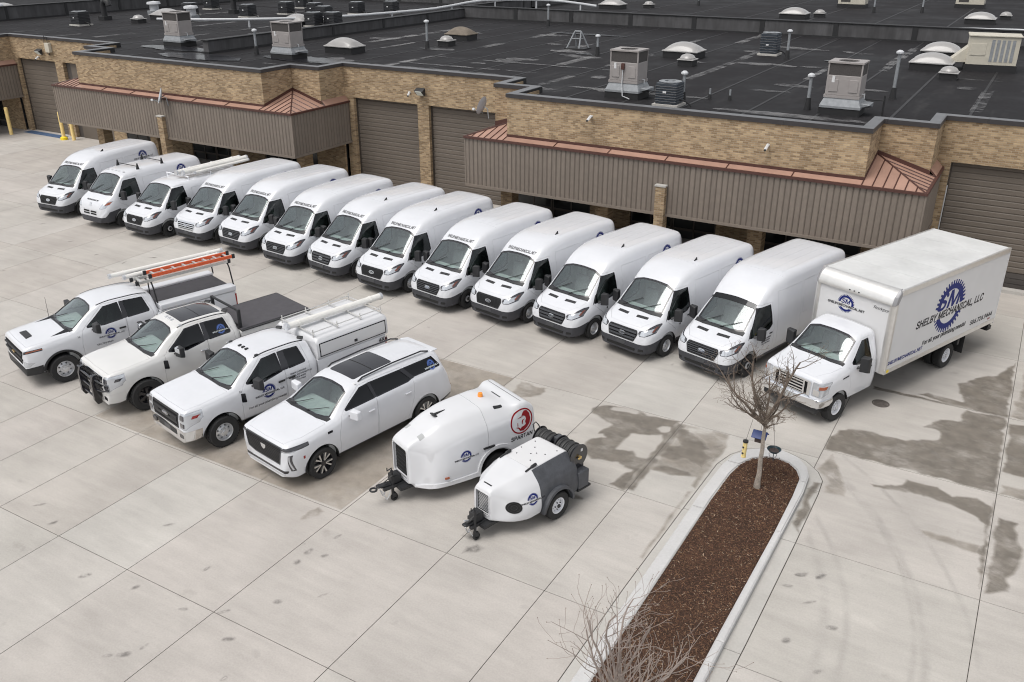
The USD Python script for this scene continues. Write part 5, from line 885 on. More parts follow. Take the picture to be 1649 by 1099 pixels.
def van(label, roof, kind, wkind, pose, text=True, antenna=True, logo=True, door_text=False, group=None, banded=False):
    sh0 = van_base(roof); L = sh0.L; sh = Shell.__new__(Shell); sh.__dict__ = dict(sh0.__dict__); sh.parts = list(sh0.parts)
    if kind == "mesh":
        for k in range(9): sh.decal("grille_bar", sbox(-.6, .69 + .032 * k, .6, .70 + .032 * k).intersection(GRILLE.buffer(-.02)), "x", -.45, .2, "black_plastic", .01)
    if kind == "fine":
        for k in range(5): sh.decal("grille_bar", sbox(-.6, .715 + .055 * k, .6, .732 + .055 * k).intersection(GRILLE.buffer(-.02)), "x", -.45, .2, "grey_gloss", .02)
    if kind == "thick":
        for k in range(3): sh.decal("grille_bar", rp([(-.6, .72 + .095 * k), (.6, .72 + .095 * k), (.6, .765 + .095 * k), (-.6, .765 + .095 * k)], .015).intersection(GRILLE.buffer(-.02)), "x", -.45, .2, "grey_gloss", .03)
    if kind == "chrome":
        for k in range(4): sh.decal("grille_bar", sbox(-.6, .72 + .072 * k, .6, .752 + .072 * k).intersection(GRILLE.buffer(-.02)), "x", -.45, .2, "chrome", .022)
    sh.decal("grille_surround", GRILLE.buffer(.012).difference(GRILLE.buffer(-.02)), "x", -.45, .2, "chrome" if kind == "chrome" else "black_plastic", .012)
    oval_badge(sh, 0, .83, .125, .055)
    if text: front_text(sh, "SHELBYMECHANICAL.NET", 0, 2.13 if roof != "low" else 2.05, .068, -2.1, -1.6)
    if logo: side_logo(sh, L.x1 + 1.04, {"medium": 1.97, "high": 2.0, "low": 1.6}[roof], .27)
    if door_text:
        for q, w in enumerate(("DRAIN CLEANING", "SEWER REPAIR", "586.726.9444")): side_text(sh, w, -1.82, .98 - .075 * q, .045)
    if banded: sh.decal("sun_band", Polygon([(-1.50, -.75), (-1.50, .75), (-1.62, .72), (-1.635, 0), (-1.62, -.72)]), "z", 1.6, 2.6, "roof_glass", .002)
    root = thing("cargo_van", label, "van", group, (pose[0], pose[1], 0), -(math.pi / 2 + pose[2])); sh.emit(root)
    for wx in (-1.02, -1.02 - (3.75 if roof != "low" else 3.3)):
        for y in (.90, -.90): wheel(root, wx, y, .355, .235, wkind)
    obj("underbody", bx(L.x1 + .2, -.3, -.75, .75, .20, .40), "dark_void", root)
    cab_kit(root, -1.0, 1.27, .80, -1.95, .92)
    obj("bulkhead", (L.solid(-.065) ^ mbox(-2.44, -2.40, -2, 2, .45, 3)), "cab_light", root)
    for y in (1.0, -1.0): wing_mirror(root, -1.22, y, 1.36, .36, .17)
    wipers(root, L, -.80, (-.62, .05), .75)
    for s in (1, -1): obj("door_handle", rbox(-2.16, -2.0, *sorted((s * 1.0, s * 1.035)), 1.08, 1.12, .012), "black_plastic", root, 40)
    obj("filler_dot", cyl((-1.62, .99, .93), (-1.62, 1.032, .93), .03), "black_plastic", root)
    if antenna: z = L.at("zt", -3.0) + .02; obj("roof_antenna", hull([(-2.93, .5, z), (-3.07, .5, z), (-3.06, .5, z + .09)], .018), "black_plastic", root, 40)
    for k, (px, py) in enumerate(((-1.05, -.3), (-1.1, .2))):
        if random.Random(label + str(k)).random() < .6: obj("paper", move(bx(-.09, .09, -.06, .06, 0, .006), (px, py, 1.278), rz=.4 * k), "paper", root)
    return root
VG = "white cargo vans parked side by side"
def pose_rz(h): return -(math.pi / 2 + h)
def place(src, label, pose): return copy_of(src, "cargo_van", label, (pose[0], pose[1], 0), pose_rz(pose[2]), VG)
P = dict(v1=(-38.43, 23.68, -.07), v2=(-35.36, 23.62, .03), v3=(-32.45, 23.6, .06), v4=(-29.92, 24.14, .06), v5=(-27.44, 24.26, .10), v6=(-24.63, 23.88, .09), v7=(-22.30, 23.85, .17), v8=(-19.69, 23.61, .13),
         v9=(-17.08, 23.39, .17), v10=(-14.63, 23.41, .19), v11=(-12.22, 23.35, .23), v12=(-9.74, 23.31, .25), v13=(-7.18, 23.24, .28))
a = van("white cargo van at the far left end of the row, antenna on its roof", "medium", "mesh", "steel", P["v1"], group=VG)
place(a, "white cargo van with plain black grille, eighth from the left end of the row", P["v8"])
place(a, "white cargo van with plain black grille, tenth from the left end of the row", P["v10"])
b = van("white cargo van with fine black grille bars, fifth from the left end of the row", "medium", "fine", "black_steel", P["v5"], antenna=False, group=VG)
place(b, "white cargo van with fine black grille bars, sixth from the left end of the row", P["v6"])
place(b, "white cargo van with a bright green vest on its dashboard, ninth from the left", P["v9"])
van("white cargo van with thick grey grille bars and lettering over its windscreen", "medium", "thick", "steel", P["v7"], group=VG)
c = van("white cargo van with thick grille bars, no lettering over its windscreen, eleventh from left", "medium", "thick", "steel", P["v11"], text=False, group=VG)
place(c, "white cargo van with thick grey grille bars beside the tallest van", P["v12"])
van("white cargo van with chrome grille bars, fourth from the left end", "medium", "chrome", "black_steel", P["v4"], antenna=False, group=VG)
van("tallest white cargo van, dark band along its windscreen top, beside the box truck", "high", "fine", "black_steel", P["v13"], text=False, antenna=False, door_text=True, group=VG, banded=True)
lv = van("low roofed white cargo van carrying long white pipes on its roof rack", "low", "mesh", "black_steel", P["v3"], text=False, antenna=False, group=VG)
for xr in (-2.5, -3.7, -4.9):
    obj("roof_rack_bar", [cyl((xr, -.75, 2.27), (xr, .75, 2.27), .022, 8), cyl((xr, -.72, 2.08), (xr, -.72, 2.27), .022, 8), cyl((xr, .72, 2.08), (xr, .72, 2.27), .022, 8)], "white_wheel", lv, 40)
def in_world(pose, pts):
    c, s = math.cos(pose_rz(pose[2])), math.sin(pose_rz(pose[2])); p = np.asarray(pts, float)
    return np.column_stack([pose[0] + c * p[:, 0] - s * p[:, 1], pose[1] + s * p[:, 0] + c * p[:, 1], p[:, 2]])
def pipe_thing(pose, p0, p1, r, label, cap="steel_silver", name="pipe_tube", mt="pvc_pipe"):
    rz = pose_rz(pose[2]); base = in_world(pose, [p0])[0]; t = thing(name, label, "pipe", None, base, rz); d = np.array(p1, float) - np.array(p0, float)
    obj("pipe", cyl((0, 0, 0), d, r, 20), mt, t, 40)
    u = d / np.linalg.norm(d); obj("end_cap", cyl(-u * .03, u * .05, r * 1.1, 20), cap, t, 40); obj("end_cap", cyl(d - u * .05, d + u * .03, r * 1.1, 20), cap, t, 40)
    for q in (.12, .88): obj("collar", cyl(d * q - u * .02, d * q + u * .02, r * 1.14, 20), mt, t, 40)
    return t
pipe_thing(P["v3"], (-2.45, .45, 2.42), (-6.0, .45, 2.42), .10, "fat white capped pipe on the low van's roof, beside the thin one")
pipe_thing(P["v3"], (-2.30, .20, 2.42), (-5.8, .20, 2.42), .10, "fat white capped pipe on the low van's roof, farthest from the camera")
pipe_thing(P["v3"], (-2.9, .68, 2.36), (-5.9, .68, 2.36), .06, "thin white pipe on the low van's roof rack, nearest its driver side")
# ---- the van with the snub nose
def snub_van(pose):
    e = -5.6; hood = [(0, .70), (-.04, .86), (-.10, 1.02), (-.2, 1.16), (-.38, 1.30), (-.60, 1.42), (-.64, 1.45), (-1.0, 1.80)]
    L = Loft(0, e, 60, dense=((0, -.3, 26), (-.55, -.75, 14), (-1.3, -2.0, 14), (e + .25, e, 12)), zt=hood + [(-1.38, 2.14), (-1.55, 2.20), (-1.9, 2.25), (-2.6, 2.28), (e + .3, 2.27), (e + .06, 2.18), (e, 2.05)],
        zb=.32, w=[(0, .70), (-.05, .86), (-.2, .96), (-.5, 1.01), (e + .2, 1.02), (e, .96)], wb=[(0, .6), (-.3, .92), (e, .95)], zm=.75, wt=[(0, .66), (-.1, .82), (-.4, .86), (-.62, .87), (-1.38, .80), (-2, .84), (e + .2, .84), (e, .78)],
        wl=[(0, .68), (-.2, .94), (-.5, .99), (e, .98)], zl=[(0, .66), (-.3, 1.0), (-.7, 1.25), (-1.4, 1.4), (e, 1.4)], cr=.045, r1=.06, r3=.3, r4=[(0, .06), (-.5, .12), (-1.4, .12), (-2.5, .2), (e, .2)])
    sh = Shell(L, mbox(e + .05, -.2, -2, 2, .4, 3))
    sh.window("windscreen", rp([(-.61, -.4), (-.61, .4), (-.66, .66), (-.72, .80), (-1.30, .73), (-1.37, .4), (-1.38, 0), (-1.37, -.4), (-1.30, -.73), (-.72, -.80), (-.66, -.66)], .03), "z", 1.3, 2.6, "windscreen_glass", .045)
    sh.both(sh.window, "door_window", rp([(-.86, 1.36), (-1.30, 1.98), (-1.92, 2.0), (-1.98, 1.32), (-1.2, 1.26)], .03), "side_glass", .03); sh.trim(-.5, -2.3)
    for wx in (-.95, -4.4): sh.arch(wx, .36, .44, 1.02)
    sh.carve("front_bumper", Polygon([(.1, .1), (.1, .56), (-.12, .58), (-.3, .80), (-.85, .86), (-.85, .1)]), "y", -2, 2, "bumper_plastic", .003)
    g = rp([(-.5, .62), (.5, .62), (.5, .86), (-.5, .86)], .05); sh.carve("grille", g, "x", -.5, .2, "white_paint", .004)
    for y0, y1 in ((-.44, -.04), (.04, .44)):
        for z in (.655, .755): sh.decal("grille_slot", rp([(y0, z), (y1, z), (y1, z + .07), (y0, z + .07)], .015), "x", -.5, .2, "dark_void", .006)
    sh.both_front(sh.carve, "headlight", rp([(.60, .96), (.66, .90), (.90, .98), (.97, 1.24), (.90, 1.24), (.70, 1.12)], .02), -.7, .1, "lamp_lens", gap=.003)
    sh.both_front(sh.decal, "turn_signal", Polygon([(.86, 1.10), (.95, 1.12), (.955, 1.22), (.90, 1.21)]), -.7, .1, "amber_lens", d=.008)
    sh.both(sh.carve, "door", Polygon([(-1.38, .45), (-1.3, .85), (-.86, 1.1), (-.84, 1.34), (-1.28, 2.05), (-1.98, 2.08), (-2.08, 1.4), (-2.08, .45)]), "white_paint", gap=.007)
    sh.both(sh.carve, "side_panel", Polygon([(-2.25, .6), (-2.25, 1.95), (-3.6, 1.95), (-3.6, .6)]), "white_paint", gap=.006)
    sh.carve("cowl", Polygon([(-.57, -.5), (-.57, .5), (-.63, .84), (-.72, .84), (-.72, -.84), (-.63, -.84)]), "z", 1.2, 1.56, "black_plastic", .002)
    sh.decal("badge", Point(0, 1.09).buffer(.075, 20).difference(Point(0, 1.09).buffer(.055, 20)), "x", -.5, .1, "steel_silver", .012); sh.decal("badge_emblem", Polygon([(-.035, 1.12), (.035, 1.12), (.02, 1.06), (0, 1.045), (-.02, 1.06)]), "x", -.5, .1, "steel_silver", .01)
    front_text(sh, "SHELBYMECHANICAL.NET", 0, 1.22, .045, -.6, 0, "logo_black"); side_logo(sh, -4.4, 1.86, .27)
    r = thing("cargo_van", "white snub nosed cargo van with white grille and black roof bars", "van", VG, (pose[0], pose[1], 0), pose_rz(pose[2])); sh.emit(r)
    for wx in (-.95, -4.4):
        for y in (.89, -.89): wheel(r, wx, y, .345, .23, "black_steel")
    obj("underbody", bx(e + .2, -.3, -.75, .75, .2, .42), "dark_void", r); cab_kit(r, -.8, 1.35, .80, -1.75, .95); obj("bulkhead", L.solid(-.065) ^ mbox(-2.30, -2.26, -2, 2, .45, 3), "cab_light", r)
    for y in (.98, -.98): wing_mirror(r, -.98, y, 1.42, .36, .18)
    wipers(r, L, -.62, (-.6, .05), .75)
    for y in (-.55, -.25, 0, .25, .55): obj("marker_lamp", rbox(-1.66, -1.58, y - .045, y + .045, 2.24, 2.275, .012), "steel_silver", r, 40)
    for xr in (-2.25, -3.55):
        p = thing("roof_bar", parent=r); obj("crossbar", cyl((xr, -.72, 2.40), (xr, .72, 2.40), .02, 8), "black_plastic", p, 40)
        for y in (-.7, .7): obj("post", hull([(xr - .06, y, 2.25), (xr + .06, y, 2.25), (xr, y, 2.52)], .03), "black_plastic", p, 40)
    return r
snub_van(P["v2"])
t = thing("safety_vest", "bright green vest lying on the dashboard of the ninth van", "vest", None, (*in_world(P["v9"], [(-1.05, -.45, 1.275)])[0],), pose_rz(P["v9"][2])); obj("cloth", hull([(0, 0, .01), (.22, .03, .015), (.2, .26, .012), (0, .24, .03)], .012), "green_vest", t, 40)
# ---------------------------------------------------------------- pickup trucks
def pickup_loft(rear=-3.92):
    return Loft(0, rear, 60, dense=((0, -.25, 26), (-1.3, -1.55, 14), (-2.0, -2.5, 14), (rear + .3, rear, 14)),
        zt=[(0, 1.02), (-.02, 1.14), (-.07, 1.24), (-.16, 1.285), (-.5, 1.335), (-.9, 1.37), (-1.34, 1.42), (-1.40, 1.44), (-1.8, 1.70), (-2.12, 1.89), (-2.3, 1.955), (-2.7, 2.0), (-3.3, 1.995), (-3.7, 1.95), (-3.86, 1.88), (rear, 1.70)],
        zb=[(0, .42), (-.3, .42), (-.6, .46), (-4, .46)], w=[(0, .86), (-.06, .93), (-.2, .97), (-.5, 1.0), (rear + .1, 1.0), (rear, .97)], wb=[(0, .80), (-.3, .9), (-4, .93)], zm=.82,
        wt=[(0, .86), (-.08, .90), (-1.30, .89), (-1.42, .84), (-2.12, .70), (-3.6, .70), (rear, .69)], wl=[(0, .85), (-.1, .92), (-.5, .975), (-4, .975)],
        zl=[(0, .92), (-.1, 1.08), (-.5, 1.2), (-1.2, 1.30), (-1.7, 1.37), (-4, 1.38)], cr=[(0, .02), (-.4, .04), (-1.3, .045), (-2.2, .045), (-4, .035)], r1=.06, r3=.12, r4=[(0, .05), (-.2, .09), (-1.3, .10), (-1.6, .07), (-2.3, .12), (-4, .12)])
def bed_part(root, x0, x1, wheel_x, mt, zr=1.38):
    B = Loft(x0, x1, 30, dense=((x1 + .15, x1, 8),), zt=zr, zb=.58, w=[(x0, 1.0), (x1 + .1, 1.0), (x1, .95)], wb=.92, zm=.82, wt=[(x0, .97), (x1 + .1, .97), (x1, .93)], wl=[(x0, .985), (x1 + .1, .985), (x1, .94)], zl=1.2, cr=0, r1=.06, r3=.1, r4=.04)
    m = B.solid(0) - mbox(x1 + .06, x0 - .06, -.82, .82, .86, 3)
    for s in (1, -1): m = m - to_mf(cyl((wheel_x, s * .55, .42), (wheel_x, s * 1.4, .42), .52, 36))
    obj("bed", m, mt, root, 35)
    for s in (1, -1):
        o, i = to_mf(cyl((wheel_x, s * .56, .42), (wheel_x, s * .95, .42), .524, 32)), to_mf(cyl((wheel_x, s * .59, .42), (wheel_x, s * 1.2, .42), .50, 32)); obj("wheel_well", (o - i) ^ mbox(-9, 0, -2, 2, .58, 3), "dark_void", root, 40)
    obj("tailgate", bx(x1 - .012, x1 + .03, -.78, .78, .70, zr - .04), mt, root)
    for s in (1, -1): obj("tail_lamp", rbox(x1 - .02, x1 + .06, *sorted((s * .83, s * .965)), .88, 1.28, .02), "red_lens", root, 40)
    obj("rear_bumper", rbox(x1 - .16, x1 + .05, -.93, .93, .46, .62, .04), "chrome", root, 40)
def pickup(kind, label, pose):
    ford = kind != "chev"; L = pickup_loft(); mt = {"chev": "white_paint", "bull": "cream_white_paint", "cap": "white_paint"}[kind]
    sh = Shell(L, mbox(-3.87, -.25, -2, 2, .56, 3)); gl = "privacy_glass" if kind == "bull" else "side_glass"
    sh.window("windscreen", rp([(-1.33, -.35), (-1.33, .35), (-1.38, .62), (-1.44, .785), (-2.05, .665), (-2.14, .45), (-2.16, 0), (-2.14, -.45), (-2.05, -.665), (-1.44, -.785), (-1.38, -.62)], .03), "z", 1.2, 2.3, "windscreen_glass", .04)
    rear0 = -2.98 if kind != "cap" else -3.05; rear1 = -3.70 if kind != "cap" else -3.62
    sh.both(sh.window, "door_window", rp([(-1.74, 1.44), (-2.02, 1.62), (-2.40, 1.90), (-2.84, 1.93), (-2.88, 1.44), (-2.3, 1.40 if not ford else 1.34)], .03), gl, .03)
    sh.both(sh.window, "door_window", rp([(rear0, 1.44), (rear0 + .02, 1.93), (rear1 + .12, 1.90), (rear1, 1.46)], .05), gl if kind != "cap" else "privacy_glass", .03)
    sh.both(sh.decal, "pillar_trim", sbox(rear0 + .0, 1.45, -2.87, 1.925), "black_gloss", .002)
    sh.window("rear_window", rp([(-.55, 1.44), (.55, 1.44), (.50, 1.72), (-.50, 1.72)], .04), "x", -4.1, -3.7, "privacy_glass", .03)
    sh.trim(-1.2, -3.85); sh.arch(-.98, .42, .53 if kind != "bull" else .55, 1.0)
    if kind == "chev": sh.carve("front_bumper", Polygon([(.1, .2), (.1, .66), (-.12, .70), (-.44, .72), (-.44, .2)]), "y", -2, 2, "black_plastic", .003)
    elif kind == "cap": sh.carve("front_bumper", Polygon([(.1, .2), (.1, .74), (-.12, .76), (-.44, .76), (-.44, .2)]), "y", -2, 2, "chrome", .003)
    else: sh.carve("front_bumper", Polygon([(.1, .2), (.1, .72), (-.12, .74), (-.44, .76), (-.44, .2)]), "y", -2, 2, mt, .003)
    sh.carve("air_dam", Polygon([(.1, .1), (.1, .50), (-.44, .52), (-.44, .1)]), "y", -2, 2, "black_plastic", .003)
    if ford: sh.decal("bumper_insert", rp([(-.46, .54), (.46, .54), (.46, .70), (-.46, .70)], .02), "x", -.4, .2, "black_plastic", .004); sh.decal("number_plate", sbox(-.15, .55, .15, .68), "x", -.4, .2, "grey_gloss", .012)
    if ford:
        g = rp([(-.62, .79), (.62, .79), (.665, 1.20), (-.665, 1.20)], .03); sh.carve("grille", g, "x", -.4, .2, "grille_black", .003)
        sh.decal("grille_surround", g.difference(g.buffer(-.04)), "x", -.4, .2, "chrome" if kind == "bull" else "black_plastic", .012)
        bars = [(.90, .98), (1.03, 1.10)] if kind == "cap" else [(.87, .91), (.96, 1.00), (1.06, 1.10)]
        for z0, z1 in bars: sh.decal("grille_bar", sbox(-.6, z0, .6, z1), "x", -.4, .2, "black_plastic" if kind == "cap" else "chrome", .022)
        for s in (1, -1): sh.decal("grille_bar", sbox(min(s * .30, s * .60), 1.0, max(s * .30, s * .60), 1.035), "x", -.4, .2, "black_plastic", .03)
        oval_badge(sh, 0, 1.02, .15, .065)
        hl = rp([(.68, .80), (.90, .80), (.985, .95), (.985, 1.26), (.72, 1.22), (.68, 1.1)], .02); sh.both_front(sh.carve, "headlight", hl, -.5, .2, "lamp_lens", gap=.003)
        for z0 in (.86, 1.06): sh.both_front(sh.decal, "reflector", rp([(.72, z0), (.88, z0), (.88, z0 + .12), (.72, z0 + .12)], .02), -.4, .2, "lamp_dark", d=.006)
        sh.both_front(sh.decal, "turn_signal", Polygon([(.95, 1.08), (.972, 1.08), (.972, 1.15), (.95, 1.15)]), -.5, .1, "lamp_dark" if kind == "bull" else "red_lens", d=.008)
        sh.both_front(sh.decal, "fog_lamp", rp([(.60, .52), (.80, .54), (.80, .64), (.60, .64)], .03), -.5, .2, "black_gloss", d=.004)
        sh.both(sh.decal, "fender_vent", rp([(-1.58, 1.02), (-1.58, 1.27), (-1.70, 1.24), (-1.72, .98)], .02), "black_gloss", d=.008)
    else:
        g = rp([(-.62, .74), (.62, .74), (.80, 1.17), (-.80, 1.17)], .03); sh.carve("grille", g, "x", -.4, .2, "grille_black", .003)
        for z0 in (.90, 1.05): sh.decal("grille_bar", sbox(-.75, z0, .75, z0 + .05), "x", -.4, .2, "black_plastic", .03)
        sh.decal("grille_badge", Polygon([(-.11, .985), (-.03, .985), (-.03, 1.01), (.03, 1.01), (.03, .985), (.11, .985), (.09, .955), (.03, .955), (.03, .93), (-.03, .93), (-.03, .955), (-.11, .955)]), "x", -.4, .2, "brass", .035)
        sh.both_front(sh.carve, "headlight", rp([(.70, .70), (.92, .72), (.97, .84), (.88, .90), (.68, .86)], .02), -.5, .2, "lamp_lens", gap=.003)
        sh.both_front(sh.carve, "running_lamp", rp([(.78, 1.10), (.985, 1.15), (.985, 1.23), (.84, 1.20)], .015), -.5, .2, "lamp_dark", gap=.003)
        sh.both_front(sh.decal, "turn_signal", Polygon([(.90, 1.16), (.975, 1.18), (.975, 1.205), (.91, 1.19)]), -.5, .2, "amber_lens", d=.006)
        sh.decal("hood_scoop", rp([(-.30, -.30), (-.30, .30), (-.48, .26), (-.48, -.26)], .02), "z", 1.0, 1.6, "black_plastic", .025)
        for s in (1, -1): sh.decal("hood_stripe", Polygon([(-.85, s * .70), (-1.36, s * .55), (-1.36, s * .80)]), "z", 1.0, 1.6, "logo_black", .003)
    sh.both(sh.carve, "door", Polygon([(-1.60, .50), (-1.58, 1.0), (-1.66, 1.40), (-2.0, 1.66), (-2.38, 1.955), (-2.90, 1.965), (-2.93, 1.4), (-2.93, .50)]), mt, gap=.006)
    sh.both(sh.carve, "door", Polygon([(-2.94, .50), (-2.94, 1.4), (-2.92, 1.965), (-3.60, 1.955), (rear1 - .07, 1.46), (rear1 - .10, .50)]), mt, gap=.006)
    sh.carve("hood", Polygon([(-.14, -.80), (-.11, 0), (-.14, .80), (-.5, .86), (-1.27, .86), (-1.27, -.86), (-.5, -.86)]), "z", 1.1, 1.55, mt, .006)
    sh.carve("cowl", Polygon([(-1.275, -.5), (-1.275, .5), (-1.33, .83), (-1.44, .835), (-1.44, -.835), (-1.33, -.83)]), "z", 1.2, 1.6, "black_plastic", .002)
    if kind == "bull":
        sh.decal("sunroof", rp([(-2.45, -.50), (-2.45, .50), (-3.66, .50), (-3.66, -.50)], .06), "z", 1.7, 2.3, "black_gloss", .006); sh.decal("sunroof_seam", sbox(-3.03, -.5, -3.01, .5), "z", 1.7, 2.3, "dark_void", .008)
    for s in (1, -1): sh.decal("drip_rail", sbox(-3.75, min(s * .62, s * .65), -2.25, max(s * .62, s * .65)), "z", 1.7, 2.3, "black_plastic", .008)
    if kind == "chev":
        ann = affinity.translate(Point(0, 0).buffer(.585, 24).difference(Point(0, 0).buffer(.53, 24)).intersection(sbox(-1, .08, 1, 1)), -.98, .42); sh.both(sh.decal, "arch_moulding", ann, "black_plastic", d=.014)
        side_logo(sh, -2.42, 1.12, .17); side_text(sh, "586.726.9444", -2.2, .84, .05)
        side_text(sh, "14", -1.52, 1.23, .045, sides=(1, -1))
    if kind == "cap":
        side_logo(sh, -2.38, 1.06, .20); side_text(sh, "For all your plumbing needs!", -2.35, .74, .062)
        for q, w in enumerate(("DRAIN CLEANING", "VIDEO PIPELINE INSPECTION", "SERVICE WORK", "586.726.9444")): side_text(sh, w, -3.32, 1.26 - .075 * q, .042)
        side_text(sh, "12", -1.58, 1.30, .045)
    if kind == "bull":
        b, t_ = logo_polys(.13); sh.decal("gear_logo", affinity.translate(flip_u(b), -3.42, 1.62), "y", .2, 1.6, "badge_blue", .003); sh.decal("logo_lettering", affinity.translate(flip_u(t_), -3.42, 1.62), "y", .2, 1.6, "paper", .003)
    root = thing("pickup_truck", label, "pickup truck", None, (pose[0], pose[1], 0), pose_rz(pose[2])); sh.emit(root, "cab", mt)
    r = .42 if kind != "bull" else .445; wk = "black_alloy" if kind == "bull" else "pickup"; xr = -5.04
    for x in (-.98, xr):
        for y in (.885, -.885): wheel(root, x, y, r, .29 if kind != "bull" else .32, wk, tread=kind != "chev")
    bed_part(root, -3.96, -6.36 if kind != "chev" else -6.50, xr, mt); obj("underbody", bx(-6.2, -.3, -.55, .55, .34, .60), "dark_void", root)
    for s in (1, -1): obj("running_board", rbox(-3.85, -1.65, *sorted((s * .84, s * 1.0)), .36, .42, .02), "black_plastic", root, 40)
    cab_kit(root, -1.66, 1.40, .74, -2.62, 1.02, row2=-3.42)
    mc = {"chev": None, "bull": "chrome", "cap": None}[kind]
    for y in (.96, -.96): wing_mirror(root, -1.98, y, 1.47, .26, .24, cap=mc)
    wipers(root, L, -1.34, (-.62, 0.02), .72)
    for s in (1, -1):
        for xh in (-2.78, -3.55 if kind != "cap" else -3.1): obj("door_handle", rbox(xh - .1, xh + .1, *sorted((s * .99, s * 1.025)), 1.17, 1.225, .015), {"chev": "black_plastic", "bull": "chrome", "cap": "black_plastic"}[kind], root, 40)
    if ford:
        for y in (-.62, -.16, 0, .16, .62): z = L.at("zt", -2.32) + .045 * (1 - (y / .7) ** 2); obj("clearance_lamp", rbox(-2.40, -2.30, y - .035, y + .035, z - .01, z + .035, .012), "black_plastic" if kind == "cap" else "steel_silver", root, 40)
        for y in (.5, -.5): obj("roof_lamp", hull([(-3.70, y, 1.99), (-3.86, y, 1.97), (-3.78, y + .1, 1.975), (-3.78, y - .1, 1.975)], .025), "black_plastic", root, 40)
    if kind == "chev":
        obj("radio_antenna", tube([(-1.28, -.75, 1.36), (-1.30, -.78, 2.05)], [.008, .004], 6), "black_plastic", root)
        for s in (1, -1): obj("bed_side_box", rbox(-6.52, -4.0, *sorted((s * .62, s * .99)), 1.385, 1.56, .03), "white_paint", root, 40)
        obj("bed_cover", bx(-6.45, -4.02, -.615, .615, 1.42, 1.50), "tonneau_vinyl", root)
        for xr_ in (-3.98, -6.50):
            z1 = 2.22; obj("ladder_rack", tube([(xr_ - .06, -.72, 1.5), (xr_, -.70, 2.1), (xr_, -.62, z1), (xr_, .62, z1), (xr_, .70, 2.1), (xr_ - .06, .72, 1.5)], .024, 8), "black_plastic", root, 40)
        for y in (-.45, .35): obj("rack_post", cyl((-3.98, y, 1.55), (-3.98, y, 2.22), .02, 8), "black_plastic", root, 40)
    if kind == "bull":
        for s in (1, -1):
            obj("bull_bar_upright", prism(rp([(.03, .40), (.16, .38), (.22, .50), (.22, 1.05), (.16, 1.22), (.05, 1.24), (.02, 1.1)], .04), "y", s * .42 - .05, s * .42 + .05), "black_gloss", root, 30)
            obj("bull_bar_wing", tube([(.14, s * .42, 1.12), (.10, s * .75, 1.10), (-.02, s * .92, 1.0), (-.02, s * .93, .88), (.08, s * .75, .84), (.14, s * .42, .82)], .026, 8), "black_gloss", root, 40)
        for z in (1.12, .82, .55): obj("bull_bar_tube", cyl((.15, -.42, z), (.15, .42, z), .03, 12), "black_gloss", root, 40)
        obj("bed_cover", rbox(-6.34, -4.02, -.90, .90, 1.37, 1.43, .02), "tonneau_vinyl", root, 40)
        for s in (1, -1): obj("bed_rail", rbox(-6.35, -4.0, *sorted((s * .90, s * .985)), 1.375, 1.41, .014), "black_plastic", root, 40)
        obj("headache_rack", [rbox(-4.12, -4.02, s * .78 - .04, s * .78 + .04, 1.42, 2.0, .02) for s in (1, -1)] + [rbox(-4.10, -4.04, -.78, .78, 1.93, 2.0, .02), rbox(-4.10, -4.04, -.78, .78, 1.46, 1.52, .02)], "black_plastic", root, 40)
    if kind == "cap":
        C = Loft(-3.98, -6.42, 26, dense=((-3.98, -4.2, 8), (-6.25, -6.42, 8)), zt=[(-3.98, 1.90), (-4.1, 1.96), (-6.3, 1.97), (-6.42, 1.93)], zb=1.385, w=.985, wb=.97, zm=1.5, wt=[(-3.98, .87), (-4.1, .90), (-6.42, .90)], wl=.955, zl=1.84, cr=.045, r1=.02, r3=.04, r4=.06)
        cs = Shell(C, mbox(-6.36, -4.04, -2, 2, 1.44, 3))
        for y0, y1 in ((.3, 1.5), (-1.5, -.3)):
            q = rp([(-4.06, 1.43), (-4.06, 1.83), (-6.36, 1.83), (-6.36, 1.43)], .02)
            cs.carve("side_door_gasket", q, "y", y0, y1, "black_plastic", .0); cs.decal("side_door", q.buffer(-.035), "y", y0, y1, "panel_white", .006)
            cs.decal("door_latch", rp([(-5.22, 1.52), (-5.22, 1.59), (-5.32, 1.59), (-5.32, 1.52)], .01), "y", y0, y1, "black_plastic", .02)
        tp = thing("topper", parent=root); cs.emit(tp, "topper_shell", "fibreglass_white")
        for xb in (-4.05, -4.85, -5.65, -6.38): obj("rack_crossbar", [rbox(xb - .02, xb + .02, -.80, .80, 2.05, 2.08, .012)] + [cyl((xb, s * .74, 1.92), (xb, s * .74, 2.18), .018, 8) for s in (1, -1)], "aluminium", root, 40)
        for s in (1, -1): obj("rack_rail", cyl((-4.05, s * .74, 2.10), (-6.38, s * .74, 2.10), .015, 8), "aluminium", root, 40)
        obj("four_by_four_mark", [move(text_poly_mesh("4X4", .12, .006), (-6.05, 1.003, 1.22), rx=math.pi / 2, rz=math.pi)], "logo_black", root)
        obj("fuel_rod", cyl((-1.0, .80, .98), (-1.0, .80, 1.02), .01), "yellow_bright", root)
    return root
def text_poly_mesh(s, h, depth=.004, bold=True): t = meshkit.text_mesh(s, h, depth, bold); return t
PK = dict(chev=(-24.23, 12.94, .29), bull=(-20.78, 12.98, .255), cap=(-17.46, 12.61, .225), suv=(-14.26, 12.75, .19))
pickup("chev", "white crew cab pickup with black hood scoop and a ladder rack", PK["chev"])
pickup("bull", "cream white pickup with black bull bar and dark bed cover", PK["bull"])
pickup("cap", "white pickup with chrome bumper and a white topper over its bed", PK["cap"])
pipe_thing(PK["chev"], (-3.15, -.52, 2.31), (-6.85, -.50, 2.31), .07, "long white pipe on the rack of the pickup with the orange ladder")
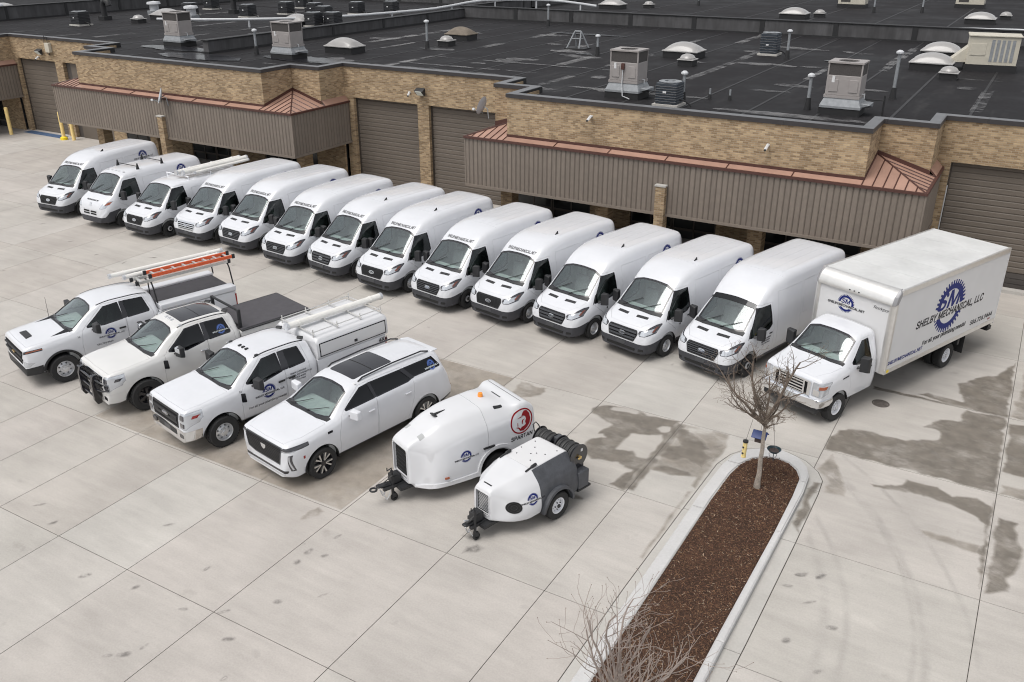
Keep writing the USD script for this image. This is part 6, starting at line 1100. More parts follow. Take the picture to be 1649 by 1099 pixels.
pipe_thing(PK["chev"], (-3.45, -.14, 2.30), (-6.6, -.20, 2.30), .07, "shorter white pipe lying right beside the orange ladder on the pickup rack")
pipe_thing(PK["chev"], (-3.6, -.68, 2.27), (-6.7, -.66, 2.27), .03, "thinnest white pipe on the rack of the pickup with the orange ladder")
pipe_thing(PK["cap"], (-3.70, .02, 2.17), (-6.90, .12, 2.17), .095, "fat white pipe strapped on top of the white pickup topper")
def ladder(pose, x0, x1, y, z, w, mt, rung_mt, label, n, h=.09, base=None):
    t = thing("ladder", label, "ladder", None, in_world(pose, [(x0, y, z)])[0], pose_rz(pose[2])); d = x1 - x0
    for s in (-1, 1): obj("rail", bx(min(0, d), max(0, d), s * w / 2 - .018, s * w / 2 + .018, -h / 2, h / 2), mt, t)
    for k in range(n): xx = d * (k + .5) / n; obj("rung", rbox(xx - .035, xx + .035, -w / 2 + .018, w / 2 - .018, -.02, .02, .01, 6), rung_mt, t)
    for q in (0, d):
        for s in (-1, 1): obj("foot", rbox(q - .05, q + .05, s * w / 2 - .03, s * w / 2 + .03, -h * .7, h * .7, .012, 6), "black_plastic", t, 40)
ladder(PK["chev"], -3.55, -6.55, .42, 2.29, .44, "aluminium", "aluminium", "aluminium ladder lying under the orange ladder on the pickup rack", 9)
ladder(PK["chev"], -4.0, -6.75, .36, 2.395, .42, "ladder_orange", "aluminium", "orange ladder lying on top of the pickup rack", 8, .10)

# ---------------------------------------------------------------- large SUV
def suv(pose):
    e = -5.38
    L = Loft(0, e, 70, dense=((0, -.25, 26), (-1.25, -1.5, 14), (-2.0, -2.5, 14), (-4.8, e, 26)),
        zt=[(0, .98), (-.02, 1.08), (-.06, 1.15), (-.14, 1.19), (-.5, 1.245), (-.9, 1.29), (-1.30, 1.345), (-1.36, 1.365), (-1.8, 1.64), (-2.12, 1.81), (-2.35, 1.875), (-2.8, 1.915), (-3.6, 1.92), (-4.5, 1.89), (-5.0, 1.83), (-5.08, 1.79), (-5.16, 1.55), (-5.24, 1.3), (-5.30, 1.1), (-5.36, .95), (e, .80)],
        zb=[(0, .34), (-.3, .30), (-1, .36), (-4.5, .36), (e, .46)], w=[(0, .80), (-.05, .90), (-.2, .97), (-.5, 1.0), (-4.9, 1.0), (-5.2, .97), (e, .90)], wb=[(0, .70), (-.3, .9), (-4.9, .93), (e, .85)], zm=.80,
        wt=[(0, .79), (-.06, .86), (-1.28, .87), (-1.38, .815), (-2.12, .67), (-2.8, .66), (-4.8, .64), (-5.08, .64), (-5.24, .80), (e, .84)], wl=[(0, .79), (-.1, .92), (-.5, .975), (-4.9, .97), (e, .88)],
        zl=[(0, .88), (-.1, 1.02), (-.5, 1.14), (-1.3, 1.25), (-1.8, 1.38), (-4.9, 1.42), (-5.2, 1.2), (e, .75)], cr=[(0, .02), (-.4, .035), (-2.2, .04), (-5, .03), (e, .0)], r1=.07, r3=.10, r4=[(0, .05), (-.2, .09), (-1.3, .10), (-1.6, .07), (-2.3, .13), (-4.9, .12), (e, .06)])
    sh = Shell(L, mbox(e + .06, -.25, -2, 2, .50, 3))
    sh.window("windscreen", rp([(-1.27, -.35), (-1.27, .35), (-1.33, .62), (-1.40, .765), (-2.03, .64), (-2.12, .40), (-2.14, 0), (-2.12, -.40), (-2.03, -.64), (-1.40, -.765), (-1.33, -.62)], .03), "z", 1.1, 2.2, "windscreen_glass", .045)
    for pl in ([(-1.70, 1.44), (-2.0, 1.60), (-2.38, 1.80), (-2.64, 1.82), (-2.70, 1.46)], [(-2.74, 1.46), (-2.70, 1.825), (-3.70, 1.80), (-3.95, 1.50), (-3.80, 1.47)], [(-4.02, 1.52), (-3.80, 1.80), (-4.85, 1.77), (-5.02, 1.50)]):
        sh.both(sh.window, "door_window", rp(pl, .025), "privacy_glass", .02)
    for pl in ([(-2.755, 1.47), (-2.685, 1.47), (-2.63, 1.82), (-2.72, 1.825)], [(-4.04, 1.51), (-3.93, 1.50), (-3.69, 1.80), (-3.82, 1.80)]): sh.both(sh.decal, "pillar_trim", Polygon(pl), "black_gloss", .002)
    sh.trim(-1.2, -5.2); [sh.arch(x, .41, .49, 1.0) for x in (-.95, -4.36)]
    g = rp([(-.62, .66), (.62, .66), (.72, 1.10), (.70, 1.13), (-.70, 1.13), (-.72, 1.10)], .02).difference(Polygon([(-.8, .60), (-.3, .60), (0, .58), (-.62, .72)])); sh.carve("grille", g, "x", -.4, .2, "grille_black", .002)
    sh.decal("grille_surround", g.difference(g.buffer(-.025)), "x", -.4, .2, "grey_gloss", .010)
    for k in range(10): sh.decal("grille_bar", sbox(-.75, .69 + .042 * k, .75, .70 + .042 * k).intersection(g.buffer(-.03)), "x", -.4, .2, "black_gloss", .005)
    sh.decal("badge", rp([(-.10, 1.0), (.10, 1.0), (.08, .91), (0, .86), (-.08, .91)], .01), "x", -.4, .2, "chrome", .018)
    sh.both_front(sh.carve, "headlight", rp([(.66, 1.02), (.98, 1.06), (.985, 1.17), (.74, 1.13)], .01), -.6, .2, "lamp_dark", gap=.002)
    sh.both_front(sh.decal, "reflector", sbox(.70, 1.045, .95, 1.065), -.6, .2, "lamp_lens", d=.004)
    sh.both_front(sh.carve, "running_lamp", rp([(.86, .52), (.925, .52), (.945, .98), (.88, .97)], .01), -.6, .2, "lamp_dark", gap=.002); sh.both_front(sh.decal, "reflector", sbox(.895, .56, .912, .95), -.6, .2, "lamp_lens", d=.005)
    sh.decal("lower_intake", rp([(-.80, .46), (.80, .46), (.84, .54), (.5, .52), (-.5, .52), (-.84, .54)], .015), "x", -.4, .2, "black_gloss", .004); sh.decal("bumper_trim", rp([(-.70, .40), (.70, .40), (.80, .445), (-.80, .445)], .012), "x", -.4, .2, "steel_silver", .012)
    sh.both(sh.carve, "door", Polygon([(-1.52, .42), (-1.50, .95), (-1.62, 1.38), (-2.0, 1.64), (-2.36, 1.84), (-2.66, 1.86), (-2.72, 1.4), (-2.72, .42)]), "white_paint", gap=.006)
    sh.both(sh.carve, "door", Polygon([(-2.73, .42), (-2.73, 1.4), (-2.68, 1.865), (-3.74, 1.84), (-3.98, 1.5), (-3.98, 1.1), (-3.86, .75), (-3.74, .42)]), "white_paint", gap=.006)
    sh.carve("hood", Polygon([(-.11, -.68), (-.08, 0), (-.11, .68), (-.5, .82), (-1.2, .84), (-1.2, -.84), (-.5, -.82)]), "z", 1.0, 1.5, "white_paint", .006)
    sh.carve("cowl", Polygon([(-1.205, -.5), (-1.205, .5), (-1.27, .82), (-1.40, .82), (-1.40, -.82), (-1.27, -.82)]), "z", 1.1, 1.5, "black_plastic", .002)
    sh.carve("rear_window", rp([(-.62, 1.32), (.62, 1.32), (.56, 1.68), (-.56, 1.68)], .03), "x", -5.5, -4.95, "black_gloss", .003)
    sh.both(sh.carve, "tail_lamp", Polygon([(-5.12, 1.60), (-5.24, 1.2), (-5.33, .80), (-5.6, .80), (-5.6, 1.60)]).intersection(sbox(-5.6, .8, -5.10, 1.6)), "red_lens", gap=.003)
    sh.both(sh.carve, "rear_bumper", Polygon([(-4.92, .1), (-4.92, .50), (-5.5, .56), (-5.5, .1)]), "black_plastic", gap=.003); sh.both(sh.carve, "sill_cladding", Polygon([(-1.5, .1), (-1.5, .41), (-3.8, .41), (-3.8, .1)]), "black_plastic", gap=.002)
    sh.decal("sunroof", rp([(-2.42, -.47), (-2.42, .47), (-3.70, .47), (-3.70, -.47)], .07), "z", 1.6, 2.2, "black_gloss", .006); sh.decal("sunroof_seam", sbox(-3.07, -.46, -3.05, .46), "z", 1.6, 2.2, "dark_void", .009)
    sh.both(sh.decal, "fender_badge", rp([(-1.16, 1.11), (-1.16, 1.17), (-1.30, 1.17), (-1.30, 1.11)], .005), "logo_black"); sh.both(sh.decal, "side_marker", rp([(-.46, .78), (-.46, .86), (-.41, .86), (-.41, .78)], .005), "red_lens", d=.006)
    b, t_ = logo_polys(.12); sh.decal("gear_logo", affinity.translate(flip_u(b), -4.72, 1.60), "y", .2, 1.6, "badge_blue", .003); sh.decal("logo_lettering", affinity.translate(flip_u(t_), -4.72, 1.60), "y", .2, 1.6, "paper", .003)
    root = thing("large_suv", "white luxury SUV with dark grille, panoramic roof and spoked alloy wheels", "SUV", None, (pose[0], pose[1], 0), pose_rz(pose[2])); sh.emit(root)
    for x in (-.95, -4.36):
        for y in (.87, -.87): wheel(root, x, y, .405, .27, "alloy")
    obj("underbody", bx(e + .3, -.3, -.6, .6, .22, .5), "dark_void", root); cab_kit(root, -1.6, 1.33, .72, -2.5, .98, row2=-3.4)
    for y in (.93, -.93): wing_mirror(root, -1.86, y, 1.40, .2, .24, "white_paint")
    wipers(root, L, -1.27, (-.6, .02), .72)
    for s in (1, -1):
        obj("roof_rail", tube([(-2.45, s * .60, 1.88), (-2.60, s * .60, 1.955), (-3.6, s * .595, 1.985), (-4.6, s * .59, 1.955), (-4.85, s * .585, 1.87)], .022, 8), "black_gloss", root, 40)
        for xh in (-2.52, -3.74): obj("door_handle", rbox(xh - .1, xh + .1, *sorted((s * .985, s * 1.02)), 1.17, 1.215, .014), "white_paint", root, 40)
    obj("rear_spoiler", hull([(-4.98, -.6, 1.83), (-4.98, .6, 1.83), (-5.20, -.56, 1.80), (-5.20, .56, 1.80)], .02), "white_paint", root, 40)
    obj("toll_tag", rbox(-2.38, -2.32, .50, .64, 1.86, 1.885, .008), "panel_white", root, 40)
    return root
suv(PK["suv"])
# ---------------------------------------------------------------- box truck
TR = (-4.30, 22.26, .388)
def box_truck(pose):
    e = -2.30
    L = Loft(0, e, 50, dense=((0, -.25, 22), (-.95, -1.2, 14), (-1.6, -1.9, 10), (e + .2, e, 8)),
        zt=[(0, 1.20), (-.02, 1.26), (-.06, 1.31), (-.14, 1.345), (-.5, 1.42), (-.95, 1.51), (-1.0, 1.54), (-1.35, 1.82), (-1.66, 2.08), (-1.8, 2.14), (-2.1, 2.17), (e, 2.17)], zb=[(0, .5), (-.3, .48), (e, .50)],
        w=[(0, .90), (-.06, .95), (-.2, .98), (-.5, 1.0), (e, 1.02)], wb=[(0, .85), (-.3, .92), (e, .95)], zm=.85, wt=[(0, .84), (-.08, .86), (-.95, .86), (-1.02, .85), (-1.66, .76), (e, .78)], wl=[(0, .88), (-.1, .93), (-.5, .975), (e, .99)],
        zl=[(0, 1.05), (-.1, 1.18), (-.5, 1.27), (-.95, 1.35), (-1.3, 1.42), (e, 1.45)], cr=[(0, .01), (-.4, .03), (-1.7, .04), (e, .04)], r1=.06, r3=.12, r4=[(0, .04), (-.3, .10), (-1.0, .10), (-1.7, .12), (e, .14)])
    sh = Shell(L, mbox(e + .05, -.2, -2, 2, .60, 3))
    sh.window("windscreen", rp([(-.94, -.4), (-.94, .4), (-.98, .66), (-1.04, .795), (-1.58, .725), (-1.65, .45), (-1.66, 0), (-1.65, -.45), (-1.58, -.725), (-1.04, -.795), (-.98, -.66)], .03), "z", 1.3, 2.4, "windscreen_glass", .045)
    sh.both(sh.window, "door_window", rp([(-1.20, 1.50), (-1.42, 1.68), (-1.74, 2.02), (-2.02, 2.04), (-2.08, 1.46), (-1.5, 1.44)], .04), "side_glass", .03)
    sh.trim(-.8, e + .02); sh.arch(-.72, .40, .50, 1.0)
    g = rp([(-.58, .80), (.58, .80), (.60, 1.26), (-.60, 1.26)], .03); sh.carve("grille", g, "x", -.3, .2, "grille_black", .002)
    sh.decal("grille_surround", g.difference(sbox(-.50, .85, .50, 1.20)), "x", -.3, .2, "chrome", .035)
    for k in range(4): sh.decal("grille_bar", sbox(-.36, .875 + .085 * k, .36, .912 + .085 * k), "x", -.3, .2, "chrome", .03)
    for s in (1, -1): sh.decal("grille_upright", sbox(min(s * .36, s * .41), .85, max(s * .36, s * .41), 1.2), "x", -.3, .2, "chrome", .03)
    sh.both_front(sh.carve, "headlight", rp([(.63, .84), (.93, .86), (.975, .95), (.965, 1.26), (.64, 1.24)], .02), -.4, .2, "lamp_lens", gap=.004)
    sh.both_front(sh.decal, "reflector", rp([(.67, .88), (.86, .89), (.86, 1.05), (.67, 1.05)], .03), -.4, .2, "chrome", d=.006); sh.both_front(sh.decal, "turn_signal", sbox(.84, 1.09, .955, 1.17), -.4, .2, "amber_lens", d=.008)
    sh.both(sh.carve, "door", Polygon([(-1.24, .52), (-1.20, .95), (-1.12, 1.44), (-1.40, 1.72), (-1.72, 2.06), (-2.08, 2.08), (-2.16, 1.45), (-2.16, .52)]), "white_paint", gap=.006)
    sh.carve("hood", Polygon([(-.10, -.60), (-.10, .60), (-.5, .80), (-.88, .85), (-.88, -.85), (-.5, -.80)]), "z", 1.1, 1.6, "white_paint", .006)
    sh.carve("cowl", Polygon([(-.885, -.5), (-.885, .5), (-.94, .84), (-1.04, .845), (-1.04, -.845), (-.94, -.84)]), "z", 1.3, 1.7, "black_plastic", .002)
    sh.both(sh.decal, "fender_vent", Polygon([(-.82, 1.20), (-.82, 1.23), (-1.08, 1.26), (-1.08, 1.22)]), "black_plastic")
    root = thing("box_truck", "white box truck with aluminium cornered cargo box and big blue gear emblem", "truck", None, (pose[0], pose[1], 0), pose_rz(pose[2])); sh.emit(root, "cab")
    obj("front_bumper", (Loft(.09, -.45, 14, zt=.80, zb=.56, w=[(.09, .80), (.0, .95), (-.2, 1.0), (-.45, 1.01)], wb=[(.09, .78), (0, .93), (-.45, .99)], zm=.70, wt=[(.09, .78), (0, .93), (-.45, .99)], wl=[(.09, .8), (0, .95), (-.45, 1.0)], zl=.76, cr=0, r1=.03, r3=.05, r4=.03).solid(0)) - mbox(-.6, -.02, -.9, .9, 0, 2), "chrome", root, 40)
    obj("valance", rbox(-.5, .02, -.85, .85, .34, .56, .05), "black_plastic", root, 40); obj("number_plate", bx(.092, .10, -.16, .16, .60, .74), "cab_light", root)
    for y in (.88, -.88): wheel(root, -.72, y, .40, .26, "truck")
    for s in (1, -1): dual_wheel(root, -6.15, s * .97, .40, .25)
    obj("chassis", bx(-8.3, -.4, -.42, .42, .50, .85), "dark_void", root)
    z0, z1, x0, x1, W = .96, 3.36, -2.36, -8.45, 1.225
    # cargo box: front wall, side walls, floor, rear, roof, rails
    obj("front_panel", bx(x0 - .06, x0 - .02, -W + .08, W - .08, z0, 3.02), "panel_white", root)
    for s in (1, -1):
        obj("side_panel", bx(x1, x0 - .10, *sorted((s * (W - .03), s * W)), z0 + .12, z1 - .14), "panel_white", root)
        obj("bottom_rail", rbox(x1 - .02, x0 - .04, *sorted((s * (W - .06), s * (W + .012))), z0 - .02, z0 + .125, .012), "aluminium", root, 40)
        obj("top_rail", rbox(x1 - .02, x0 - .25, *sorted((s * (W - .05), s * (W + .016))), z1 - .145, z1 + .015, .012), "aluminium", root, 40)
        obj("corner_post", prism(Polygon([(x0 - .14, s * (W + .014)), (x0 - .06, s * (W + .014)), (x0, s * (W - .06)), (x0 + .004, s * (W - .15)), (x0 - .05, s * (W - .15)), (x0 - .14, s * (W - .10))]), "z", z0, 3.0), "aluminium", root, 40)
        obj("rear_post", bx(x1 - .05, x1 - .001, *sorted((s * (W - .09), s * (W + .006))), z0 - .05, z1 - .02), "panel_white", root)
    pr = [(x0 + .035, 2.98), (x0 + .03, 3.06), (x0 - .03, 3.20), (x0 - .12, 3.30), (x0 - .24, z1 + .012), (x0 - .30, z1 + .02), (x0 - .30, z1 - .05), (x0 - .08, 3.0)]
    obj("front_cap", prism(Polygon(pr), "y", -W + .085, W - .085), "aluminium", root, 50)
    for s in (1, -1):
        q = [(x, z) for x, z in pr]; m = hull([(x - .01 if x > x0 - .2 else x, s * (W - .07), z) for x, z in q] + [(x - .06 if x > x0 - .25 else x, s * (W - .01), min(z, z1 - .06) if z > 3.1 else z + .01) for x, z in q], .014); obj("cap_corner", m, "grey_cast", root, 40)
    for y in (-.14, .0, .14): obj("marker_lamp", rbox(x0 + .02, x0 + .05, y - .02, y + .02, 3.04, 3.07, .008), "black_plastic", root)
    n = 5
    for k in range(n):
        a, b = x1 + (x0 - .30 - x1) * k / n, x1 + (x0 - .30 - x1) * (k + 1) / n
        obj("roof_sheet", bx(a + .003, b - .003, -W + .05, W - .05, z1 - .03, z1 + .004), "roof_sheet", root)
    obj("rear_door", [bx(x1 - .03, x1 - .005, -W + .1, W - .1, z0 + .05 + .45 * k, z0 + .49 + .45 * k) for k in range(5)], "panel_white", root)
    obj("floor", bx(x1, x0 - .06, -W + .03, W - .03, z0 - .04, z0 + .04), "black_plastic", root)
    obj("rear_bumper", rbox(x1 - .28, x1 - .02, -1.1, 1.1, .58, .72, .02), "black_plastic", root, 40)
    for s in (1, -1):
        obj("mud_flap", bx(-6.86, -6.84, *sorted((s * .62, s * 1.2)), .32, .95), "rubber", root); obj("bumper_bracket", bx(x1 - .16, x1 - .04, *sorted((s * .95, s * 1.1)), .60, .95), "black_plastic", root); obj("side_bracket", bx(-6.55, -6.45, *sorted((s * 1.05, s * 1.19)), .70, .95), "black_plastic", root)
    # lettering and emblem on both sides
    for s in (1, -1):
        def put(nm, poly, x, z, mt):
            poly = flip_u(poly) if s > 0 else poly; poly = affinity.translate(poly, x, z)
            obj(nm, prism(poly, "y", *((W + .001, W + .005) if s > 0 else (-W - .005, -W - .001))), mt, root)
        R = .80; g = gear_poly(R, 36, (-.36, -.02)).difference(sbox(-2, -.3, -.60, .02))
        t = text_poly("SM", .50, True, .25, 1.18); c = t.centroid
        put("gear_emblem", unary_union([g.difference(sbox(.30, .0, .44, .30)), affinity.translate(t, -c.x - .05, -.02)]), -5.38, 2.25, "logo_blue")
        t = text_poly("SHELBY MECHANICAL, LLC", .215, True, .2); t = affinity.scale(t, 3.70 / (t.bounds[2] - t.bounds[0]), 1, origin=(0, 0)); c = t.centroid; put("lettering", affinity.translate(t, -c.x, 0), -5.42, 1.965, "logo_black")
        t = text_poly("For all your plumbing needs!", .13, True, .1); c = t.centroid; put("lettering", affinity.translate(t, -c.x, 0), -5.45, 1.33, "logo_black")
        t = text_poly("586.726.9444", .14, True, .15); c = t.centroid; put("lettering", affinity.translate(t, -c.x, 0), -7.55, 1.24, "logo_black")
        t = text_poly("SHELBYMECHANICAL.NET", .10, True, .1); c = t.centroid; put("lettering", affinity.translate(t, -c.x, 0), -3.35, 1.20, "logo_blue")
        t = text_poly("DOT", .05, True); put("lettering", affinity.translate(t, -.1, 0), -8.1, 1.14, "logo_red")
        obj("yellow_label", bx(-2.60, -2.50, *sorted((s * (W + .016), s * (W + .02))), .98, 1.06), "yellow_bright", root)
    b, t_ = logo_polys(.26); xx = x0 - .02
    obj("gear_emblem", prism(affinity.translate(b, -.22, 2.60), "x", xx + .001, xx + .005), "logo_blue", root)
    t = text_poly("SHELBYMECHANICAL.NET", .065, True, .15); c = t.centroid; obj("lettering", prism(affinity.translate(t, -.22 - c.x, 2.50), "x", xx + .006, xx + .009), "logo_black", root)
    t = text_poly("Rockport", .085, False, .2); obj("lettering", prism(affinity.translate(t, .60, 2.74), "x", xx + .001, xx + .005), "logo_black", root)
    cab_kit(root, -1.15, 1.47, .76, -2.05, 1.08)
    for y in (.97, -.97): wing_mirror(root, -1.45, y, 1.52, .40, .20)
    wipers(root, L, -.95, (-.62, .02), .75)
    for k in range(2): obj("paper", move(bx(-.10, .10, -.07, .07, 0, .02), (-1.15 - .05 * k, -.45 + .28 * k, 1.475), rz=.3), "paper", root)
    for s in (1, -1): obj("door_handle", rbox(-2.08, -1.92, *sorted((s * 1.0, s * 1.035)), 1.24, 1.29, .014), "black_plastic", root, 40)
    return root
mat("grey_cast", (0.30, 0.30, 0.31), 0.45, metal=0.4)
box_truck(TR)

# ---------------------------------------------------------------- drain jetting trailers
def tow_gear(root, x_tip, z, jack_x, jack_y=0.0, body_x=-1.0, ring=True):
    for s in (1, -1): obj("tongue_beam", rbox(body_x - .25, x_tip - .15, *sorted((s * .03, s * .12)), z - .10, z - .02, .012), "black_plastic", root, 40)
    obj("coupler", hull([(x_tip - .35, -.05, z), (x_tip - .35, .05, z), (x_tip - .05, -.04, z + .02), (x_tip - .05, .04, z + .02)], .03), "black_plastic", root, 40)
    if ring: obj("pintle_ring", move(trimesh.creation.torus(.075, .024, 20, 8), (x_tip + .06, 0, z - .02)), "black_plastic", root, 40)
    else: obj("coupler_lever", hull([(x_tip - .25, 0, z + .05), (x_tip - .05, 0, z + .14)], .02), "steel_silver", root, 40)
    j = thing("tongue_jack", parent=root)
    obj("post", cyl((jack_x, jack_y, .12), (jack_x, jack_y, z + .35), .035, 12), "black_plastic", j, 40); obj("crank", tube([(jack_x, jack_y, z + .36), (jack_x, jack_y, z + .42), (jack_x + .14, jack_y + .05, z + .42), (jack_x + .14, jack_y + .05, z + .50)], .014, 6), "black_plastic", j, 40)
    obj("jack_wheel", move(lathe([(.045, -.03), (.085, -.03), (.095, 0), (.085, .03), (.045, .03), (.045, -.03)], 24, "y"), (jack_x - .03, jack_y, .095)), "rubber", j, 40); obj("fork", rbox(jack_x - .07, jack_x + .02, jack_y - .05, jack_y + .05, .10, .22, .015), "black_plastic", j, 40)
    r = random.Random(4)
    for s in (1, -1):
        pts = [(x_tip - .35, s * .06, z - .06), (x_tip - .30, s * .10, z - .22), (x_tip - .22, s * .09, .10), (x_tip - .12, s * .05, z - .10)]; t = np.linspace(0, 1, 14); p = np.array(pts); c = np.array([[np.interp(q * 3, range(4), p[:, k]) for k in range(3)] for q in t]); obj("safety_chain", tube(c, .012, 6), "steel_silver", root, 40)
    obj("breakaway_box", rbox(body_x + .05, body_x + .28, -.14, .10, z + .0, z + .20, .02), "black_plastic", root, 40); obj("wiring_loom", tube([(body_x + .1, .05, z + .18), (body_x + .3, .12, z + .26), (body_x + .5, .05, z + .1), (x_tip - .3, .02, z + .06)], .014, 6), "hose_black", root, 40)
def big_trailer(pose):
    xf, xr = -.70, -4.0
    L = Loft(xf, xr, 90, dense=((xf, xf - .12, 10), (xr + .6, xr, 30)),
        zt=[(xf, 1.38), (xf - .04, 1.44), (-1.2, 1.62), (-1.6, 1.78), (-2.1, 1.86), (-2.9, 1.88), (-3.15, 1.84), (-3.38, 1.80), (-3.60, 1.83), (-3.74, 1.82), (-3.88, 1.73), (-3.98, 1.60), (xr, 1.42)], zb=[(xf, .48), (-1.35, .36), (-3.2, .36), (xr, .42)],
        w=[(xf, .36), (xf - .03, .39), (-1.0, .52), (-1.25, .72), (-1.5, .81), (-2.4, .83), (-3.5, .82), (xr, .80)], wb=[(xf, .34), (-1.25, .72), (-2.4, .86), (xr, .8)], zm=.62,
        wt=[(xf, .32), (-1.0, .34), (-1.6, .38), (-2.3, .46), (-3.0, .50), (-3.3, .60), (-3.55, .74), (xr, .74)], wl=[(xf, .35), (-1.0, .48), (-1.3, .66), (-1.6, .73), (-2.4, .78), (-3.5, .78), (xr, .77)],
        zl=[(xf, 1.30), (-1.0, 1.32), (-1.5, 1.42), (-2.4, 1.50), (-3.2, 1.50), (-3.6, 1.66), (xr, 1.3)], cr=[(xf, 0), (-1.4, .02), (-3, .02), (-3.5, 0), (xr, 0)], r1=.05, r3=.14, r4=[(xf, .05), (-1.5, .10), (-3.2, .12), (-3.6, .06), (xr, .06)])
    sh = Shell(L, mbox(xr + .06, xf - .1, -2, 2, .42, 3), .05)
    g = sbox(-.29, .58, .29, 1.34).buffer(-.05).buffer(.05); sh.cut(prism(g, "x", xf - .12, xf + .2)); sh.add("radiator_grille", prism(g, "x", xf - .09, xf - .06), "dark_void", False)
    for k in range(7): sh.add("grille_bar", prism(sbox(-.29, .64 + .10 * k, .29, .655 + .10 * k), "x", xf - .06, xf - .05), "black_plastic", False)
    sh.add("grille_surround", prism(g.buffer(.03).difference(g), "x", xf - .02, xf + .012), "fibreglass_white", False)
    ax = -2.85; sh.arch(ax, .36, .50, .84, .40)
    for s in (1, -1):
        a = Point(0, 0).buffer(.60, 24).difference(Point(0, 0).buffer(.52, 24)).intersection(sbox(-1, -.02, 1, 1)); a = affinity.translate(a, ax, .38); y = (.3, 1.5) if s > 0 else (-1.5, -.3)
        sh.decal("wheel_arch_flare", unary_union([a, sbox(xr + .02, .37, ax - .52, .48), sbox(ax + .52, .37, -.80, .48)]), "y", *y, "fibreglass_white", .035)
        sh.decal("side_marker", sbox(-1.50, .56, -1.40, .61), "y", *y, "amber_lens", .02); sh.decal("door_latch", rp([(-2.46, .99), (-2.46, 1.03), (-2.78, 1.02), (-2.78, .97)], .01), "y", *y, "black_plastic", .03)
        c = (-3.60, 1.36); ring = Point(c).buffer(.33, 40); sh.decal("emblem_ring", ring.difference(Point(c).buffer(.295, 40)), "y", *y, "logo_red", .004)
        # helmeted head in profile, as the emblem shows it
        k = 1 if s > 0 else -1; f = lambda pts: Polygon([(c[0] - k * x, c[1] + z) for x, z in pts])
        sh.decal("emblem", unary_union([f([(.07, .26), (.15, .24), (.23, .14), (.26, .0), (.24, -.12), (.16, -.21), (.05, -.27), (-.06, -.25), (-.01, -.16), (.06, -.15), (.12, -.12), (.10, -.04), (.13, .02), (.10, .10), (.04, .13), (-.01, .13), (.02, .21)]), f([(-.13, .09), (-.04, .125), (.04, .11), (-.03, .10)]), f([(-.18, -.13), (-.10, -.14), (-.03, -.20), (-.06, -.25), (-.10, -.18)]), f([(.0, .0), (.02, .03), (.09, .03), (.04, .01), (.02, -.09), (.0, -.08)]), f([(-.13, -.02), (-.115, -.02), (-.11, -.11), (-.13, -.11)])]), "y", *y, "logo_red", .004)
        t = text_poly("SPARTAN", .10, True, .1); t = affinity.scale(t, .66 / (t.bounds[2] - t.bounds[0]), 1, origin=(0, 0)); cc = t.centroid; t = affinity.translate(t, -cc.x, 0); sh.decal("lettering", affinity.translate(flip_u(t) if s > 0 else t, c[0], .90), "y", *y, "logo_black")
        b, t_ = logo_polys(.15)
        for nm, q, m in (("gear_logo", b, "logo_blue"), ("logo_lettering", t_, "logo_black")): sh.decal(nm, affinity.translate(flip_u(q) if s > 0 else q, -1.98, .98), "y", *y, m)
    sh.cut((L.solid(.02) - L.solid(-.02)) ^ mbox(-2.62, -2.61, -2, 2, .3, 3)); sh.decal("reel_slot", sbox(-3.66, -.66, -3.645, .66), "z", 1.4, 2.2, "black_plastic", .002)
    for q in (-.30, .30): sh.decal("vent", rp([(-1.02, q - .07), (-1.02, q + .07), (-1.16, q + .07), (-1.16, q - .07)], .02), "z", 1.2, 2, "cab_light", .003)
    for s in (1, -1): sh.decal("hand_hold", rp([(-2.95, s * .50), (-2.95, s * .56), (-3.18, s * .58), (-3.18, s * .52)], .02), "z", 1.3, 2.2, "black_plastic", .004)
    sh.decal("hand_hold", sbox(-3.42, -.18, -3.39, .18), "z", 1.3, 2.2, "black_plastic", .004)
    root = thing("jetting_trailer", "larger white rounded trailer with the round red helmet emblem", "trailer", None, (pose[0], pose[1], 0), pose_rz(pose[2])); sh.emit(root, "body", "fibreglass_white")
    for y in (.70, -.70): wheel(root, ax, y, .36, .22, "trailer")
    obj("frame", bx(xr + .1, xf + .2, -.30, .30, .34, .42), "black_plastic", root); tow_gear(root, -.02, .46, -.42, .06, xf)
    z = L.at("zt", -2.9) + .02; obj("beacon", lathe([(0, 0), (.065, 0), (.065, .03), (.055, .085), (0, .10)], 18), "orange_beacon", root, 40); UsdGeom.XformCommonAPI(stage.GetPrimAtPath(root + "/beacon")).SetTranslate((-2.95, 0, z))
    z = L.at("zt", -1.75) + .01; obj("hood_latch", [rbox(-1.95, -1.65, -.02, .02, z, z + .05, .015), hull([(-1.66, -.09, z), (-1.60, -.07, z + .03), (-1.60, .07, z + .03), (-1.66, .09, z)], .02)], "black_plastic", root, 40)
    return root
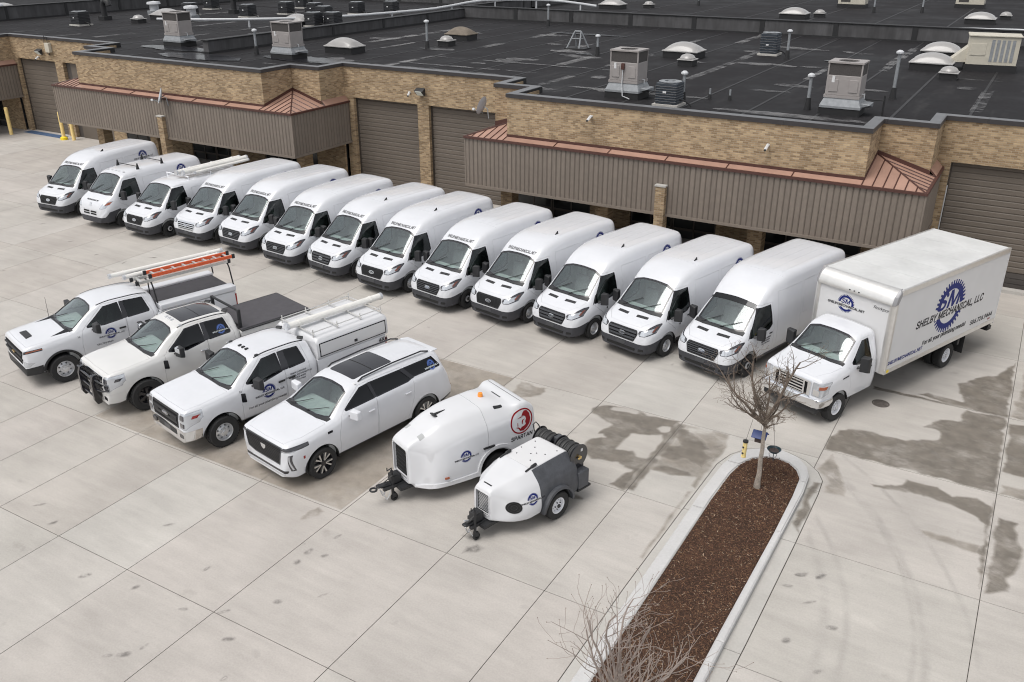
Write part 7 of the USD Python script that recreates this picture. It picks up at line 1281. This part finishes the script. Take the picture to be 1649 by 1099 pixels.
def small_trailer(pose):
    xf, xm, xr = -.62, -1.66, -2.84
    L = Loft(xf, xr, 70, dense=((xf, xf - .1, 8), (xr + .3, xr, 10)),
        zt=[(xf, 1.08), (xf - .04, 1.12), (-.95, 1.20), (-1.3, 1.28), (-1.66, 1.34), (-2.7, 1.36), (-2.80, 1.33), (xr, 1.26)], zb=[(xf, .42), (-1.2, .34), (xr, .36)],
        w=[(xf, .27), (-.8, .38), (-1.0, .58), (-1.2, .73), (-1.4, .78), (-1.75, .80), (xr, .80)], wb=[(xf, .25), (-1.1, .62), (-1.4, .72), (xr, .74)], zm=.58, wt=[(xf, .22), (-1.0, .27), (-1.4, .37), (-1.7, .44), (xr, .44)],
        wl=[(xf, .26), (-.9, .42), (-1.15, .60), (-1.5, .68), (-1.8, .72), (xr, .72)], zl=[(xf, 1.0), (-1.2, 1.02), (-1.7, 1.06), (xr, 1.06)], cr=.01, r1=.05, r3=.12, r4=[(xf, .04), (-1.3, .06), (-1.7, .05), (xr, .05)])
    sh = Shell(L, mbox(xr + .04, xf - .08, -2, 2, .40, 3), .04); ax = -2.16
    g = sbox(-.20, .52, .20, 1.04).buffer(-.03).buffer(.03); sh.cut(prism(g, "x", xf - .1, xf + .2)); sh.add("radiator_grille", prism(g, "x", xf - .08, xf - .05), "dark_void", False)
    for k in range(12): sh.add("grille_bar", prism(sbox(-.17, .56 + .038 * k, .17, .575 + .038 * k), "x", xf - .05, xf - .04), "steel_silver", False)
    sh.add("grille_surround", prism(g.buffer(.02).difference(g), "x", xf - .02, xf + .01), "fibreglass_white", False)
    sh.arch(ax, .34, .42, .80, .30)
    for s in (1, -1):
        y = (.1, 1.5) if s > 0 else (-1.5, -.1)
        sh.carve("side_tank", Polygon([(xm, .2), (xm, .95), (xm - .01, 1.8), (xr - .1, 1.8), (xr - .1, .2)]), "y", *((.445, 1.5) if s > 0 else (-1.5, -.445)), "tank_black", gap=.004)
        sh.decal("fender", affinity.translate(Point(0, 0).buffer(.49, 24).difference(Point(0, 0).buffer(.43, 24)).intersection(sbox(-1, .0, 1, 1)), ax, .34), "y", *y, "tank_black", .10)
        p = Point(-1.02, .72).buffer(.14, 30); sh.decal("fan_opening", p, "y", *y, "dark_void", .003); sh.decal("fan_guard", unary_union([p.difference(Point(-1.02, .72).buffer(.13, 30))] + [Point(-1.02, .72).buffer(q + .008, 24).difference(Point(-1.02, .72).buffer(q, 24)) for q in (.05, .10)]), "y", *y, "black_plastic", .012)
        b, t_ = logo_polys(.14)
        for nm, q, m in (("gear_logo", b, "logo_blue"), ("logo_lettering", t_, "logo_black")): sh.decal(nm, affinity.translate(flip_u(q) if s > 0 else q, -1.44, .82), "y", *y, m)
    sh.carve("lid", sbox(xr + .02, -.44, xm, .44), "z", 1.2, 2, "panel_white", .004)
    for px, py in ((-1.9, .18), (-1.9, -.25), (-2.1, 0), (-2.2, .08), (-2.35, -.12), (-2.3, .25), (-2.55, -.3), (-2.6, .33), (-2.15, -.35), (-1.8, .36)): sh.decal("bolt", Point(px, py).buffer(.014), "z", 1.1, 2, "black_plastic", .012)
    sh.decal("vent_slot", sbox(-.80, -.12, -.77, .12), "z", .9, 1.6, "black_plastic", .004)
    root = thing("jetting_trailer", "smaller white trailer with black side tanks and two hose reels at its rear", "trailer", None, (pose[0], pose[1], 0), pose_rz(pose[2])); sh.emit(root, "hood", "fibreglass_white")
    for y in (.73, -.73): wheel(root, ax, y, .345, .21, "trailer")
    for s in (1, -1):
        obj("rear_tank_box", rbox(-3.20, xr - .01, *sorted((s * .30, s * .80)), .42, .86, .025), "tank_black", root, 40); obj("tail_lamp", rbox(-3.23, -3.19, *sorted((s * .55, s * .74)), .36, .42, .012), "red_lens", root, 40)
        obj("lid_latch", [hull([(xm + .12, s * .40, 1.335), (xm - .10, s * .40, 1.37)], .022), hull([(xm - .06, s * .40, 1.37), (xm - .18, s * .40, 1.385)], .035)], "black_plastic", root, 40)
    obj("frame", bx(-3.2, xf + .2, -.28, .28, .30, .38), "black_plastic", root); obj("rear_step", rbox(-3.30, -2.86, -.78, .78, .34, .40, .015), "black_plastic", root, 40)
    for q, (y0, y1, R) in enumerate(((-.60, -.10, .26), (.06, .62, .285))):
        p = thing("hose_reel", parent=root); cx, cz = -3.02, 1.18
        obj("drum", cyl((cx, y0, cz), (cx, y1, cz), .07, 16), "black_plastic", p, 40)
        for y in (y0, y1): obj("flange", move(lathe([(0, -.01), (R, -.01), (R + .006, 0), (R, .01), (0, .01)], 32, "y"), (cx, y, cz)), "black_gloss", p, 40)
        n = 9; t = np.linspace(0, 2 * math.pi * n, n * 26); rad = R - .055 + .012 * np.sin(t * .37); pts = np.column_stack([cx + rad * np.cos(t), np.linspace(y0 + .035, y1 - .035, len(t)), cz + rad * np.sin(t)]); obj("hose", tube(pts, .026, 8), "hose_black", p, 40)
        if q: obj("swivel", [cyl((cx, y1, cz), (cx, y1 + .07, cz), .03, 12), rbox(cx - .03, cx + .08, y1 + .03, y1 + .07, cz - .05, cz - .01, .012)], "brass", p, 40); obj("reel_label", bx(cx - .12, cx - .05, y1 + .011, y1 + .014, cz + .10, cz + .17), "panel_white", p)
        [obj("stand", rbox(cx - .18, cx + .18, y - .02, y + .02, .84, cz, .01), "black_plastic", p, 40) for y in (y0 + .02, y1 - .02)]
    obj("reel_motor", rbox(-3.14, -2.94, -.12, .05, 1.28, 1.42, .02), "grey_gloss", root, 40); obj("loose_hose", tube([(-3.0, -.56, 1.38), (-2.96, -.60, 1.52), (-2.93, -.66, 1.58), (-2.90, -.72, 1.50), (-2.93, -.70, 1.32), (-3.0, -.60, 1.18)], .014, 8), "hose_black", root, 40)
    tow_gear(root, -.04, .42, -.30, .10, xf, ring=False)
    return root
T1, T2 = (-11.33, 13.20, .40), (-8.85, 13.00, .27)
big_trailer(T1); small_trailer(T2)
